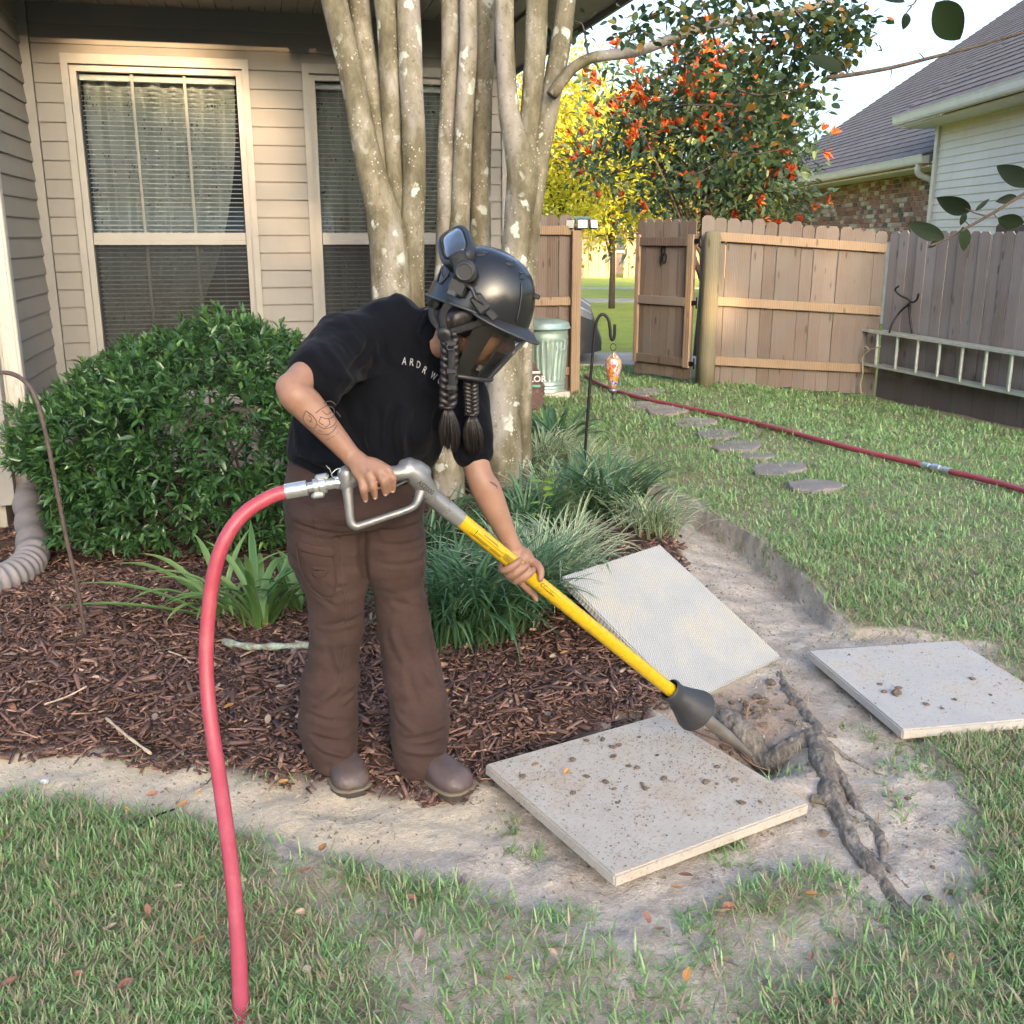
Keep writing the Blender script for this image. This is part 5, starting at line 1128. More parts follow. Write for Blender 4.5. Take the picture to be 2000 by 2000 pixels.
p = W(1000, 260, 26); big_tree('leafy_tree', 'yellowish tree mostly hidden behind the house corner and stems', (p.x, 26, 0), ctr(985, 260, 26), (1.6, 1.2, 1.6), 60, 70, .12, .55, M_ol, .09, 'card', .36, 'sunlit trees outside the fence', seed=6)
p = W(1420, 390, 27); big_tree('leafy_tree', 'peach-tinted sunlit tree low behind the back fence', (p.x, 27, 0), ctr(1390, 395, 27), (1.6, 1.0, .55), 40, 70, .12, .5, M_ol, .07, 'card', .3, 'sunlit trees outside the fence', seed=7)
M_ls = leafmat('willowy_leaf', [(0., (.07, .13, .03)), (.6, (.13, .2, .04)), (1., (.24, .28, .06))], .55, .4)
p = W(1400, 340, 15.5); big_tree('leafy_tree', 'airy light-green small-leaved tree in front of the brick house', (p.x, 15.5, 0), ctr(1405, 345, 15.5), (.72, .5, .62), 60, 55, .055, .4, M_ls, .05, 'card', .17, 'trees beyond the back fence', seed=8)
# red-tipped tree
M_ph = leafmat('dark_glossy_leaf', [(0., (.025, .055, .032)), (.5, (.05, .095, .05)), (.85, (.10, .15, .07)), (1., (.18, .23, .09))], .28, .2, spec=.6); M_red = leafmat('red_new_leaf', [(0., (.34, .05, .025)), (.5, (.52, .11, .035)), (1., (.62, .22, .06))], .45, .35)
PC = np.array(ctr(1335, 262, 14.2))
ph, cps = big_tree('photinia_tree', 'dark glossy tree with red new leaf tips above the back fence', (PC[0], 14.2, 0), PC, (1.42, 1.0, 1.08), 150, 62, .125, .38, M_ph, .07, 'lance', .17, 'trees beyond the back fence', seed=11, up=.03)
rg = np.random.default_rng(5); sel = [(q, unit(q-PC)) for q in cps if (q[1] < PC[1]+.5)]
rc, rdir, rl_ = [], [], []
for q, uu in sel:
    if rg.random() > .85: continue
    bias = 5 if (uu[0] < .15 and uu[2] > -.05) else 1
    for _ in range(bias+ (1 if rg.random() < .5 else 0)):
        tip = q+uu*.16+rg.normal(0, .09, 3); dr = unit(uu*.6+np.array([0, -.15, .8])+rg.normal(0, .25, 3)); k = rg.integers(6, 11)
        for j in range(k): rc.append(tip); rdir.append(unit(dr+rg.normal(0, .42, 3))); rl_.append(rg.uniform(.10, .15))
rc = np.array(rc); rl_ = np.array(rl_); v, f, r = leaves(rc, np.array(rdir), rg.uniform(-1, 1, len(rc)), rl_, rl_*.33, 'lance', rg.random(len(rc))); mk('new_growth', v, f, M_red, ph, True, attrs={'rnd': ('POINT', r)})
# unseen tree row added behind the photographer to shade the yard
M_sh = leafmat('shade_leaf', [(0., (.03, .07, .02)), (1., (.08, .14, .04))], .5, .3)
SHT = [(-9, 6.3, 4.4), (-1, 6.4, 4.4), (7, 6.1, 4.4), (14.5, 6.5, 4.5), (22, 6.3, 4.4), (30, 6.4, 4.5), (38, 6.3, 4.5)]
SUNG = [(HP(.45, 2.80), .48), (HP(1.25, 2.80), .50), (HP(1.5, 1.75), .42), ((2.45, 11.4, .5), .47), ((3.35, 11.45, 1.1), .44), ((1.85, 11.6, .75), .42)]  # points on wall and fence where crown gaps are aimed for sun patches
for k, (x, cz, rz) in enumerate(SHT):
    big_tree('added_shade_tree', 'unseen tall leafy tree added in a row far behind the photographer to shade the yard', (x, -40+(k % 2)*2, 0), (x, -40+(k % 2)*2, cz), (4.9, 2.4, rz), 190, 46, .75, .7, M_sh, .35, 'card', .85, 'added shade trees far behind the photographer', seed=30+k, gaps=SUNG)
# ------------------------------------------------------------------ twigs hanging close to the lens
M_near = leafmat('near_leaf', [(0., (.007, .013, .006)), (1., (.014, .026, .009))], .6, .05, by='obj', spec=.15)
def neartwig(label, Y0, stems, lf):
    t = thing('leafy_twig', label, 'twig', W(stems[0][0][0][0], stems[0][0][0][1], Y0), 'twigs hanging near the camera')
    for pts, r0 in stems:
        S = spline([W(a, b, Y0) for a, b in pts], 24); MB().tube([Vector(q) for q in S], list(np.linspace(r0, r0*.5, 24)), 8).build('stem', M_twig, t, True)
    for (a, b, a2, b2, asp, dy) in lf:
        p, q = W(a, b, Y0), W(a2, b2, Y0+dy); d = q-p; P, F = leaf_tmpl('ovate'); n1 = 12; V = []; Fc = []
        x = d.normalized(); yv = Vector((0, -1, 0)).cross(x); yv = (yv+Vector((0, random.uniform(-.5, .5), 0))).normalized(); zv = x.cross(yv)
        for i in range(n1+1):
            s = i/n1; w_ = asp*d.length*.5*(math.sin(math.pi*s**.85)**.8) if 0 < s < 1 else 0
            for o in (-1, 0, 1): V.append(tuple(p+d*s+yv*w_*o+zv*(abs(o)*w_*.25-.12*d.length*s*s)))
        for i in range(n1):
            for o in (0, 1): k = i*3+o; Fc.append((k, k+1, k+4, k+3))
        mk('leaf', V, Fc, M_near, t, True)
neartwig('bare thorny twig with a few large dark leaves high above the neighbour roof', 1.55, [([(1560, 146), (1600, 142), (1680, 128), (1760, 108), (1850, 85), (1940, 58), (2050, 30)], .0032), ([(1735, -15), (1725, 6), (1712, 12)], .0015), ([(1720, 12), (1712, 22), (1708, 30)], .0012), ([(1600, 142), (1592, 120), (1580, 108)], .0012), ([(1745, 112), (1738, 104), (1733, 99)], .001), ([(1790, 0), (1785, -14)], .0015), ([(1680, 128), (1682, 136), (1680, 146)], .001)],
         [(1765, 4, 1815, 78, .62, .02), (1640, -22, 1712, -2, .5, 0), (1710, 24, 1706, 56, .75, 0), (1592, 134, 1522, 102, .38, .0), (1597, 138, 1588, 108, .3, .0)])
neartwig('leafy twig with dark oval leaves in front of the pale siding', 1.6, [([(1985, 345), (1932, 366), (1880, 398), (1820, 432), (1775, 456), (1752, 464)], .0028), ([(1862, 408), (1835, 400), (1815, 388)], .0015), ([(1830, 426), (1822, 418), (1818, 415)], .001), ([(1875, 402), (1880, 410), (1884, 412)], .001)],
         [(1782, 452, 1712, 420, .4, .01), (1832, 398, 1768, 376, .5, 0), (1840, 398, 1868, 374, .25, 0), (1822, 402, 1812, 425, .5, 0), (1816, 428, 1822, 474, .62, .0), (1882, 412, 1936, 424, .48, .01), (1920, 372, 1880, 380, .45, 0), (1948, 350, 1880, 312, .48, .02), (1768, 455, 1752, 468, .5, 0)])
# ================================================================== PAVERS, ROOTS, LITTER
def paver_mat(name, c, c2, speck, dark, groove=0.0, stain=None):
    t = NT(name); p = t.coord('Object'); n1 = t.noise(p, 4., 5., .6); n2 = t.noise(p, 60., 5., .7)
    col = t.ramp(n1, (.3, c), (.7, c2))
    if stain: col = t.mix(t.ramp(t.noise(p, 4.5, 5., .65), (.46, 0.), (.66, .75)), col, stain)
    sp = t.ramp(t.noise(p, 95., 3., .6), (.56, 0.), (.64, speck)); col = t.mix(t.math('MULTIPLY', sp, t.ramp(t.noise(p, 5., 3.), (.35, .25), (.6, 1.))), col, dark)
    h = n2
    if groove:
        wv = t.n('ShaderNodeTexWave', Vector=t.coord('Object', (1, 1, 1), (0, 0, .55)), Scale=34., Distortion=.25, Detail=0.).outputs[1]
        wv2 = t.n('ShaderNodeTexWave', Vector=t.coord('Object', (1, 1, 1), (0, 0, .55+math.pi/2)), Scale=26., Distortion=.15).outputs[1]
        h = t.math('ADD', t.math('MULTIPLY', n2, .3), t.math('MULTIPLY', wv, 1.2)); col = t.mix(t.math('MULTIPLY', t.ramp(wv, (.2, groove), (.45, 0.)), 1.), col, tuple(x*.6 for x in c))
    return t.done(t.bsdf(col, .9, t.bump(h, .35, .006), spec=.25))
def paver(corners, th, mat, label):
    c = sum(corners, Vector())/4; ex = ((corners[1]-corners[0])+(corners[2]-corners[3]))/2; ey = ((corners[3]-corners[0])+(corners[2]-corners[1]))/2
    L1, L2 = ex.length, ey.length; x = ex.normalized(); nrm = x.cross(ey).normalized()
    if nrm.z < 0: nrm = -nrm
    y = nrm.cross(x); R = Matrix((x, y, nrm)).transposed()
    bm = bmesh.new(); bmesh.ops.create_cube(bm, size=1)
    for v in bm.verts: v.co = Vector((v.co.x*L1, v.co.y*L2, v.co.z*th))
    bmesh.ops.bevel(bm, geom=bm.edges[:], offset=.005, segments=2, affect='EDGES'); me = bpy.data.meshes.new('concrete_paver'); bm.to_mesh(me); bm.free(); me.materials.append(mat)
    o = bpy.data.objects.new('concrete_paver', me); COL.objects.link(o); o.location = c-nrm*th/2; o.rotation_mode = 'QUATERNION'; o.rotation_quaternion = R.to_quaternion()
    tag(o, label, 'paver', 'lifted concrete pavers'); return c, x, y, nrm, L1, L2
PA = [G(1136, 1660, .058), G(1512, 1521, .05), G(1262, 1343, .05), G(936, 1437, .055)]
M_pa = paver_mat('dusty_paver', (.37, .33, .275), (.46, .42, .36), .55, (.17, .13, .095), stain=(.37, .29, .21)); M_pb = paver_mat('pale_paver', (.37, .35, .32), (.45, .425, .39), .5, (.24, .19, .145), stain=(.42, .36, .28)); M_pc = paver_mat('grooved_paver', (.35, .35, .33), (.41, .41, .39), .25, (.26, .23, .18), .6, stain=(.46, .41, .31))
pa = paver(PA, .035, M_pa, 'square concrete paver strewn with soil clods beside the boots')
zb = terr(1.45, 3.5)
pb = paver([G(1706, 1376, .05), G(2030, 1350, .045), G(1808, 1207, .045), G(1522, 1228, .05)], .036, M_pb, 'pale square paver lying clean on bare soil near the lawn')
C_ = [G(1272, 1328, .005), G(1466, 1249, .015), G(1256, 1020, .33), G(1082, 1086, .33)]
pc = paver(C_, .036, M_pc, 'grooved underside-up paver leaning against the planting bed')
# clods
M_clod = simple('soil_clod', (.17, .125, .085), .95, var=.3, scale=40, bump=.6, bscale=90, rnd=.2)
def clod_mesh(seed):
    rg = np.random.default_rng(seed); bm = bmesh.new(); bmesh.ops.create_icosphere(bm, subdivisions=2, radius=1)
    for v in bm.verts: q = v.co; v.co = q*(1+.35*float(fbm(np.array([q.x*1.7+seed]), np.array([q.y*1.7]), q.z*1.7, 2)[0])); v.co.z *= .6
    me = bpy.data.meshes.new('soil_clod'); bm.to_mesh(me); bm.free(); me.materials.append(M_clod); return me
CM = [clod_mesh(k) for k in range(4)]
def on_paver(P, a, b, up=0.0):
    c, x, y, n_, L1, L2 = P; return c+x*(a*L1)+y*(b*L2)+n_*up
for k in range(28):
    a, b = random.uniform(-.46, .44), random.uniform(-.46, .46)
    if k < 20: a, b = np.clip(random.gauss(0, .2), -.45, .45), np.clip(random.gauss(.12, .2), -.45, .45)
    s = random.uniform(.0035, .0095); o = inst('soil_clod', CM[k % 4], on_paver(pa, a, b, s*.35), None, (0, 0, random.uniform(0, 6)), (s*1.5, s, s)); tag(o, 'small clump of brown soil lying on the dusty paver beside the boots', 'soil clod', 'soil clods on the dusty paver')
for k in range(12):
    s = random.uniform(.004, .010) if k else .017; o = inst('soil_clod', CM[k % 4], on_paver(pb, random.uniform(-.4, .3) if k else -.3, random.uniform(-.4, .4) if k else -.12, s*.4), None, (0, 0, random.uniform(0, 6)), (s*1.3, s, s)); tag(o, 'small dark soil crumb lying on the pale clean paver', 'soil clod', 'soil clods on the pale paver')
def crumbs_on(P, n, sz, foc=None):
    a = RNG.uniform(-.48, .48, n); b = RNG.uniform(-.48, .48, n)
    if foc: kk = RNG.random(n) < (.35+.65*(fbm(a*5, b*5, 3., 2) > -.1)); a, b = a[kk], b[kk]
    c, x, y, n_, L1, L2 = P; C = np.array(c)+np.outer(a*L1, x)+np.outer(b*L2, y); m = len(a); r = sz[0]+(sz[1]-sz[0])*RNG.random(m)**3; V = np.zeros((m, 4, 3)); xx, yy, nn = np.array(x), np.array(y), np.array(n_)
    for k, (p, q, h) in enumerate(((1, 0, .0), (-.5, .87, 0.), (-.5, -.87, 0.), (.1, .1, .9))):
        j = RNG.uniform(.6, 1.3, m)*r; V[:, k] = C+np.outer(j*p, xx)+np.outer(j*q, yy)+np.outer(j*h+.0004, nn)
    bb = np.arange(m)[:, None]*4; F = np.concatenate([bb+np.array([q]) for q in ((0, 1, 3), (1, 2, 3), (2, 0, 3))], 0); return V.reshape(-1, 3), F, np.repeat(RNG.random(m)*.7, 4)
for P, n_, sz, lb in ((pa, 3600, (.0008, .0042), 'fine soil crumbs scattered over the dusty paver beside the boots'), (pb, 700, (.0008, .0045), 'sparse soil crumbs scattered over the pale paver'), (pc, 160, (.0008, .003), 'few soil crumbs stuck to the leaning grooved paver')):
    v, f, r = crumbs_on(P, n_, sz, True); o = mk('soil_crumbs', v, f, M_crumb, None, attrs={'rnd': ('POINT', r)}); tag(o, lb, 'soil'); o['kind'] = 'stuff'
# more clods on the ground round the pit
for k in range(74):
    u, v = (random.gauss(1390, 50), random.gauss(1345, 22)) if k < 50 else (random.uniform(1400, 1900), random.uniform(1300, 1750))
    p = G(u, v); s = random.uniform(.006, .02) if k < 50 else random.uniform(.005, .014)
    if sdf(np.array([p.x]), np.array([p.y]), SOIL)[0] > -.02: continue
    o = inst('soil_clod', CM[k % 4], (p.x, p.y, terr(p.x, p.y)+s*.3), None, (0, 0, random.uniform(0, 6)), (s*1.3, s, s)); tag(o, '%s clod of dug soil %s' % ('large' if s > .015 else 'medium' if s > .01 else 'small', 'heaped beside the tool nozzle' if k < 50 else 'on the bare ground past the exposed root'), 'soil clod', 'soil clods around the roots')
# exposed roots ------------------------------------------------------------
def union(mbs, voxel, smooth=4, fac=.5):
    m = MB()
    for q in mbs: m.add(q.V, q.F)
    me = bpy.data.meshes.new('u'); me.from_pydata(m.V, [], m.F); me.update(); o = bpy.data.objects.new('u', me); COL.objects.link(o)
    r = o.modifiers.new('r', 'REMESH'); r.mode = 'VOXEL'; r.voxel_size = voxel; r.use_smooth_shade = True
    if smooth: s = o.modifiers.new('s', 'SMOOTH'); s.iterations = smooth; s.factor = fac
    dg = bpy.context.evaluated_depsgraph_get(); dg.update(); e = bpy.data.meshes.new_from_object(o.evaluated_get(dg))
    n = len(e.vertices); V = np.zeros(n*3); e.vertices.foreach_get('co', V); N = np.zeros(n*3); e.vertices.foreach_get('normal', N); F = np.zeros(len(e.loops), dtype=np.int32); e.loops.foreach_get('vertex_index', F)
    quad = all(p.loop_total == 4 for p in e.polygons[:50]) and len(e.loops) == 4*len(e.polygons); Fq = F.reshape(-1, 4) if quad else [tuple(p.vertices) for p in e.polygons]
    bpy.data.objects.remove(o, do_unlink=True); bpy.data.meshes.remove(me); bpy.data.meshes.remove(e); return V.reshape(-1, 3), N.reshape(-1, 3), Fq
M_root = NT('root_bark'); _t = M_root; _p = _t.wpos(); _n1 = _t.noise(_t.wpos((1.6, .6, 1.)), 22., 7., .75); _n2 = _t.noise(_p, 70., 5., .7)
M_root = _t.done(_t.bsdf(_t.mix(_t.ramp(_n2, (.5, 0.), (.7, .6)), _t.ramp(_n1, (.32, (.105, .085, .066)), (.5, (.20, .172, .14)), (.68, (.34, .30, .255))), (.07, .055, .042)), .9, _t.bump(_t.math('ADD', _n1, _n2), .8, .012), spec=.2))
def rootpath(pts, seg=30):
    P = []
    for u, v, r, up in pts: g = G(u, v); P.append((g.x, g.y, terr(g.x, g.y)+up, r))
    S = spline(P, seg); rr_ = S[:, 3]*(1+.22*fbm(S[:, 0]*14, S[:, 1]*14, 2., 2)); return MB().tube([Vector(s[:3]) for s in S], list(np.maximum(rr_, .002)), 10)
roots = [rootpath([(1330, 1322, .042, -.01), (1390, 1362, .046, .0), (1450, 1398, .05, .005), (1490, 1405, .042, .0), (1540, 1400, .034, .0)]),
         rootpath([(1490, 1400, .03, .0), (1535, 1405, .036, .004), (1552, 1440, .036, .004), (1565, 1490, .034, .0), (1590, 1540, .028, .0), (1612, 1590, .026, .0), (1650, 1640, .024, -.002), (1700, 1705, .02, -.004), (1752, 1752, .015, -.01)], 50),
         rootpath([(1550, 1390, .02, .0), (1530, 1355, .022, .0), (1500, 1315, .024, -.004), (1478, 1285, .022, -.012), (1470, 1260, .018, -.02)]),
         rootpath([(1555, 1430, .018, .0), (1590, 1470, .014, .0), (1620, 1520, .012, -.002), (1650, 1545, .008, -.004)]), rootpath([(1530, 1505, .015, .002), (1570, 1515, .015, .01), (1600, 1540, .012, .006), (1660, 1560, .007, -.002)]),
         rootpath([(1600, 1585, .012, .005), (1640, 1600, .012, .006), (1680, 1640, .008, .0), (1715, 1670, .006, -.003)]), rootpath([(1560, 1400, .012, .0), (1600, 1420, .009, .0), (1660, 1450, .006, -.002), (1740, 1475, .004, -.003)]), rootpath([(1640, 1545, .012, .0), (1665, 1580, .016, .0), (1668, 1612, .012, -.01)]), rootpath([(1500, 1372, .016, .0), (1535, 1378, .012, .004), (1580, 1388, .008, .0)])]
Vr, Nr, Fr = union(roots, .0042, 2); Vr = Vr+Nr*(.0035*fbm(Vr[:, 0]*45+Vr[:, 1]*30, Vr[:, 1]*45-Vr[:, 0]*70, Vr[:, 2]*60, 3)+.0012*fbm(Vr[:, 0]*160, Vr[:, 1]*160, Vr[:, 2]*160, 2))[:, None]
rt = thing('tree_root', 'gnarled grey-brown tree root exposed in the bare soil past the tool tip', 'tree root', (float(Vr[:, 0].mean()), float(Vr[:, 1].mean()), 0.)); mk('main_root', Vr, Fr, M_root, rt, True)
M_rl = simple('rootlet', (.26, .14, .08), .8, var=.2)
for pts in ([(1290, 1362), (1340, 1385), (1395, 1400), (1420, 1412)], [(1405, 1385), (1412, 1352), (1440, 1345)], [(1398, 1412), (1425, 1430), (1455, 1440)], [(1330, 1370), (1372, 1378), (1405, 1398)], [(1370, 1365), (1385, 1395), (1420, 1425)]):
    P = [Vector((G(u, v).x, G(u, v).y, max(terr(G(u, v).x, G(u, v).y), -.06)+.03+random.uniform(0, .02))) for u, v in pts]; MB().tube([Vector(s) for s in spline(P, 14)], list(np.linspace(.004, .0018, 14)), 6).build('rootlet', M_rl, rt, True)
# fallen leaves ---------------------------------------------------------------
def deadmat(n, c): return leafmat(n, [(0., tuple(x*.75 for x in c)), (1., tuple(min(1, x*1.2) for x in c))], .7, .15, by='obj')
DM = [('tan', deadmat('tan_leaf', (.42, .31, .21))), ('orange', deadmat('orange_leaf', (.44, .22, .07))), ('russet', deadmat('russet_leaf', (.27, .13, .085))), ('grey-brown', deadmat('grey_leaf', (.22, .17, .14)))]
dl_me = {}
for cn, mt in DM:
    for k in range(3):
        P, F = leaf_tmpl('ovate'); P = P*np.array([1, .55, 1]); P[:, 2] += .16*(P[:, 0]-.5)**2*(1+k)+.10*np.abs(P[:, 1])*(k+1); me = bpy.data.meshes.new('fallen_leaf'); me.from_pydata(P.tolist(), [], F.tolist()); me.update(); me.materials.append(mt); dl_me[cn, k] = me
def fall(x, y, L, where, grp, z=None):
    z = terr(x, y)+.018 if z is None else z; cn = random.choices([q[0] for q in DM], (5, 2, 4, 3))[0]; k = random.randrange(3)
    o = inst('fallen_leaf', dl_me[cn, k], (x, y, z), None, (random.gauss(0, .35), random.gauss(0, .3), random.uniform(0, 6.28)), L); tag(o, '%s %s %s leaf %s' % ('large' if L > .034 else 'small', ['flattish', 'curled', 'tightly curled'][k], cn, where), 'fallen leaf', grp)
cnt = 0
while cnt < 95:
    u, v = random.uniform(0, 1230), random.uniform(1080, 1480); p = G(u, v)
    if sdf(np.array([p.x]), np.array([p.y]), BED)[0] > -.03: continue
    fall(p.x, p.y, random.uniform(.022, .045), 'fallen on the brown mulch', 'fallen leaves on the mulch', terr(p.x, p.y)+.028); cnt += 1
for k in range(50):
    u, v = random.uniform(0, 1900), random.uniform(1620, 1925); p = G(u, v); fall(p.x, p.y, random.uniform(.022, .048), 'fallen among the lawn grass', 'fallen leaves on the lawn')
for k in range(14):
    u, v = random.uniform(20, 560), random.uniform(1440, 1540); p = G(u, v); fall(p.x, p.y, random.uniform(.018, .038), 'fallen on the pale sandy strip', 'fallen leaves on the sand')
for a, b in ((-.30, .36), (-.26, .22), (-.35, .44)): q = on_paver(pa, a, b, .006); fall(q.x, q.y, .028, 'lying on the dusty paver beside the boots', 'leaves on the dusty paver', q.z)
# sticks
M_stick = simple('dry_stick', (.40, .31, .22), .85, var=.25, scale=30); M_lich = NT('lichen_stick'); _t = M_lich; _p = _t.wpos(); M_lich = _t.done(_t.bsdf(_t.mix(_t.ramp(_t.noise(_p, 30., 5., .7), (.42, 0.), (.58, 1.)), (.22, .18, .13), (.34, .42, .33)), .95, _t.bump(_t.noise(_p, 90., 4.), .8, .01)))
for pts, r0, mat, lb in (([(203, 1380), (240, 1405), (286, 1432)], .005, M_stick, 'pale split stick lying on the mulch near the sand'), ([(88, 1362), (130, 1344), (168, 1330)], .0035, M_stick, 'thin pale stick lying on the mulch in front of the rusty hook'), ([(320, 1255), (345, 1262), (362, 1275)], .003, M_stick, 'short thin stick on the mulch left of the pink hose'), ([(425, 1240), (470, 1252), (520, 1256), (585, 1250)], .014, M_lich, 'lichen-covered branch piece lying on the mulch behind the hose'), ([(330, 1530), (300, 1548), (262, 1570)], .003, M_metal, 'dark pine needle lying across the sandy strip')):
    P = [Vector((G(u, v).x, G(u, v).y, terr(G(u, v).x, G(u, v).y)+.022+r0)) for u, v in pts]; tag(MB().tube([Vector(s) for s in spline(P, 14)], list(r0*(1+.25*np.sin(np.arange(14)*1.7))), 7).build('stick', mat, None, True), lb, 'stick')
pg = G(85, 1478); tag(MB().ball((pg.x, pg.y, terr(pg.x, pg.y)+.008), (.014, .011, .009)).build('pebble', simple('grey_pebble', (.42, .43, .43), .6), None, True), 'smooth grey pebble on the sandy strip by the mulch', 'pebble')
# ================================================================== PERSON
person = thing('person', 'person in black t-shirt, brown cargo trousers and black visor helmet digging with the tool', 'person', G(740, 1480))
def skinmat():
    t = NT('skin'); p = t.wpos(); n = t.noise(p, 14., 4., .6); n2 = t.noise(p, 140., 3.)
    col = t.ramp(n, (.3, (.215, .115, .074)), (.7, (.29, .16, .107)))
    return t.done(t.bsdf(col, .5, t.bump(n2, .08, .002), spec=.4, **{'Subsurface Weight': .12, 'Subsurface Radius': (.012, .004, .002), 'Subsurface Scale': .5}))
M_skin = skinmat()
TA, TT = W(800, 925, 2.545), W(1408, 1418, 2.965); TD = (TT-TA).normalized(); TL = (TT-TA).length
def at_u(u):
    """distance along the tool tube for a photo column"""
    lo, hi = -.3, TL+.2
    for _ in range(40):
        md = (lo+hi)/2; p = TA+TD*md; q = p-Vector((0, 0, CAM_H)); x = (1000+FOC*q.x/(q.y*_c-q.z*_s))/_K
        if x < u: lo = md
        else: hi = md
    return lo
def TP(s): return TA+TD*s
vN = Vector((0, 0, CAM_H))-TP(.4); vN = (vN-TD*vN.dot(TD)).normalized(); vU = TD.cross(vN); vU = vU if vU.z > 0 else -vU
def GRIP(u, ang, r): return TP(at_u(u))+(vN*math.cos(rad(ang))+vU*math.sin(rad(ang)))*(.0205+r)
def cap(pts, n=14):
    """closed tapered tube with rounded ends; pts: (Vector, r)"""
    P = [(*p, r) for p, r in pts]; S = spline(P, max(8, 6*len(P))) if len(P) > 2 else np.array([lerp(np.array(P[0]), np.array(P[1]), f) for f in np.linspace(0, 1, 8)])
    a, b = Vector(S[0][:3]), Vector(S[-1][:3]); da = (a-Vector(S[1][:3])).normalized(); db = (b-Vector(S[-2][:3])).normalized(); path = []; rad_ = []
    for k in (.0, .5, .85): path.append(a+da*S[0][3]*(1-k)*.98); rad_.append(S[0][3]*max(.12, math.sqrt(max(0, 1-(1-k)**2))))
    for s in S: path.append(Vector(s[:3])); rad_.append(s[3])
    for k in (.85, .5, .0): path.append(b+db*S[-1][3]*(1-k)*.98); rad_.append(S[-1][3]*max(.12, math.sqrt(max(0, 1-(1-k)**2))))
    return MB().tube(path, rad_, n)
# joints
RS, RE, RW = W(648, 645, 2.72), W(553, 735, 2.47), W(664, 862, 2.475)
LS, LE, LW = W(858, 725, 2.82), W(903, 893, 2.70), W(966, 1030, 2.695)
NB, PV = W(812, 622, 2.76), W(668, 905, 2.85)
# head frame
hp_ = rad(24); HFv = Vector((math.cos(hp_), -.10, -math.sin(hp_))).normalized(); HUv = Vector((math.sin(hp_), 0, math.cos(hp_))); HUv = (HUv-HFv*HUv.dot(HFv)).normalized(); HRv = HFv.cross(HUv)
RIM = W(908, 588, 2.70)
def HF(a, b, c): return RIM+HFv*a+HRv*b+HUv*c
HM = Matrix((HFv, HRv, HUv)).transposed()
parts = []
parts.append(MB().ball(HF(-.005, 0, .02), (.098, .078, .105), 20, 14, HM)); parts.append(MB().ball(HF(.035, 0, -.055), (.062, .058, .075), 18, 12, HM))
parts.append(MB().ball(HF(.068, 0, -.105), (.026, .026, .022), 14, 10, HM)); parts.append(cap([(HF(.088, 0, -.015), .008), (HF(.108, 0, -.05), .011), (HF(.1, 0, -.058), .012)]))
parts.append(MB().ball(HF(.086, 0, -.083), (.012, .024, .011), 12, 8, HM)); parts.append(MB().ball(HF(.075, .03, -.02), (.02, .016, .022), 10, 8, HM)); parts.append(MB().ball(HF(.075, -.03, -.02), (.02, .016, .022), 10, 8, HM))
for s in (1, -1): parts.append(MB().ball(HF(-.012, s*.078, -.03), (.018, .010, .03), 10, 8, HM))
parts.append(cap([(HF(-.03, 0, -.04), .056), (W(838, 640, 2.735), .052), (NB, .060)], 18))
parts.append(cap([(NB+Vector((-.02, .02, -.03)), .07), (W(745, 705, 2.83), .085), (W(690, 830, 2.86), .09), (PV, .10)], 18))
parts.append(cap([(NB+Vector((-.02, .03, -.06)), .04), (RS+Vector((.02, .03, -.02)), .045)], 14)); parts.append(cap([(NB+Vector((0, .05, -.06)), .04), (LS, .045)], 14))
def limb(pts): return cap(pts, 18)
parts.append(limb([(RS+Vector((.01, .03, -.01)), .048), (RS.lerp(RE, .5), .044), (RE, .038), (RE.lerp(RW, .22), .0415), (RE.lerp(RW, .6), .033), (RW, .0245)]))
parts.append(MB().ball(RE+Vector((-.006, .0, .004)), .037, 14, 10))
parts.append(limb([(LS, .052), (LS.lerp(LE, .5), .042), (LE, .037), (LE.lerp(LW, .25), .041), (LE.lerp(LW, .6), .033), (LW, .0235)]))
# legs inside the trousers
parts.append(cap([(W(625, 930, 2.86), .085), (W(630, 1160, 2.88), .055), (W(634, 1290, 2.90), .05), (W(632, 1430, 2.88), .036)])); parts.append(cap([(W(722, 930, 2.89), .085), (W(758, 1160, 2.89), .055), (W(785, 1290, 2.88), .05), (W(800, 1430, 2.85), .036)]))
# right hand on the grip: back of the hand and four hanging fingers
KN = [W(682, 902, 2.437), W(697, 896, 2.430), W(714, 890, 2.428), W(731, 886, 2.432)]
parts.append(cap([(RW, .026), (W(684, 879, 2.458), .027), (W(696, 889, 2.448), .024)], 14))
for k in KN: parts.append(cap([(W(680, 874, 2.462), .019), (RW.lerp(k, .62), .018), (k, .0125)], 12))
PIP = [W(685, 922, 2.425), W(704, 917, 2.418), W(724, 909, 2.417), W(741, 903, 2.424)]; TIP = [W(690, 944, 2.447), W(708, 938, 2.442), W(727, 932, 2.440), W(741, 926, 2.443)]
for k, p_, t_ in zip(KN, PIP, TIP): parts.append(cap([(k, .0118), (k.lerp(p_, .6), .0102), (p_, .0104), (p_.lerp(t_, .6), .0092), (t_, .0078)], 12))
parts.append(cap([(RW.lerp(W(700, 885, 2.47), .5), .016), (W(705, 900, 2.505), .012), (W(728, 912, 2.535), .0105), (W(740, 920, 2.53), .009)], 12))
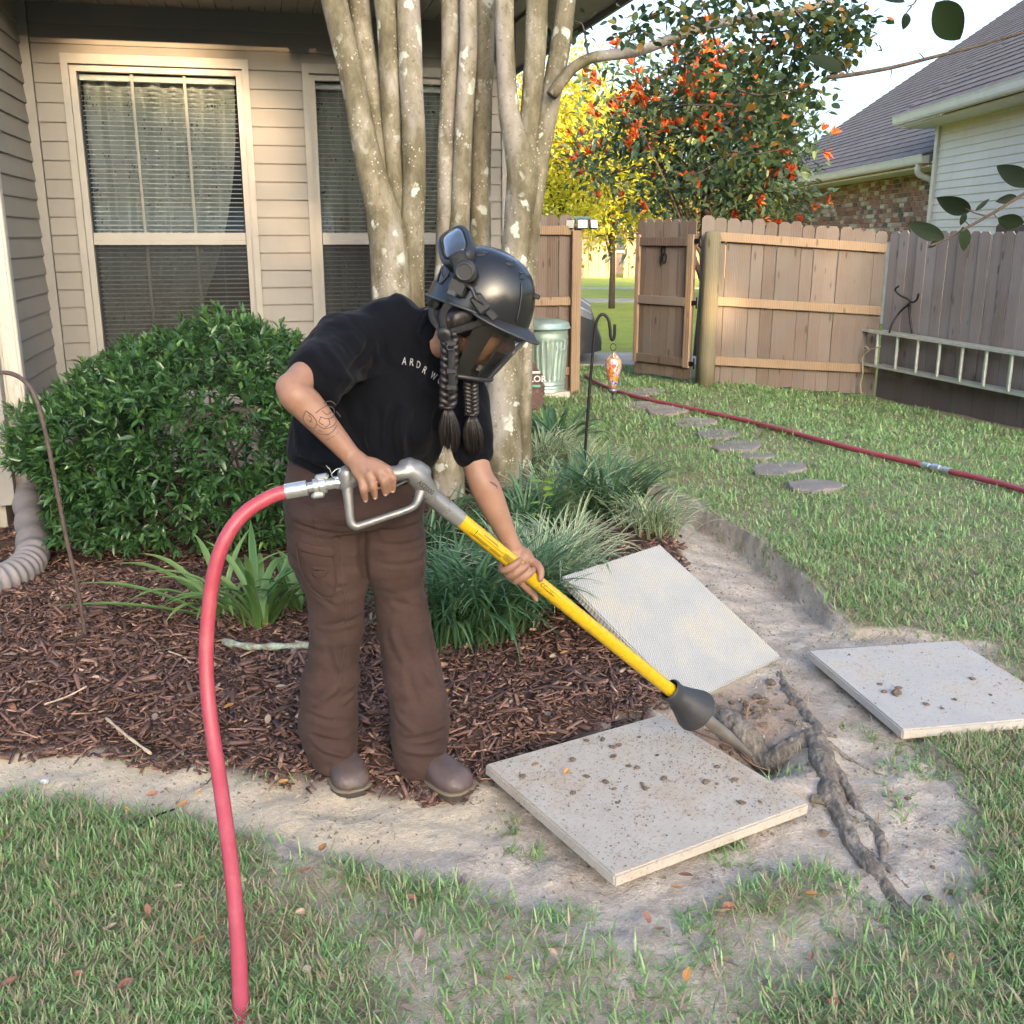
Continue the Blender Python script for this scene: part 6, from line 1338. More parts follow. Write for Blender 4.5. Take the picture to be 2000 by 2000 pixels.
# left hand wrapped under the tube
PAL = GRIP(982, 165, .020)
parts.append(cap([(LW, .0245), (W(976, 1044, 2.715), .027), (GRIP(986, 140, .026), .026), (PAL, .023)], 14)); parts.append(cap([(W(972, 1046, 2.712), .020), (GRIP(972, 160, .022), .021), (GRIP(970, 190, .016), .016)], 12)); parts.append(cap([(W(980, 1048, 2.705), .018), (GRIP(994, 170, .018), .017), (GRIP(996, 200, .014), .013)], 12))
for u_, fr in ((962, .0098), (974, .0105), (986, .0108)):
    parts.append(cap([(GRIP(u_+5, 185, .012), .014), (GRIP(u_+2, 235, fr+.003), fr*1.12), (GRIP(u_, 285, fr+.004), fr*1.08), (GRIP(u_, 330, fr+.001), fr), (GRIP(u_+3, 372, fr), fr*.95), (GRIP(u_+6, 402, fr*.8), fr*.82)], 12))
parts.append(cap([(GRIP(996, 200, .012), .0125), (GRIP(1000, 250, .010), .0108), (W(1006, 1121, 2.70), .0095), (W(1012, 1132, 2.695), .0078)], 12))
parts.append(cap([(W(984, 1050, 2.70), .017), (GRIP(998, 110, .016), .0148), (GRIP(1003, 70, .012), .0120), (GRIP(1006, 38, .009), .0098), (GRIP(1008, 22, .007), .0085)], 12))
Vb, Nb, Fb = union(parts, .0042, 3, .5)
body = mk('body', Vb, Fb, M_skin, person, True)
M_nail = simple('fingernail', (.56, .38, .32), .3)
for t_, p_ in list(zip(TIP, PIP)): d = (t_-p_).normalized(); MB().ball(t_-d*.002+Vector((0, -.0068, .001)), (.0048, .002, .0058), 8, 6).build('fingernail', M_nail, body, True)
for s in (1, -1): MB().ball(HF(.088, s*.03, -.012), .011, 12, 8).build('eye', simple('eye_white', (.6, .58, .55), .2), body, True)
# ---------------------------------------------------------------- trousers
def pr(u, v, y, rpx): 
    w_ = W(u, v, y); dep = w_.y*_c-(w_.z-CAM_H)*_s; return (w_, rpx*1.0352/2000*dep)
def ellipt(rings_spec, depth=.9, n=32, right=Vector((1, 0, 0))):
    """rings perpendicular to the path, wider across than deep"""
    S = spline([(*p, r, dz) for (p, r), dz in rings_spec], 7*len(rings_spec)); rings = []
    for i, s in enumerate(S):
        t = Vector(S[min(i+1, len(S)-1)][:3]-S[max(i-1, 0)][:3]).normalized(); fwd = t.cross(right).normalized(); rt_ = fwd.cross(t).normalized(); rings.append([Vector(s[:3])+rt_*math.cos(a)*s[3]+fwd*math.sin(a)*s[4] for a in [2*math.pi*k/n for k in range(n)]])
    return MB().loft(rings)
def leg(pts, dfac):
    out = []
    for (u, v, y, r), df in zip(pts, dfac): p, rm = pr(u, v, y, r); out.append(((p, rm), rm*df))
    return ellipt(out)
tl = leg([(640, 900, 2.85, 84), (618, 960, 2.85, 80), (620, 1050, 2.85, 72), (634, 1114, 2.86, 57), (632, 1200, 2.88, 49), (622, 1300, 2.885, 53), (620, 1370, 2.88, 54), (632, 1425, 2.87, 45), (634, 1442, 2.87, 43)], [1, .98, .95, 1, 1.05, 1.0, 1.05, 1.15, 1.15])
tr = leg([(712, 900, 2.88, 78), (734, 960, 2.88, 66), (743, 1050, 2.88, 58), (754, 1114, 2.88, 49), (766, 1200, 2.88, 49), (784, 1300, 2.87, 54), (792, 1370, 2.86, 54), (793, 1425, 2.85, 48), (796, 1447, 2.85, 46)], [1, 1, 1, 1, 1.05, 1.05, 1.1, 1.15, 1.15])
pel = leg([(668, 860, 2.85, 112), (668, 900, 2.86, 128), (668, 950, 2.865, 132), (672, 985, 2.865, 112)], [.85, .85, .84, .8])
Vt, Nt, Ft = union([tl, tr, pel], .006, 5, .5)
def creases(V, N, segs, F):
    """cloth folds: (p0, p1, depth, width) ridges"""
    d = np.zeros(len(V))
    from mathutils.bvhtree import BVHTree
    tr_ = BVHTree.FromPolygons(V.tolist(), F.tolist() if hasattr(F, 'tolist') else F)
    for u0, v0, u1, v1, dep, wd in segs:
        n_ = 9; P = []
        for k in range(n_):
            f = k/(n_-1); bow = math.sin(f*math.pi)*.08; h = tr_.ray_cast(Vector((0, 0, CAM_H)), _ray(lerp(u0, u1, f)-bow*(v1-v0), lerp(v0, v1, f)+bow*(u1-u0)).normalized())
            if h[0] is not None: P.append(np.array(h[0]))
        if len(P) < 3: continue
        P = np.array(P); lo, hi = P.min(0)-wd*3, P.max(0)+wd*3; idx = np.where(((V > lo) & (V < hi)).all(1))[0]; X = V[idx]; best = np.full(len(idx), 1e9); tt = np.zeros(len(idx))
        for k in range(len(P)-1):
            a, b = P[k], P[k+1]; ab = b-a; t = np.clip(((X-a)@ab)/(ab@ab+1e-12), 0, 1); dd = np.linalg.norm(X-a-t[:, None]*ab, axis=1); m_ = dd < best; best[m_] = dd[m_]; tt[m_] = ((k+t)/(len(P)-1))[m_]
        env = np.sin(np.pi*np.clip(tt, .0, 1.))**.6; d[idx] += env*dep*(np.exp(-(best/wd)**2)-.45*np.exp(-((best-2*wd)/wd)**2))
    return V+N*d[:, None]
fz = []
for u0, v0, u1, v1, y, dep, wd in ((560, 985, 690, 1005, 2.72, -.006, .010), (700, 1000, 800, 985, 2.76, -.006, .010), (705, 1025, 800, 1015, 2.76, -.005, .008), (575, 1095, 660, 1105, 2.75, -.004, .008), (710, 1060, 800, 1055, 2.77, -.004, .008), (600, 1180, 680, 1165, 2.78, -.005, .010), (590, 1330, 640, 1290, 2.77, .008, .013), (575, 1345, 660, 1360, 2.77, -.007, .010), (585, 1385, 660, 1400, 2.77, -.008, .010), (640, 1330, 672, 1300, 2.8, .007, .012), (760, 1395, 842, 1375, 2.76, -.008, .010), (750, 1410, 840, 1415, 2.76, .008, .012), (745, 1340, 790, 1380, 2.77, .006, .012), (790, 1250, 835, 1300, 2.77, .006, .012), (740, 1180, 775, 1260, 2.79, .006, .014), (815, 1180, 838, 1290, 2.8, -.006, .012), (770, 1240, 800, 1345, 2.78, -.005, .012), (685, 1005, 690, 1090, 2.8, -.010, .018), (630, 1210, 660, 1290, 2.78, .006, .013), (600, 1120, 640, 1150, 2.77, -.004, .01), (735, 1130, 800, 1145, 2.8, -.004, .010), (725, 965, 790, 960, 2.77, -.004, .007), (590, 1400, 660, 1425, 2.77, .009, .010)):
    fz.append((u0, v0, u1, v1, dep*1.15, wd*.75))
Vt = creases(Vt, Nt, fz, Ft); Vt = Vt+Nt*(.0065*fbm(Vt[:, 0]*8, Vt[:, 1]*8, Vt[:, 2]*20, 3)+.0028*np.abs(fbm(Vt[:, 0]*22+Vt[:, 2]*9, Vt[:, 1]*22, Vt[:, 2]*34, 2)))[:, None]
def clothmat(name, c, c2, weave=500., rough=.9, sheen=.03):
    t = NT(name); p = t.wpos(); col = t.ramp(t.noise(p, 6., 5., .6), (.3, c), (.7, c2)); col = t.mix(t.ramp(t.noise(p, 90., 4., .7), (.5, 0.), (.75, .35)), col, tuple(x*.7 for x in c))
    return t.done(t.bsdf(col, rough, t.bump(t.math('ADD', t.noise(p, weave, 2.), t.math('MULTIPLY', t.noise(p, 45., 3.), .8)), .18, .003), spec=.1, **{'Sheen Weight': sheen}))
M_trou = clothmat('brown_canvas', (.043, .0265, .0225), (.066, .042, .0365)); M_stitch = simple('brown_stitching', (.055, .035, .03), .9)
trou = mk('trousers', Vt, Ft, M_trou, person, True)
def bvh(o):
    from mathutils.bvhtree import BVHTree
    me = o.data; off = WL[o.name]; return BVHTree.FromPolygons([v.co+off for v in me.vertices], [tuple(p.vertices) for p in me.polygons])
BT = bvh(trou); CAMP = Vector((0, 0, CAM_H))
def hit(tree_, u, v, lift=.002, fb=2.8):
    """the place on a garment facing the viewer"""
    h = tree_.ray_cast(CAMP, _ray(u, v).normalized()); return (h[0]+h[1]*lift, h[1]) if h[0] is not None else (W(u, v, fb), Vector((0, -1, 0)))
def seam(pts, r, mat, parent, tree_, name='seam', lift=.001, n=24):
    q = spline(pts, n); MB().tube([hit(tree_, a, b, lift)[0] for a, b in q], r, 6, flat=.6).build(name, mat, parent, True)
for pts in ([(640, 1000), (645, 1080), (652, 1150), (650, 1220), (638, 1300), (630, 1380)], [(596, 960), (590, 1000), (600, 1060)], [(560, 945), (600, 962), (645, 958), (668, 950)], [(798, 1050), (806, 1130), (815, 1200)]): seam(pts, .0016, M_stitch, trou, BT, lift=.0003)
# cargo pocket with flap
def patch(pts, nseg, tree_, lift, th, name, mat, parent):
    """cloth patch laid on a garment: outline in photo positions, filled as a fan of rings"""
    P = spline(pts+[pts[0]], nseg)[:-1]; c = P.mean(0); V = []; F = []; m = len(P); K_ = 5
    for k in range(K_+1):
        s = 1-k/K_*.97
        for a in P:
            q = c+(a-c)*s; h, nn = hit(tree_, q[0], q[1], lift if k else .0003); V.append(tuple(h))
    for k in range(K_):
        for i in range(m): a = k*m+i; b = k*m+(i+1) % m; F.append((a, b, b+m, a+m))
    F.append(tuple(range(K_*m, K_*m+m))); return mk(name, V, F, mat, parent, True)
pk = patch([(562, 1030), (600, 1040), (628, 1045), (636, 1090), (632, 1120), (615, 1126), (588, 1108), (568, 1070)], 28, BT, .007, .004, 'cargo_pocket', M_trou, trou)
fl_ = patch([(560, 1018), (595, 1028), (628, 1034), (630, 1050), (598, 1046), (564, 1036)], 24, BT, .011, .004, 'pocket_flap', M_trou, trou)
patch([(588, 1064), (604, 1066), (622, 1070), (616, 1086), (602, 1090), (590, 1082)], 22, BT, .012, .004, 'pocket_flap', M_trou, trou)
seam([(562, 1032), (570, 1072), (590, 1108), (614, 1125), (630, 1120), (635, 1092), (628, 1046)], .0016, M_stitch, trou, BT, lift=.008); seam([(586, 1092), (588, 1110)], .0012, M_stitch, trou, BT, lift=.008)
# ---------------------------------------------------------------- t-shirt
def ring(u, v, y, hw, dp): p, r = pr(u, v, y, hw); return ((p, r), dp)
tor = ellipt([ring(664, 882, 2.845, 124, .150), ring(668, 862, 2.845, 128, .152), ring(690, 818, 2.83, 133, .150), ring(722, 770, 2.82, 131, .148), ring(744, 715, 2.81, 126, .140), ring(748, 665, 2.80, 116, .120), ring(760, 625, 2.79, 92, .095), ring(778, 598, 2.785, 62, .07), ring(790, 585, 2.785, 40, .05)], n=40)
slR = cap([(W(700, 640, 2.77), .088), (W(652, 655, 2.71), .088), (W(622, 690, 2.625), .083), (W(606, 707, 2.575), .080)], 22)
slL = cap([(W(815, 690, 2.82), .085), (W(860, 745, 2.80), .078), (W(884, 805, 2.755), .065), (W(892, 850, 2.725), .056)], 22)
neckr = cap([(NB+Vector((-.02, .02, -.05)), .08), (NB+Vector((.008, 0, .0)), .066)], 18)
bell = leg([(752, 690, 2.84, 70), (748, 745, 2.80, 84), (742, 800, 2.775, 84), (732, 850, 2.77, 70), (722, 880, 2.775, 62)], [.9, .95, 1, 1, 1])
Vs, Ns, Fs = union([tor, slR, slL, neckr, bell], .0065, 8, .5)
fs = []
for u0, v0, u1, v1, y, dep, wd in ((765, 760, 760, 870, 2.62, .012, .016), (752, 760, 748, 872, 2.62, -.010, .014), (700, 770, 715, 870, 2.65, .007, .016), (640, 720, 690, 850, 2.66, -.008, .018), (720, 620, 735, 700, 2.66, -.006, .014), (660, 700, 700, 640, 2.64, -.008, .012), (640, 715, 720, 700, 2.65, .007, .014), (600, 650, 640, 700, 2.58, -.005, .012), (560, 850, 640, 870, 2.68, .010, .014), (565, 862, 650, 893, 2.68, -.008, .010), (590, 820, 640, 860, 2.68, -.008, .014), (790, 640, 800, 720, 2.68, -.005, .014), (800, 740, 790, 830, 2.64, -.008, .014), (880, 780, 905, 860, 2.67, .006, .014), (870, 800, 885, 865, 2.67, -.006, .012), (820, 760, 810, 820, 2.64, .008, .014)):
    fs.append((u0, v0, u1, v1, dep*1.3, wd*.8))
Vs = creases(Vs, Ns, fs, Fs); Vs = Vs+Ns*(.009*fbm(Vs[:, 0]*10+3, Vs[:, 1]*10, Vs[:, 2]*6+Vs[:, 0]*4, 3)+.004*np.abs(fbm(Vs[:, 0]*24+Vs[:, 2]*14, Vs[:, 1]*24, Vs[:, 2]*12, 2)))[:, None]
M_shirt = clothmat('black_cotton', (.0017, .0021, .0038), (.0034, .0041, .0068), 700., .85, .04)
shirt = mk('t_shirt', Vs, Fs, M_shirt, person, True); BS = bvh(shirt)
M_hem = clothmat('black_hem', (.0035, .004, .007), (.006, .007, .010), 600.)
# neckline rib and sleeve hems
def ringband(c, axis, r, tube_r, name, mat, par, sq=1.0):
    ax = Vector(axis).normalized(); x = ax.orthogonal().normalized(); y = ax.cross(x); MB().tube([c+x*math.cos(a)*r+y*math.sin(a)*r*sq for a in np.linspace(0, 2*math.pi, 33)], tube_r, 8).build(name, mat, par, True)
ringband(NB+Vector((.012, -.0, .012)), (W(845, 640, 2.735)-NB), .066, .008, 'neck_rib', M_hem, shirt)
# lettering across the chest
M_print = simple('grey_shirt_print', (.24, .245, .24), .7, var=.25, scale=120)
Vl, Fl = [], []; 
for ch, u, v, an, sz in (('A', 763, 682, .12, 17.5), ('R', 776, 684, .16, 17.5), ('D', 789, 689, .25, 17), ('R', 801, 699, .5, 17), ('W', 817, 710, .55, 16.5), ('O', 830, 719, .6, 16), ('R', 839, 727, .6, 16), ('K', 848, 735, .6, 16), ('S', 858, 746, .3, 16)):
    V, F = text_mesh(ch, 1.0, .0); ca, sa = math.cos(-an), math.sin(-an); b = len(Vl)
    V[:, 0] *= .72 if ch != 'W' else .62
    for x, y, z in V: h, nn = hit(BS, u+(x*ca-y*sa)*sz, v-(x*sa+y*ca)*sz*1.15, .0022, 2.65); Vl.append(tuple(h))
    Fl += [tuple(i+b for i in f) for f in F]
mk('chest_lettering', Vl, Fl, M_print, shirt)
# ---------------------------------------------------------------- boots
M_leather = simple('brown_boot_leather', (.075, .052, .046), .48, var=.3, scale=14, bump=.25, bscale=60); M_sole = simple('boot_sole', (.035, .03, .024), .85, var=.3, bump=.3); M_welt = simple('boot_welt', (.16, .13, .09), .8); M_lace2 = simple('boot_eyelet', (.4, .36, .3), .4, metal=.6)
def boot(toe, d, name):
    d = Vector((d[0], d[1], 0)).normalized(); s = Vector((-d.y, d.x, 0)); L = .288; z0 = terr(toe.x, toe.y)-.004
    def P(l, w_, z): q = toe-d*(L-l)+s*w_; return Vector((q.x, q.y, z0+z))
    prof = [(0, .030, .02), (.02, .038, .03), (.07, .041, .035), (.12, .044, .035), (.17, .052, .04), (.215, .057, .04), (.25, .055, .035), (.272, .044, .02), (.288, .020, .01)]
    top = [(0, .12), (.02, .125), (.07, .125), (.12, .115), (.17, .098), (.215, .086), (.25, .078), (.272, .064), (.288, .042)]
    S = spline([(l, w_, t_[1]) for (l, w_, _), t_ in zip(prof, top)], 30); rings = []
    for l, w_, tz in S:
        w_ = max(w_, .004); rg = []
        for k in range(24):
            a = 2*math.pi*k/24; sz = math.sin(a); cx = math.copysign(abs(math.cos(a))**(.75 if sz > 0 else .3), math.cos(a)); zc = .022+(tz-.022)*.42; hz_ = (tz-zc) if sz > 0 else zc-.022; rg.append(P(l, cx*w_*(1-.10*max(0, sz)), zc+hz_*math.copysign(abs(sz)**(.9 if sz > 0 else .5), sz)))
        rings.append(rg)
    up = MB().loft(rings); b = up.build(name, M_leather, person, True)
    def sole(zb, zt, grow, nm, mat):
        out = [[P(l-.0+(grow if l > .2 else -grow*.5), sg*(max(w_, .004)+grow), 0) for l, w_, _ in S[::1]] for sg in (1, -1)]; ply = out[0]+out[1][::-1]
        MB().loft([[Vector((q.x, q.y, z0+zb)) for q in ply], [Vector((q.x, q.y, z0+zt)) for q in ply]]).build(nm, mat, b)
    sole(.002, .022, .0035, 'sole', M_sole); sole(.0225, .029, .0055, 'welt', M_welt)
    MB().tube([P(.205+.012*math.cos(q)*.0, .057*math.cos(q)*.93, .03+.056*math.sin(q)) for q in np.linspace(.25, math.pi-.25, 14)], .0016, 5).build('toe_seam', M_welt, b, True)
    for k in range(3):
        l = .165-.022*k
        for sg in (-1, 1): MB().ball(P(l, sg*.020, .096+.012*k), .0045, 8, 6).build('eyelet', M_lace2, b, True)
        MB().tube([P(l, -.022, .098+.012*k), P(l+.004, 0, .104+.012*k), P(l, .022, .098+.012*k)], .0028, 6).build('lace', M_welt, b, True)
    return b
boot(G(672, 1494), (.42, -.9), 'boot'); boot(G(880, 1499), (.72, -.7), 'boot')
# ---------------------------------------------------------------- hair
M_hair = NT('black_hair'); _t = M_hair; M_hair = _t.done(_t.bsdf(_t.ramp(_t.noise(_t.wpos((60, 60, 8)), 4., 3.), (.3, (.006, .005, .005)), (.7, (.025, .018, .015))), .38, _t.bump(_t.noise(_t.wpos((160, 160, 25)), 4., 3.), .4, .002), spec=.5))
hv, hn, hf_ = union([MB().ball(HF(-.03, 0, .012), (.095, .086, .10), 20, 14, HM), cap([(HF(-.02, .06, -.01), .035), (HF(-.045, .062, -.045), .034), (W(850, 632, 2.655), .024)], 14), cap([(HF(-.06, -.02, -.01), .05), (HF(-.075, 0, -.05), .045), (HF(-.07, -.03, -.06), .035)], 14)], .005, 3)
hv = hv+hn*(.003*fbm(hv[:, 0]*90, hv[:, 1]*60, hv[:, 2]*18, 2))[:, None]; hair = mk('hair', hv, hf_, M_hair, person, True)
def braid(p0, p1, p2, r, name):
    n = 70; m = MB()
    for k in range(3):
        path = []; 
        for i in range(n):
            f = i/(n-1); c = p0.lerp(p1, f); a = f*22+k*2*math.pi/3; path.append(c+Vector((math.sin(a)*r*.95, math.sin(2*a)*r*.5, 0)))
        m.tube(path, [r*.62*(1-.2*i/n) for i in range(n)], 8)
    b = m.build(name, M_hair, hair, True)
    ringband(p1, (0, 0, 1), r*.85, .004, 'hair_tie', M_blk, b)
    m = MB(); rg = random.Random(int(p0.x*1e4))
    for k in range(110):
        a = rg.uniform(0, 6.28); q = math.sqrt(rg.random()); e = p2+Vector((math.cos(a)*q*.022, math.sin(a)*q*.016, rg.uniform(-.012, .02))); md = p1.lerp(p2, .5)+Vector((math.cos(a)*q*.027, math.sin(a)*q*.02, 0)); m.tube([Vector(s) for s in spline([p1+Vector((math.cos(a)*q*.008, math.sin(a)*q*.008, 0)), md, e], 6)], [.0018, .0018, .0016, .0014, .001, .0004], 4)
    m.build('tassel', M_hair, b, True)
braid(W(850, 628, 2.615), W(845, 768, 2.60), W(850, 848, 2.61), .0165, 'braid'); braid(W(887, 705, 2.665), W(890, 782, 2.655), W(893, 850, 2.66), .014, 'braid')
# ---------------------------------------------------------------- helmet
_t = NT('black_helmet_shell'); M_shell = _t.done(_t.bsdf((.012, .0125, .014), .22, _t.bump(_t.noise(_t.wpos(), 420., 2.), .03, .001), spec=.5)); M_mat = simple('matte_black_plastic', (.014, .014, .015), .5, var=.2); M_edge = simple('helmet_edge', (.035, .038, .042), .45); M_web = simple('black_webbing', (.010, .010, .011), .8, bump=.3, bscale=300)
HA, HB, HH = .138, .118, .160
def SHL_(th, ph, off=0.0):
    ct, st, cp, sp_ = math.cos(th), math.sin(th), math.cos(ph), math.sin(ph); k = cp**.72 if cp > 0 else 0; back = .018*max(0, -ct)**1.5*(1-sp_)
    rid = 1+.012*math.exp(-((abs(st)*cp-.55)/.10)**2)*sp_
    p = Vector(((HA*rid+off)*ct*k, (HB*rid+off)*st*k, (HH+off)*sp_**.95-back)); return HF(p.x-.008, p.y, p.z)
def shell_patch(t0, t1, p0, p1, off, name, mat, nt_=14, np_=8, th=.003, shape=None):
    V = []; F = []
    for l, o in ((0, off-.004), (1, off)):
        for j in range(np_+1):
            for i in range(nt_+1):
                f, g = i/nt_, j/np_; a = lerp(t0, t1, f); b = lerp(p0, p1, g)
                if shape: a, b = shape(f, g)
                V.append(tuple(SHL_(a, b, o)))
    w_ = nt_+1; K2 = (np_+1)*w_
    for j in range(np_):
        for i in range(nt_): a = j*w_+i; F.append((a+K2, a+1+K2, a+w_+1+K2, a+w_+K2))
    bd = [i for i in range(w_)]+[j*w_+nt_ for j in range(1, np_+1)]+[np_*w_+i for i in range(nt_-1, -1, -1)]+[j*w_ for j in range(np_-1, 0, -1)]
    for k in range(len(bd)): a, b = bd[k], bd[(k+1) % len(bd)]; F.append((a, b, b+K2, a+K2))
    return mk(name, V, F, mat, helm, True)
m = MB(); rings = []
for j in range(33):
    ph = rad(89.5)*j/32; rings.append([SHL_(2*math.pi*i/96, ph) for i in range(96)])
m.loft(rings, cap=False); inner = [[SHL_(2*math.pi*i/96, rad(89)*j/8, -.008) for i in range(96)] for j in range(9)]; m.loft([rings[0], inner[0]], cap=False); m.loft(inner[::-1], cap=False)
helm = m.build('helmet', M_shell, person, True)
MB().tube([SHL_(a, 0, .001) for a in np.linspace(0, 2*math.pi, 57)], .004, 8).build('rim', M_edge, helm, True)
# brim
V = []; F = []; nb = 28
for k, (o, dz, l) in enumerate(((-.002, .012, 0), (.016, .004, 0), (.034, -.008, 0), (.040, -.013, 0), (.038, -.017, 0), (.014, -.006, 0), (-.004, .002, 0))):
    for i in range(nb+1):
        a = lerp(rad(-92), rad(92), i/nb); e = max(0, math.cos(a))**.5; p = SHL_(a, 0, o*e); V.append(tuple(p+HUv*(dz*e)))
for k in range(6):
    for i in range(nb): q = k*(nb+1)+i; F.append((q, q+1, q+nb+2, q+nb+1))
mk('brim', V, F, M_mat, helm, True)
MB().tube([Vector(V[3*(nb+1)+i]) for i in range(nb+1)], .0028, 8).build('brim_edge', M_edge, helm, True)
# raised crest, vents and slots on the right side (towards the viewer)
for t0, t1, p0, p1 in ((52, 74, 57, 65), (34, 48, 45, 53), (112, 128, 50, 58)):
    shell_patch(rad(t0), rad(t1), rad(p0), rad(p1), .0022, 'vent', M_blk, 10, 4, shape=lambda f, g, t0=t0, t1=t1, p0=p0, p1=p1: (rad(lerp(t0, t1, f)), rad(lerp(p0, p1, .5+(g-.5)*math.sin(math.pi*min(.95, max(.05, f)))**.6)+(1-f)*4)))
    MB().tube([SHL_(rad(lerp(t0, t1, f)), rad(p1+1+(1-f)*4), .001) for f in np.linspace(0, 1, 10)], .0018, 6).build('vent_lip', M_edge, helm, True)
MB().tube([SHL_(rad(lerp(40, 46, f)), rad(lerp(6, 42, f)), .002) for f in np.linspace(0, 1, 10)], .0015, 6).build('crease_line', M_edge, helm, True)
shell_patch(0, 1, 0, 1, .003, 'vent', M_blk, 10, 5, shape=lambda f, g: (rad(lerp(138, 160, f)), rad(lerp(16, 34, g)+8*f)))
MB().tube([SHL_(rad(a), rad(b), .003) for a, b in ((136, 22), (140, 12), (150, 12), (163, 24), (162, 40), (150, 44))], .0022, 6).build('vent_lip', M_edge, helm, True)
MB().tube([HF(-.008+HA*.97*math.cos(a), 0.0+0*a, HH*1.0*math.sin(a)**.95+.001) for a in np.linspace(.55, 2.3, 14)], .006, 8, flat=.5).build('crest', M_shell, helm, True)
# front clip
pfc = SHL_(0, rad(34), .004); MB().box(pfc, (.018, .03, .012), HM, .003).build('lamp_clip', M_mat, helm)
# ear-muff hinge
dc = HF(-.062, .128, .082); MB().lathe([(0, .016), (.022, .016), (.027, .012), (.029, 0), (.029, -.012), (0, -.012)], dc, 28, axis=HRv).build('hinge_disc', M_mat, helm, True, auto=rad(30))
MB().lathe([(.017, .0), (.019, .003), (.021, .003), (.021, 0)], dc+HRv*.0165, 28, axis=HRv, cap=False).build('disc_ring', M_edge, helm, True)
MB().box(HF(-.066, .122, .040), (.046, .024, .040), HM, .005).build('clip_block', M_mat, helm); MB().box(HF(-.072, .130, .022), (.024, .012, .014), HM, .002).build('buckle_bar', M_edge, helm)
MB().tube([HF(-.05, .128, .055), HF(-.03, .13, .052), HF(-.015, .128, .035), HF(.012, .124, .028)], .009, 8, flat=.6).build('arm', M_mat, helm, True)
MB().box(HF(.002, .124, .026), (.050, .016, .034), HM @ Matrix.Rotation(.5, 3, 'Y'), .005).build('visor_clip', M_mat, helm); MB().box(HF(.038, .119, .012), (.034, .012, .02), HM @ Matrix.Rotation(.35, 3, 'Y'), .004).build('visor_clip', M_mat, helm)
# nape adjuster
MB().lathe([(0, .012), (.018, .012), (.02, .006), (.02, -.006), (0, -.006)], HF(-.112, .050, -.022), 18, axis=HRv-HFv*.6).build('nape_dial', M_mat, helm, True)
MB().tube([HF(-.07, .09, .0), HF(-.1, .07, -.012), HF(-.128, .02, -.018), HF(-.128, -.02, -.018)], .012, 8, flat=.35).build('nape_band', M_mat, helm, True)
# straps
BK = HF(-.052, .098, -.082); 
for pts, w_ in (([HF(-.07, .108, .0), HF(-.075, .105, -.04), BK], .010), ([HF(.03, .105, -.01), HF(-.01, .104, -.045), BK], .009), ([HF(-.118, .05, -.03), HF(-.098, .082, -.06), BK], .009)):
    MB().tube([Vector(s) for s in spline(pts, 10)], w_, 8, flat=.28, ref=HRv).build('strap', M_web, helm, True)
MB().lathe([(0, .008), (.016, .008), (.018, .004), (.018, -.004), (0, -.004)], BK+HRv*.006, 20, axis=HRv).build('strap_buckle', M_mat, helm, True)
cs_ = [BK, W(851, 660, 2.585), W(852, 700, 2.575), W(853, 732, 2.575)]
MB().tube([Vector(s) for s in spline(cs_, 14)], .010, 8, flat=.3, ref=(0, -1, 0)).build('chin_strap', M_web, helm, True)
for v in (648, 700, 731): q = W(852, v, 2.573); MB().box(q, (.026, .008, .014), None, .002).build('strap_buckle', M_mat, helm)
MB().tube([W(847, 650, 2.57), W(842, 655, 2.57), W(845, 660, 2.57), W(856, 660, 2.57), W(858, 652, 2.57)], .0018, 6).build('buckle_bar', M_edge, helm, True)
# goggles pushed to the back of the helmet
gnv = (HFv*-.66+HUv*.50+HRv*.50).normalized(); gx = HRv; gy = gnv.cross(gx).normalized(); gx = gy.cross(gnv).normalized(); gc_ = HF(-.120, .028, .122)
def gring(a, b, off, n=32): return [gc_+gx*math.copysign(abs(math.cos(t))**.6, math.cos(t))*a+gy*math.copysign(abs(math.sin(t))**.7, math.sin(t))*b+gnv*off for t in [2*math.pi*k/n for k in range(n)]]
gog = MB().loft([gring(.070, .034, -.034), gring(.084, .043, -.024), gring(.088, .047, .006), gring(.083, .043, .014), gring(.075, .036, .014), gring(.072, .034, .004)], cap=False).build('goggles', M_mat, helm, True)
_t = NT('smoked_lens'); M_lensg = _t.done(_t.bsdf((.03, .033, .038), .08, spec=.8, coat=.6)); MB().loft([gring(.075, .036, .012), gring(.06, .028, .020), gring(.03, .014, .024), gring(.004, .002, .025)]).build('goggle_lens', M_lensg, helm, True)
MB().loft([gring(.080, .040, -.030), gring(.066, .030, -.048), gring(.05, .02, -.05)]).build('goggle_foam', simple('green_foam', (.03, .11, .04), .8), helm, True)
for sg in (1,): MB().tube([Vector(s) for s in spline([gc_+gx*.086-gnv*.012, HF(-.10, .122, .112), dc+HRv*.006+HFv*-.006], 10)], .021, 8, flat=.28, ref=HRv).build('goggle_strap', M_web, helm, True)
MB().tube([Vector(s) for s in spline([gc_-gx*.086-gnv*.012, HF(-.09, -.124, .10), HF(-.05, -.128, .085)], 10)], .018, 8, flat=.28, ref=HRv).build('goggle_strap', M_web, helm, True)
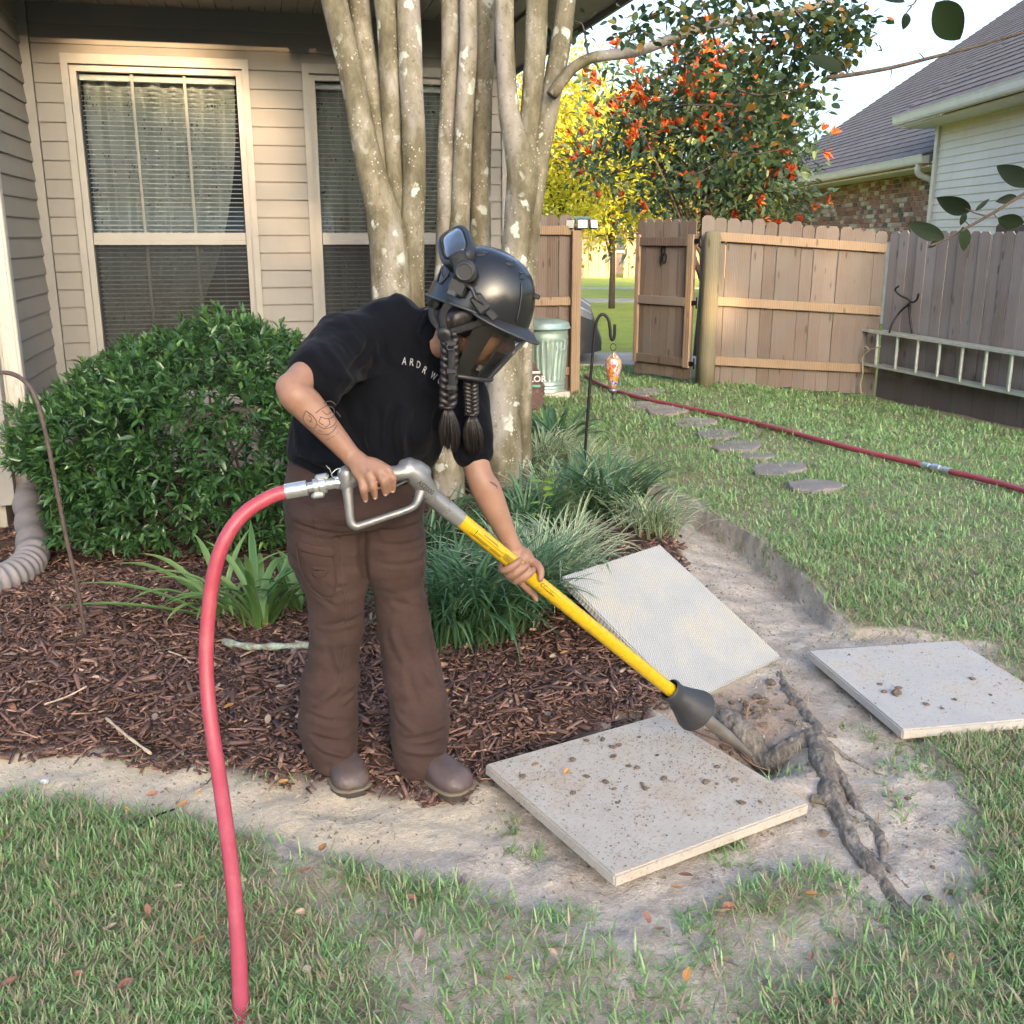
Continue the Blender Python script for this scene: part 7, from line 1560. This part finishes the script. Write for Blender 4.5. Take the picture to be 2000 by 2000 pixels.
# visor: smoked curved shield with a mesh panel
_t = NT('smoked_visor'); _fr = _t.n('ShaderNodeFresnel', IOR=1.45).outputs[0]; M_visor = _t.done(_t.n('ShaderNodeMixShader', Fac=_t.math('MULTIPLY_ADD', _fr, .8, .03), i1=_t.n('ShaderNodeBsdfTransparent', Color=(.80, .78, .72)).outputs[0], i2=_t.n('ShaderNodeBsdfGlossy', Color=(.9, .9, .9), Roughness=.08).outputs[0]).outputs[0])
_t = NT('visor_mesh'); _v = _t.coord('Object'); _w1 = _t.n('ShaderNodeTexWave', Vector=_t.coord('Object', (1, 1, 1), (0, .7, .3)), Scale=150.).outputs[1]; _w2 = _t.n('ShaderNodeTexWave', Vector=_t.coord('Object', (1, 1, 1), (0, -.8, .3)), Scale=150.).outputs[1]
M_mesh = _t.done(_t.n('ShaderNodeMixShader', Fac=_t.ramp(_t.math('MULTIPLY', _w1, _w2), (.3, .95), (.5, .35)), i1=_t.n('ShaderNodeBsdfTransparent').outputs[0], i2=_t.bsdf((.008, .008, .009), .6)).outputs[0])
def VS(f, g, inn=0.0):
    """visor surface: f -1..1 around, g 0 top..1 bottom"""
    th = f*rad(88); ra = lerp(.142, .092, g)-inn; rb = lerp(.112, .084, g)-inn; side = abs(f)**2
    return HF(.002+ra*math.cos(th)+.012*(1-g)*0, rb*math.sin(th), lerp(-.008, -.150-.020*side, g))
def vpatch(f0, f1, g0, g1, inn, name, mat, nf=24, ng=10):
    V = [tuple(VS(lerp(f0, f1, i/nf), lerp(g0, g1, j/ng), inn)) for j in range(ng+1) for i in range(nf+1)]; F = [(j*(nf+1)+i, j*(nf+1)+i+1, (j+1)*(nf+1)+i+1, (j+1)*(nf+1)+i) for j in range(ng) for i in range(nf)]
    return mk(name, V, F, mat, helm, True)
vpatch(-.98, .98, 0, 1, 0, 'visor', M_visor, 40, 14)
for a, b in ((.74, .99), (-.99, -.74)): vpatch(a, b, .0, 1., .0025, 'visor_panel', M_mat, 14, 12)
vpatch(.10, .56, .42, .96, .004, 'visor_mesh', M_mesh, 14, 10); vpatch(-.56, -.10, .42, .96, .004, 'visor_mesh', M_mesh, 14, 10)
vpatch(-.99, .99, .0, .13, .002, 'visor_band', M_mat, 30, 3)
MB().tube([VS(f, 1.0) for f in np.linspace(-1, 1, 40)], .0065, 8).build('visor_edge', M_mat, helm, True)
for f in (.56, .10, -.10, -.56): MB().tube([VS(f, g, .002) for g in (np.linspace(0, 1, 12) if abs(f) > .3 else np.linspace(.42, .97, 8))], .0026, 6).build('visor_rib', M_mat, helm, True)
# ---------------------------------------------------------------- tattoos
BB_ = bvh(body); M_tat = simple('tattoo_ink', (.055, .045, .045), .7)
def tat(lines, r, name):
    m = MB()
    for pts in lines:
        q = [hit(BB_, a, b, .0001, 2.5)[0] for a, b in (spline(pts, 5*len(pts)) if len(pts) > 2 else pts)]; m.tube(q, r, 5)
    m.build(name, M_tat, body)
rt_ = random.Random(3); L_ = [[(577, 775), (572, 790), (580, 803), (592, 808), (598, 798), (590, 785), (577, 775)], [(582, 783), (588, 790), (584, 797)], [(595, 780), (605, 772), (618, 766), (630, 772), (628, 786), (616, 790), (604, 786)], [(598, 800), (610, 808), (624, 806), (634, 796), (630, 786)], [(592, 810), (602, 818), (616, 820), (628, 814), (636, 802)], [(618, 766), (612, 760), (624, 757), (634, 764)], [(606, 786), (602, 796), (610, 802)], [(620, 790), (622, 800), (614, 806)], [(634, 776), (642, 786), (640, 798)], [(580, 792), (590, 796)], [(608, 775), (616, 782), (624, 778)], [(600, 812), (608, 814)]]
tat(L_, .0011, 'tattoo'); tat([[(616, 830), (622, 827)], [(625, 826), (631, 822)], [(634, 820), (638, 815)]], .0009, 'tattoo'); tat([[(691, 887), (694, 884), (697, 887), (694, 890), (691, 887)], [(689, 893), (693, 892)]], .0007, 'tattoo'); tat([[(924, 908), (930, 914), (938, 918)], [(925, 909), (932, 912), (938, 918)], [(936, 915), (938, 922)]], .0012, 'tattoo'); tat([[(951, 1028), (954, 1025), (957, 1028), (953, 1032), (951, 1028)]], .0007, 'tattoo')
# ================================================================== AIR TOOL AND ITS HOSE
M_cast = simple('grey_cast_aluminium', (.20, .20, .195), .42, metal=.55, var=.2, scale=12, bump=.1, bscale=90); M_barrel = simple('grey_barrel_paint', (.22, .225, .215), .32, metal=.4, var=.1); M_yel = simple('yellow_fibreglass', (.48, .31, .006), .30, var=.08, scale=20, spec=.5); M_rub = simple('black_rubber', (.028, .028, .03), .55, var=.25, scale=14, bump=.15); M_noz = simple('worn_brass_nozzle', (.24, .215, .185), .42, metal=.6, var=.25, scale=10)
tool = thing('air_excavation_tool', 'compressed-air digging tool with yellow tube, black rubber bell and grey trigger handle', 'tool', TP(TL))
def seg(u0, u1, prof, name, mat, n=24, auto=30):
    a, b = at_u(u0), at_u(u1); return MB().tube([TP(lerp(a, b, f)) for f, r in prof], [r for f, r in prof], n).build(name, mat, tool, True, auto=rad(auto))
seg(806, 838, [(0, .026), (.2, .025), (.21, .0235), (1, .0235)], 'barrel_collar', M_cast); seg(838, 868, [(0, .0245), (1, .0225)], 'barrel', M_barrel)
yel = seg(868, 1266, [(0, .0205), (1, .0205)], 'yellow_tube', M_yel, 32)
seg(1262, 1282, [(0, .015), (1, .015)], 'connector', M_noz); seg(1268, 1274, [(0, .019), (1, .019)], 'hose_clamp', M_metal)
# bell-shaped rubber guard
a, b = at_u(1262), at_u(1314); prof = [(0, .031), (.04, .036), (.10, .036), (.14, .033), (.3, .036), (.6, .050), (.9, .066), (1., .068), (1.0, .063), (.7, .052), (.3, .033)]
MB().tube([TP(lerp(a, b, f)) for f, r in prof], [r for f, r in prof], 36, cap=False).build('rubber_bell', M_rub, tool, True, auto=rad(40))
seg(1300, 1416, [(0, .020), (.55, .020), (.62, .0195), (.9, .0105), (1, .0085)], 'nozzle', M_noz)
# printed label on the tube: lines that follow its curve, facing the viewer
M_inkb = simple('black_print', (.02, .018, .01), .5); vS = TD.cross(vN)
def strip(u0, u1, a0, a1, name='printed_line', r=.02085):
    s0, s1 = at_u(u0), at_u(u1); V = []; na, ns = 4, 10
    for i in range(ns+1):
        for j in range(na+1):
            an = rad(lerp(a0, a1, j/na)); V.append(tuple(TP(lerp(s0, s1, i/ns))+(vN*math.cos(an)+vS*math.sin(an))*r))
    F = [(i*(na+1)+j, i*(na+1)+j+1, (i+1)*(na+1)+j+1, (i+1)*(na+1)+j) for i in range(ns) for j in range(na)]; mk(name, V, F, M_inkb, yel)
_sg = 1 if vS.z > 0 else -1
for u0, u1, a0, a1 in ((897, 944, 3, 6), (905, 932, 20, 24), (906, 930, 28, 31), (890, 945, -22, -18), (888, 920, -34, -28), (924, 944, -34, -28), (948, 976, 16, 20), (948, 978, 8, 12), (948, 976, 0, 4), (948, 978, -8, -4), (948, 974, -16, -12), (948, 972, -26, -22), (1020, 1050, 16, 18), (1024, 1040, -8, -2)): strip(u0, u1, a0*_sg, a1*_sg)
for u in (893, 946): strip(u, u+1.2, -20, 22)
def ttext(body, u, ang, size, mat, par, r, depth=.0):
    V, F = text_mesh(body, size, depth); s0 = at_u(u); out = []
    for x, y, z in V: an = ang+_sg*y/r; out.append(tuple(TP(s0+x)+(vN*math.cos(an)+vS*math.sin(an))*(r+z)))
    mk('lettering', out, F, mat, par)
ttext('CC', 1019, -.1, .016, M_inkb, yel, .0209); ttext('12', 1033, -.15, .010, M_inkb, yel, .0209)
# cast housing, grip and guard
GA, GB = W(779, 890, 2.522), W(652, 904, 2.478)
hs = union([cap([(W(770, 884, 2.53), .030), (W(788, 900, 2.535), .030), (TP(at_u(812)), .025)], 16), cap([(W(785, 884, 2.535), .024), (W(798, 893, 2.545), .024)], 14), cap([(GA, .021), (GB, .021)], 14), cap([(W(653, 893, 2.478), .022), (W(654, 915, 2.475), .021)], 14)], .004, 4)
hous = mk('handle_housing', hs[0], hs[2], M_cast, tool, True)
gd_ = union([cap([(W(655, 905, 2.474), .016), (W(658, 950, 2.462), .0125), (W(662, 985, 2.455), .011), (W(672, 994, 2.455), .0105)], 12), cap([(W(672, 994, 2.455), .0105), (W(720, 978, 2.475), .0095), (W(772, 960, 2.495), .0095), (W(786, 948, 2.51), .0105), (W(795, 926, 2.53), .016)], 12)], .0035, 3)
mk('trigger_guard', gd_[0], gd_[2], M_cast, tool, True)
MB().tube([Vector(s) for s in spline([W(770, 905, 2.505), W(740, 918, 2.49), W(700, 921, 2.478), W(676, 918, 2.475)], 10)], .0085, 8, flat=.6).build('trigger', M_blk, tool, True)
for q, r in ((W(779, 937, 2.494), .0035), (W(803, 915, 2.518), .003)): MB().ball(q, r, 8, 6).build('bolt', M_metal, tool, True)
BH_ = bvh(hous); V, F = text_mesh('AS2000', 1.0, .0); out = []
an = math.atan2(26, 33)
for x, y, z in V:
    px = x*11.5; py = -y*13; u = 812+px*math.cos(an)-py*math.sin(an)-9; v = 926+px*math.sin(an)+py*math.cos(an)-6; h, nn = hit(BH_, u, v, .0012, 2.51); out.append(tuple(h))
mk('embossed_lettering', out, F, simple('dark_emboss', (.05, .05, .05), .5), hous)
# swivel coupling and hose
C0_, C1_ = W(648, 908, 2.477), W(538, 928, 2.455)
def cseg(f0, f1, r, name, mat=None, n=20): MB().tube([C0_.lerp(C1_, f) for f in (f0, f0+.005, f1-.005, f1)], [r*.9, r, r, r*.9], n).build(name, mat or M_zinc, tool, True, auto=rad(30))
cseg(0.0, .14, .017, 'swivel_nut', None, 6); cseg(.14, .30, .0145, 'swivel_neck'); cseg(.30, .42, .021, 'claw_coupling'); cseg(.42, .52, .019, 'claw_coupling'); cseg(.52, .62, .013, 'hose_tail'); cseg(.62, 1.0, .0195, 'ferrule')
cd_ = (C1_-C0_).normalized(); 
for f, up in ((.36, .022), (.44, -.022)):
    q = C0_.lerp(C1_, f)+Vector((0, -.004, up)); MB().box(q, (.034, .020, .014), rot_to(cd_).to_matrix(), .005).build('claw_lug', M_zinc, tool)
MB().tube([Vector(s) for s in spline([W(640, 905, 2.46), W(625, 897, 2.455), W(634, 886, 2.46), W(642, 884, 2.465), W(640, 892, 2.46)], 16)], .0012, 5).build('safety_wire', M_zinc, tool, True); MB().tube([W(628, 900, 2.455), W(622, 885, 2.455), W(615, 878, 2.455)], .001, 5).build('safety_wire', M_zinc, tool, True)
HZ = [C1_.lerp(C0_, .12), W(538, 928, 2.455), W(505, 940, 2.44), W(462, 968, 2.41), W(428, 1012, 2.38), W(406, 1072, 2.36), W(394, 1150, 2.34), W(389, 1240, 2.31), W(394, 1330, 2.27), W(408, 1430, 2.21), W(424, 1540, 2.12), W(438, 1650, 2.03), W(448, 1760, 1.95), W(453, 1860, 1.87), W(455, 1935, 1.80), G(455, 1990, .03), G(452, 2100, .022), G(440, 2300, .022)]
_t = NT('pink_red_hose'); _p = _t.wpos(); M_hose2 = _t.done(_t.bsdf(_t.mix(_t.ramp(_t.noise(_p, 16., 5., .7), (.5, 0.), (.8, .45)), _t.ramp(_t.noise(_p, 4., 3.), (.3, (.30, .035, .055)), (.7, (.36, .052, .072))), (.40, .15, .16)), .42, _t.bump(_t.noise(_t.wpos((1, 1, 1)), 320., 2.), .12, .002), spec=.45))
S = spline(HZ, 150); S[-18:, 2] = np.maximum(S[-18:, 2], .02)
ho = MB().tube([Vector(s) for s in S], .0178, 20).build('air_hose', M_hose2, None, True); tag(ho, 'bright pink-red air hose hanging from the tool handle down to the grass', 'hose')
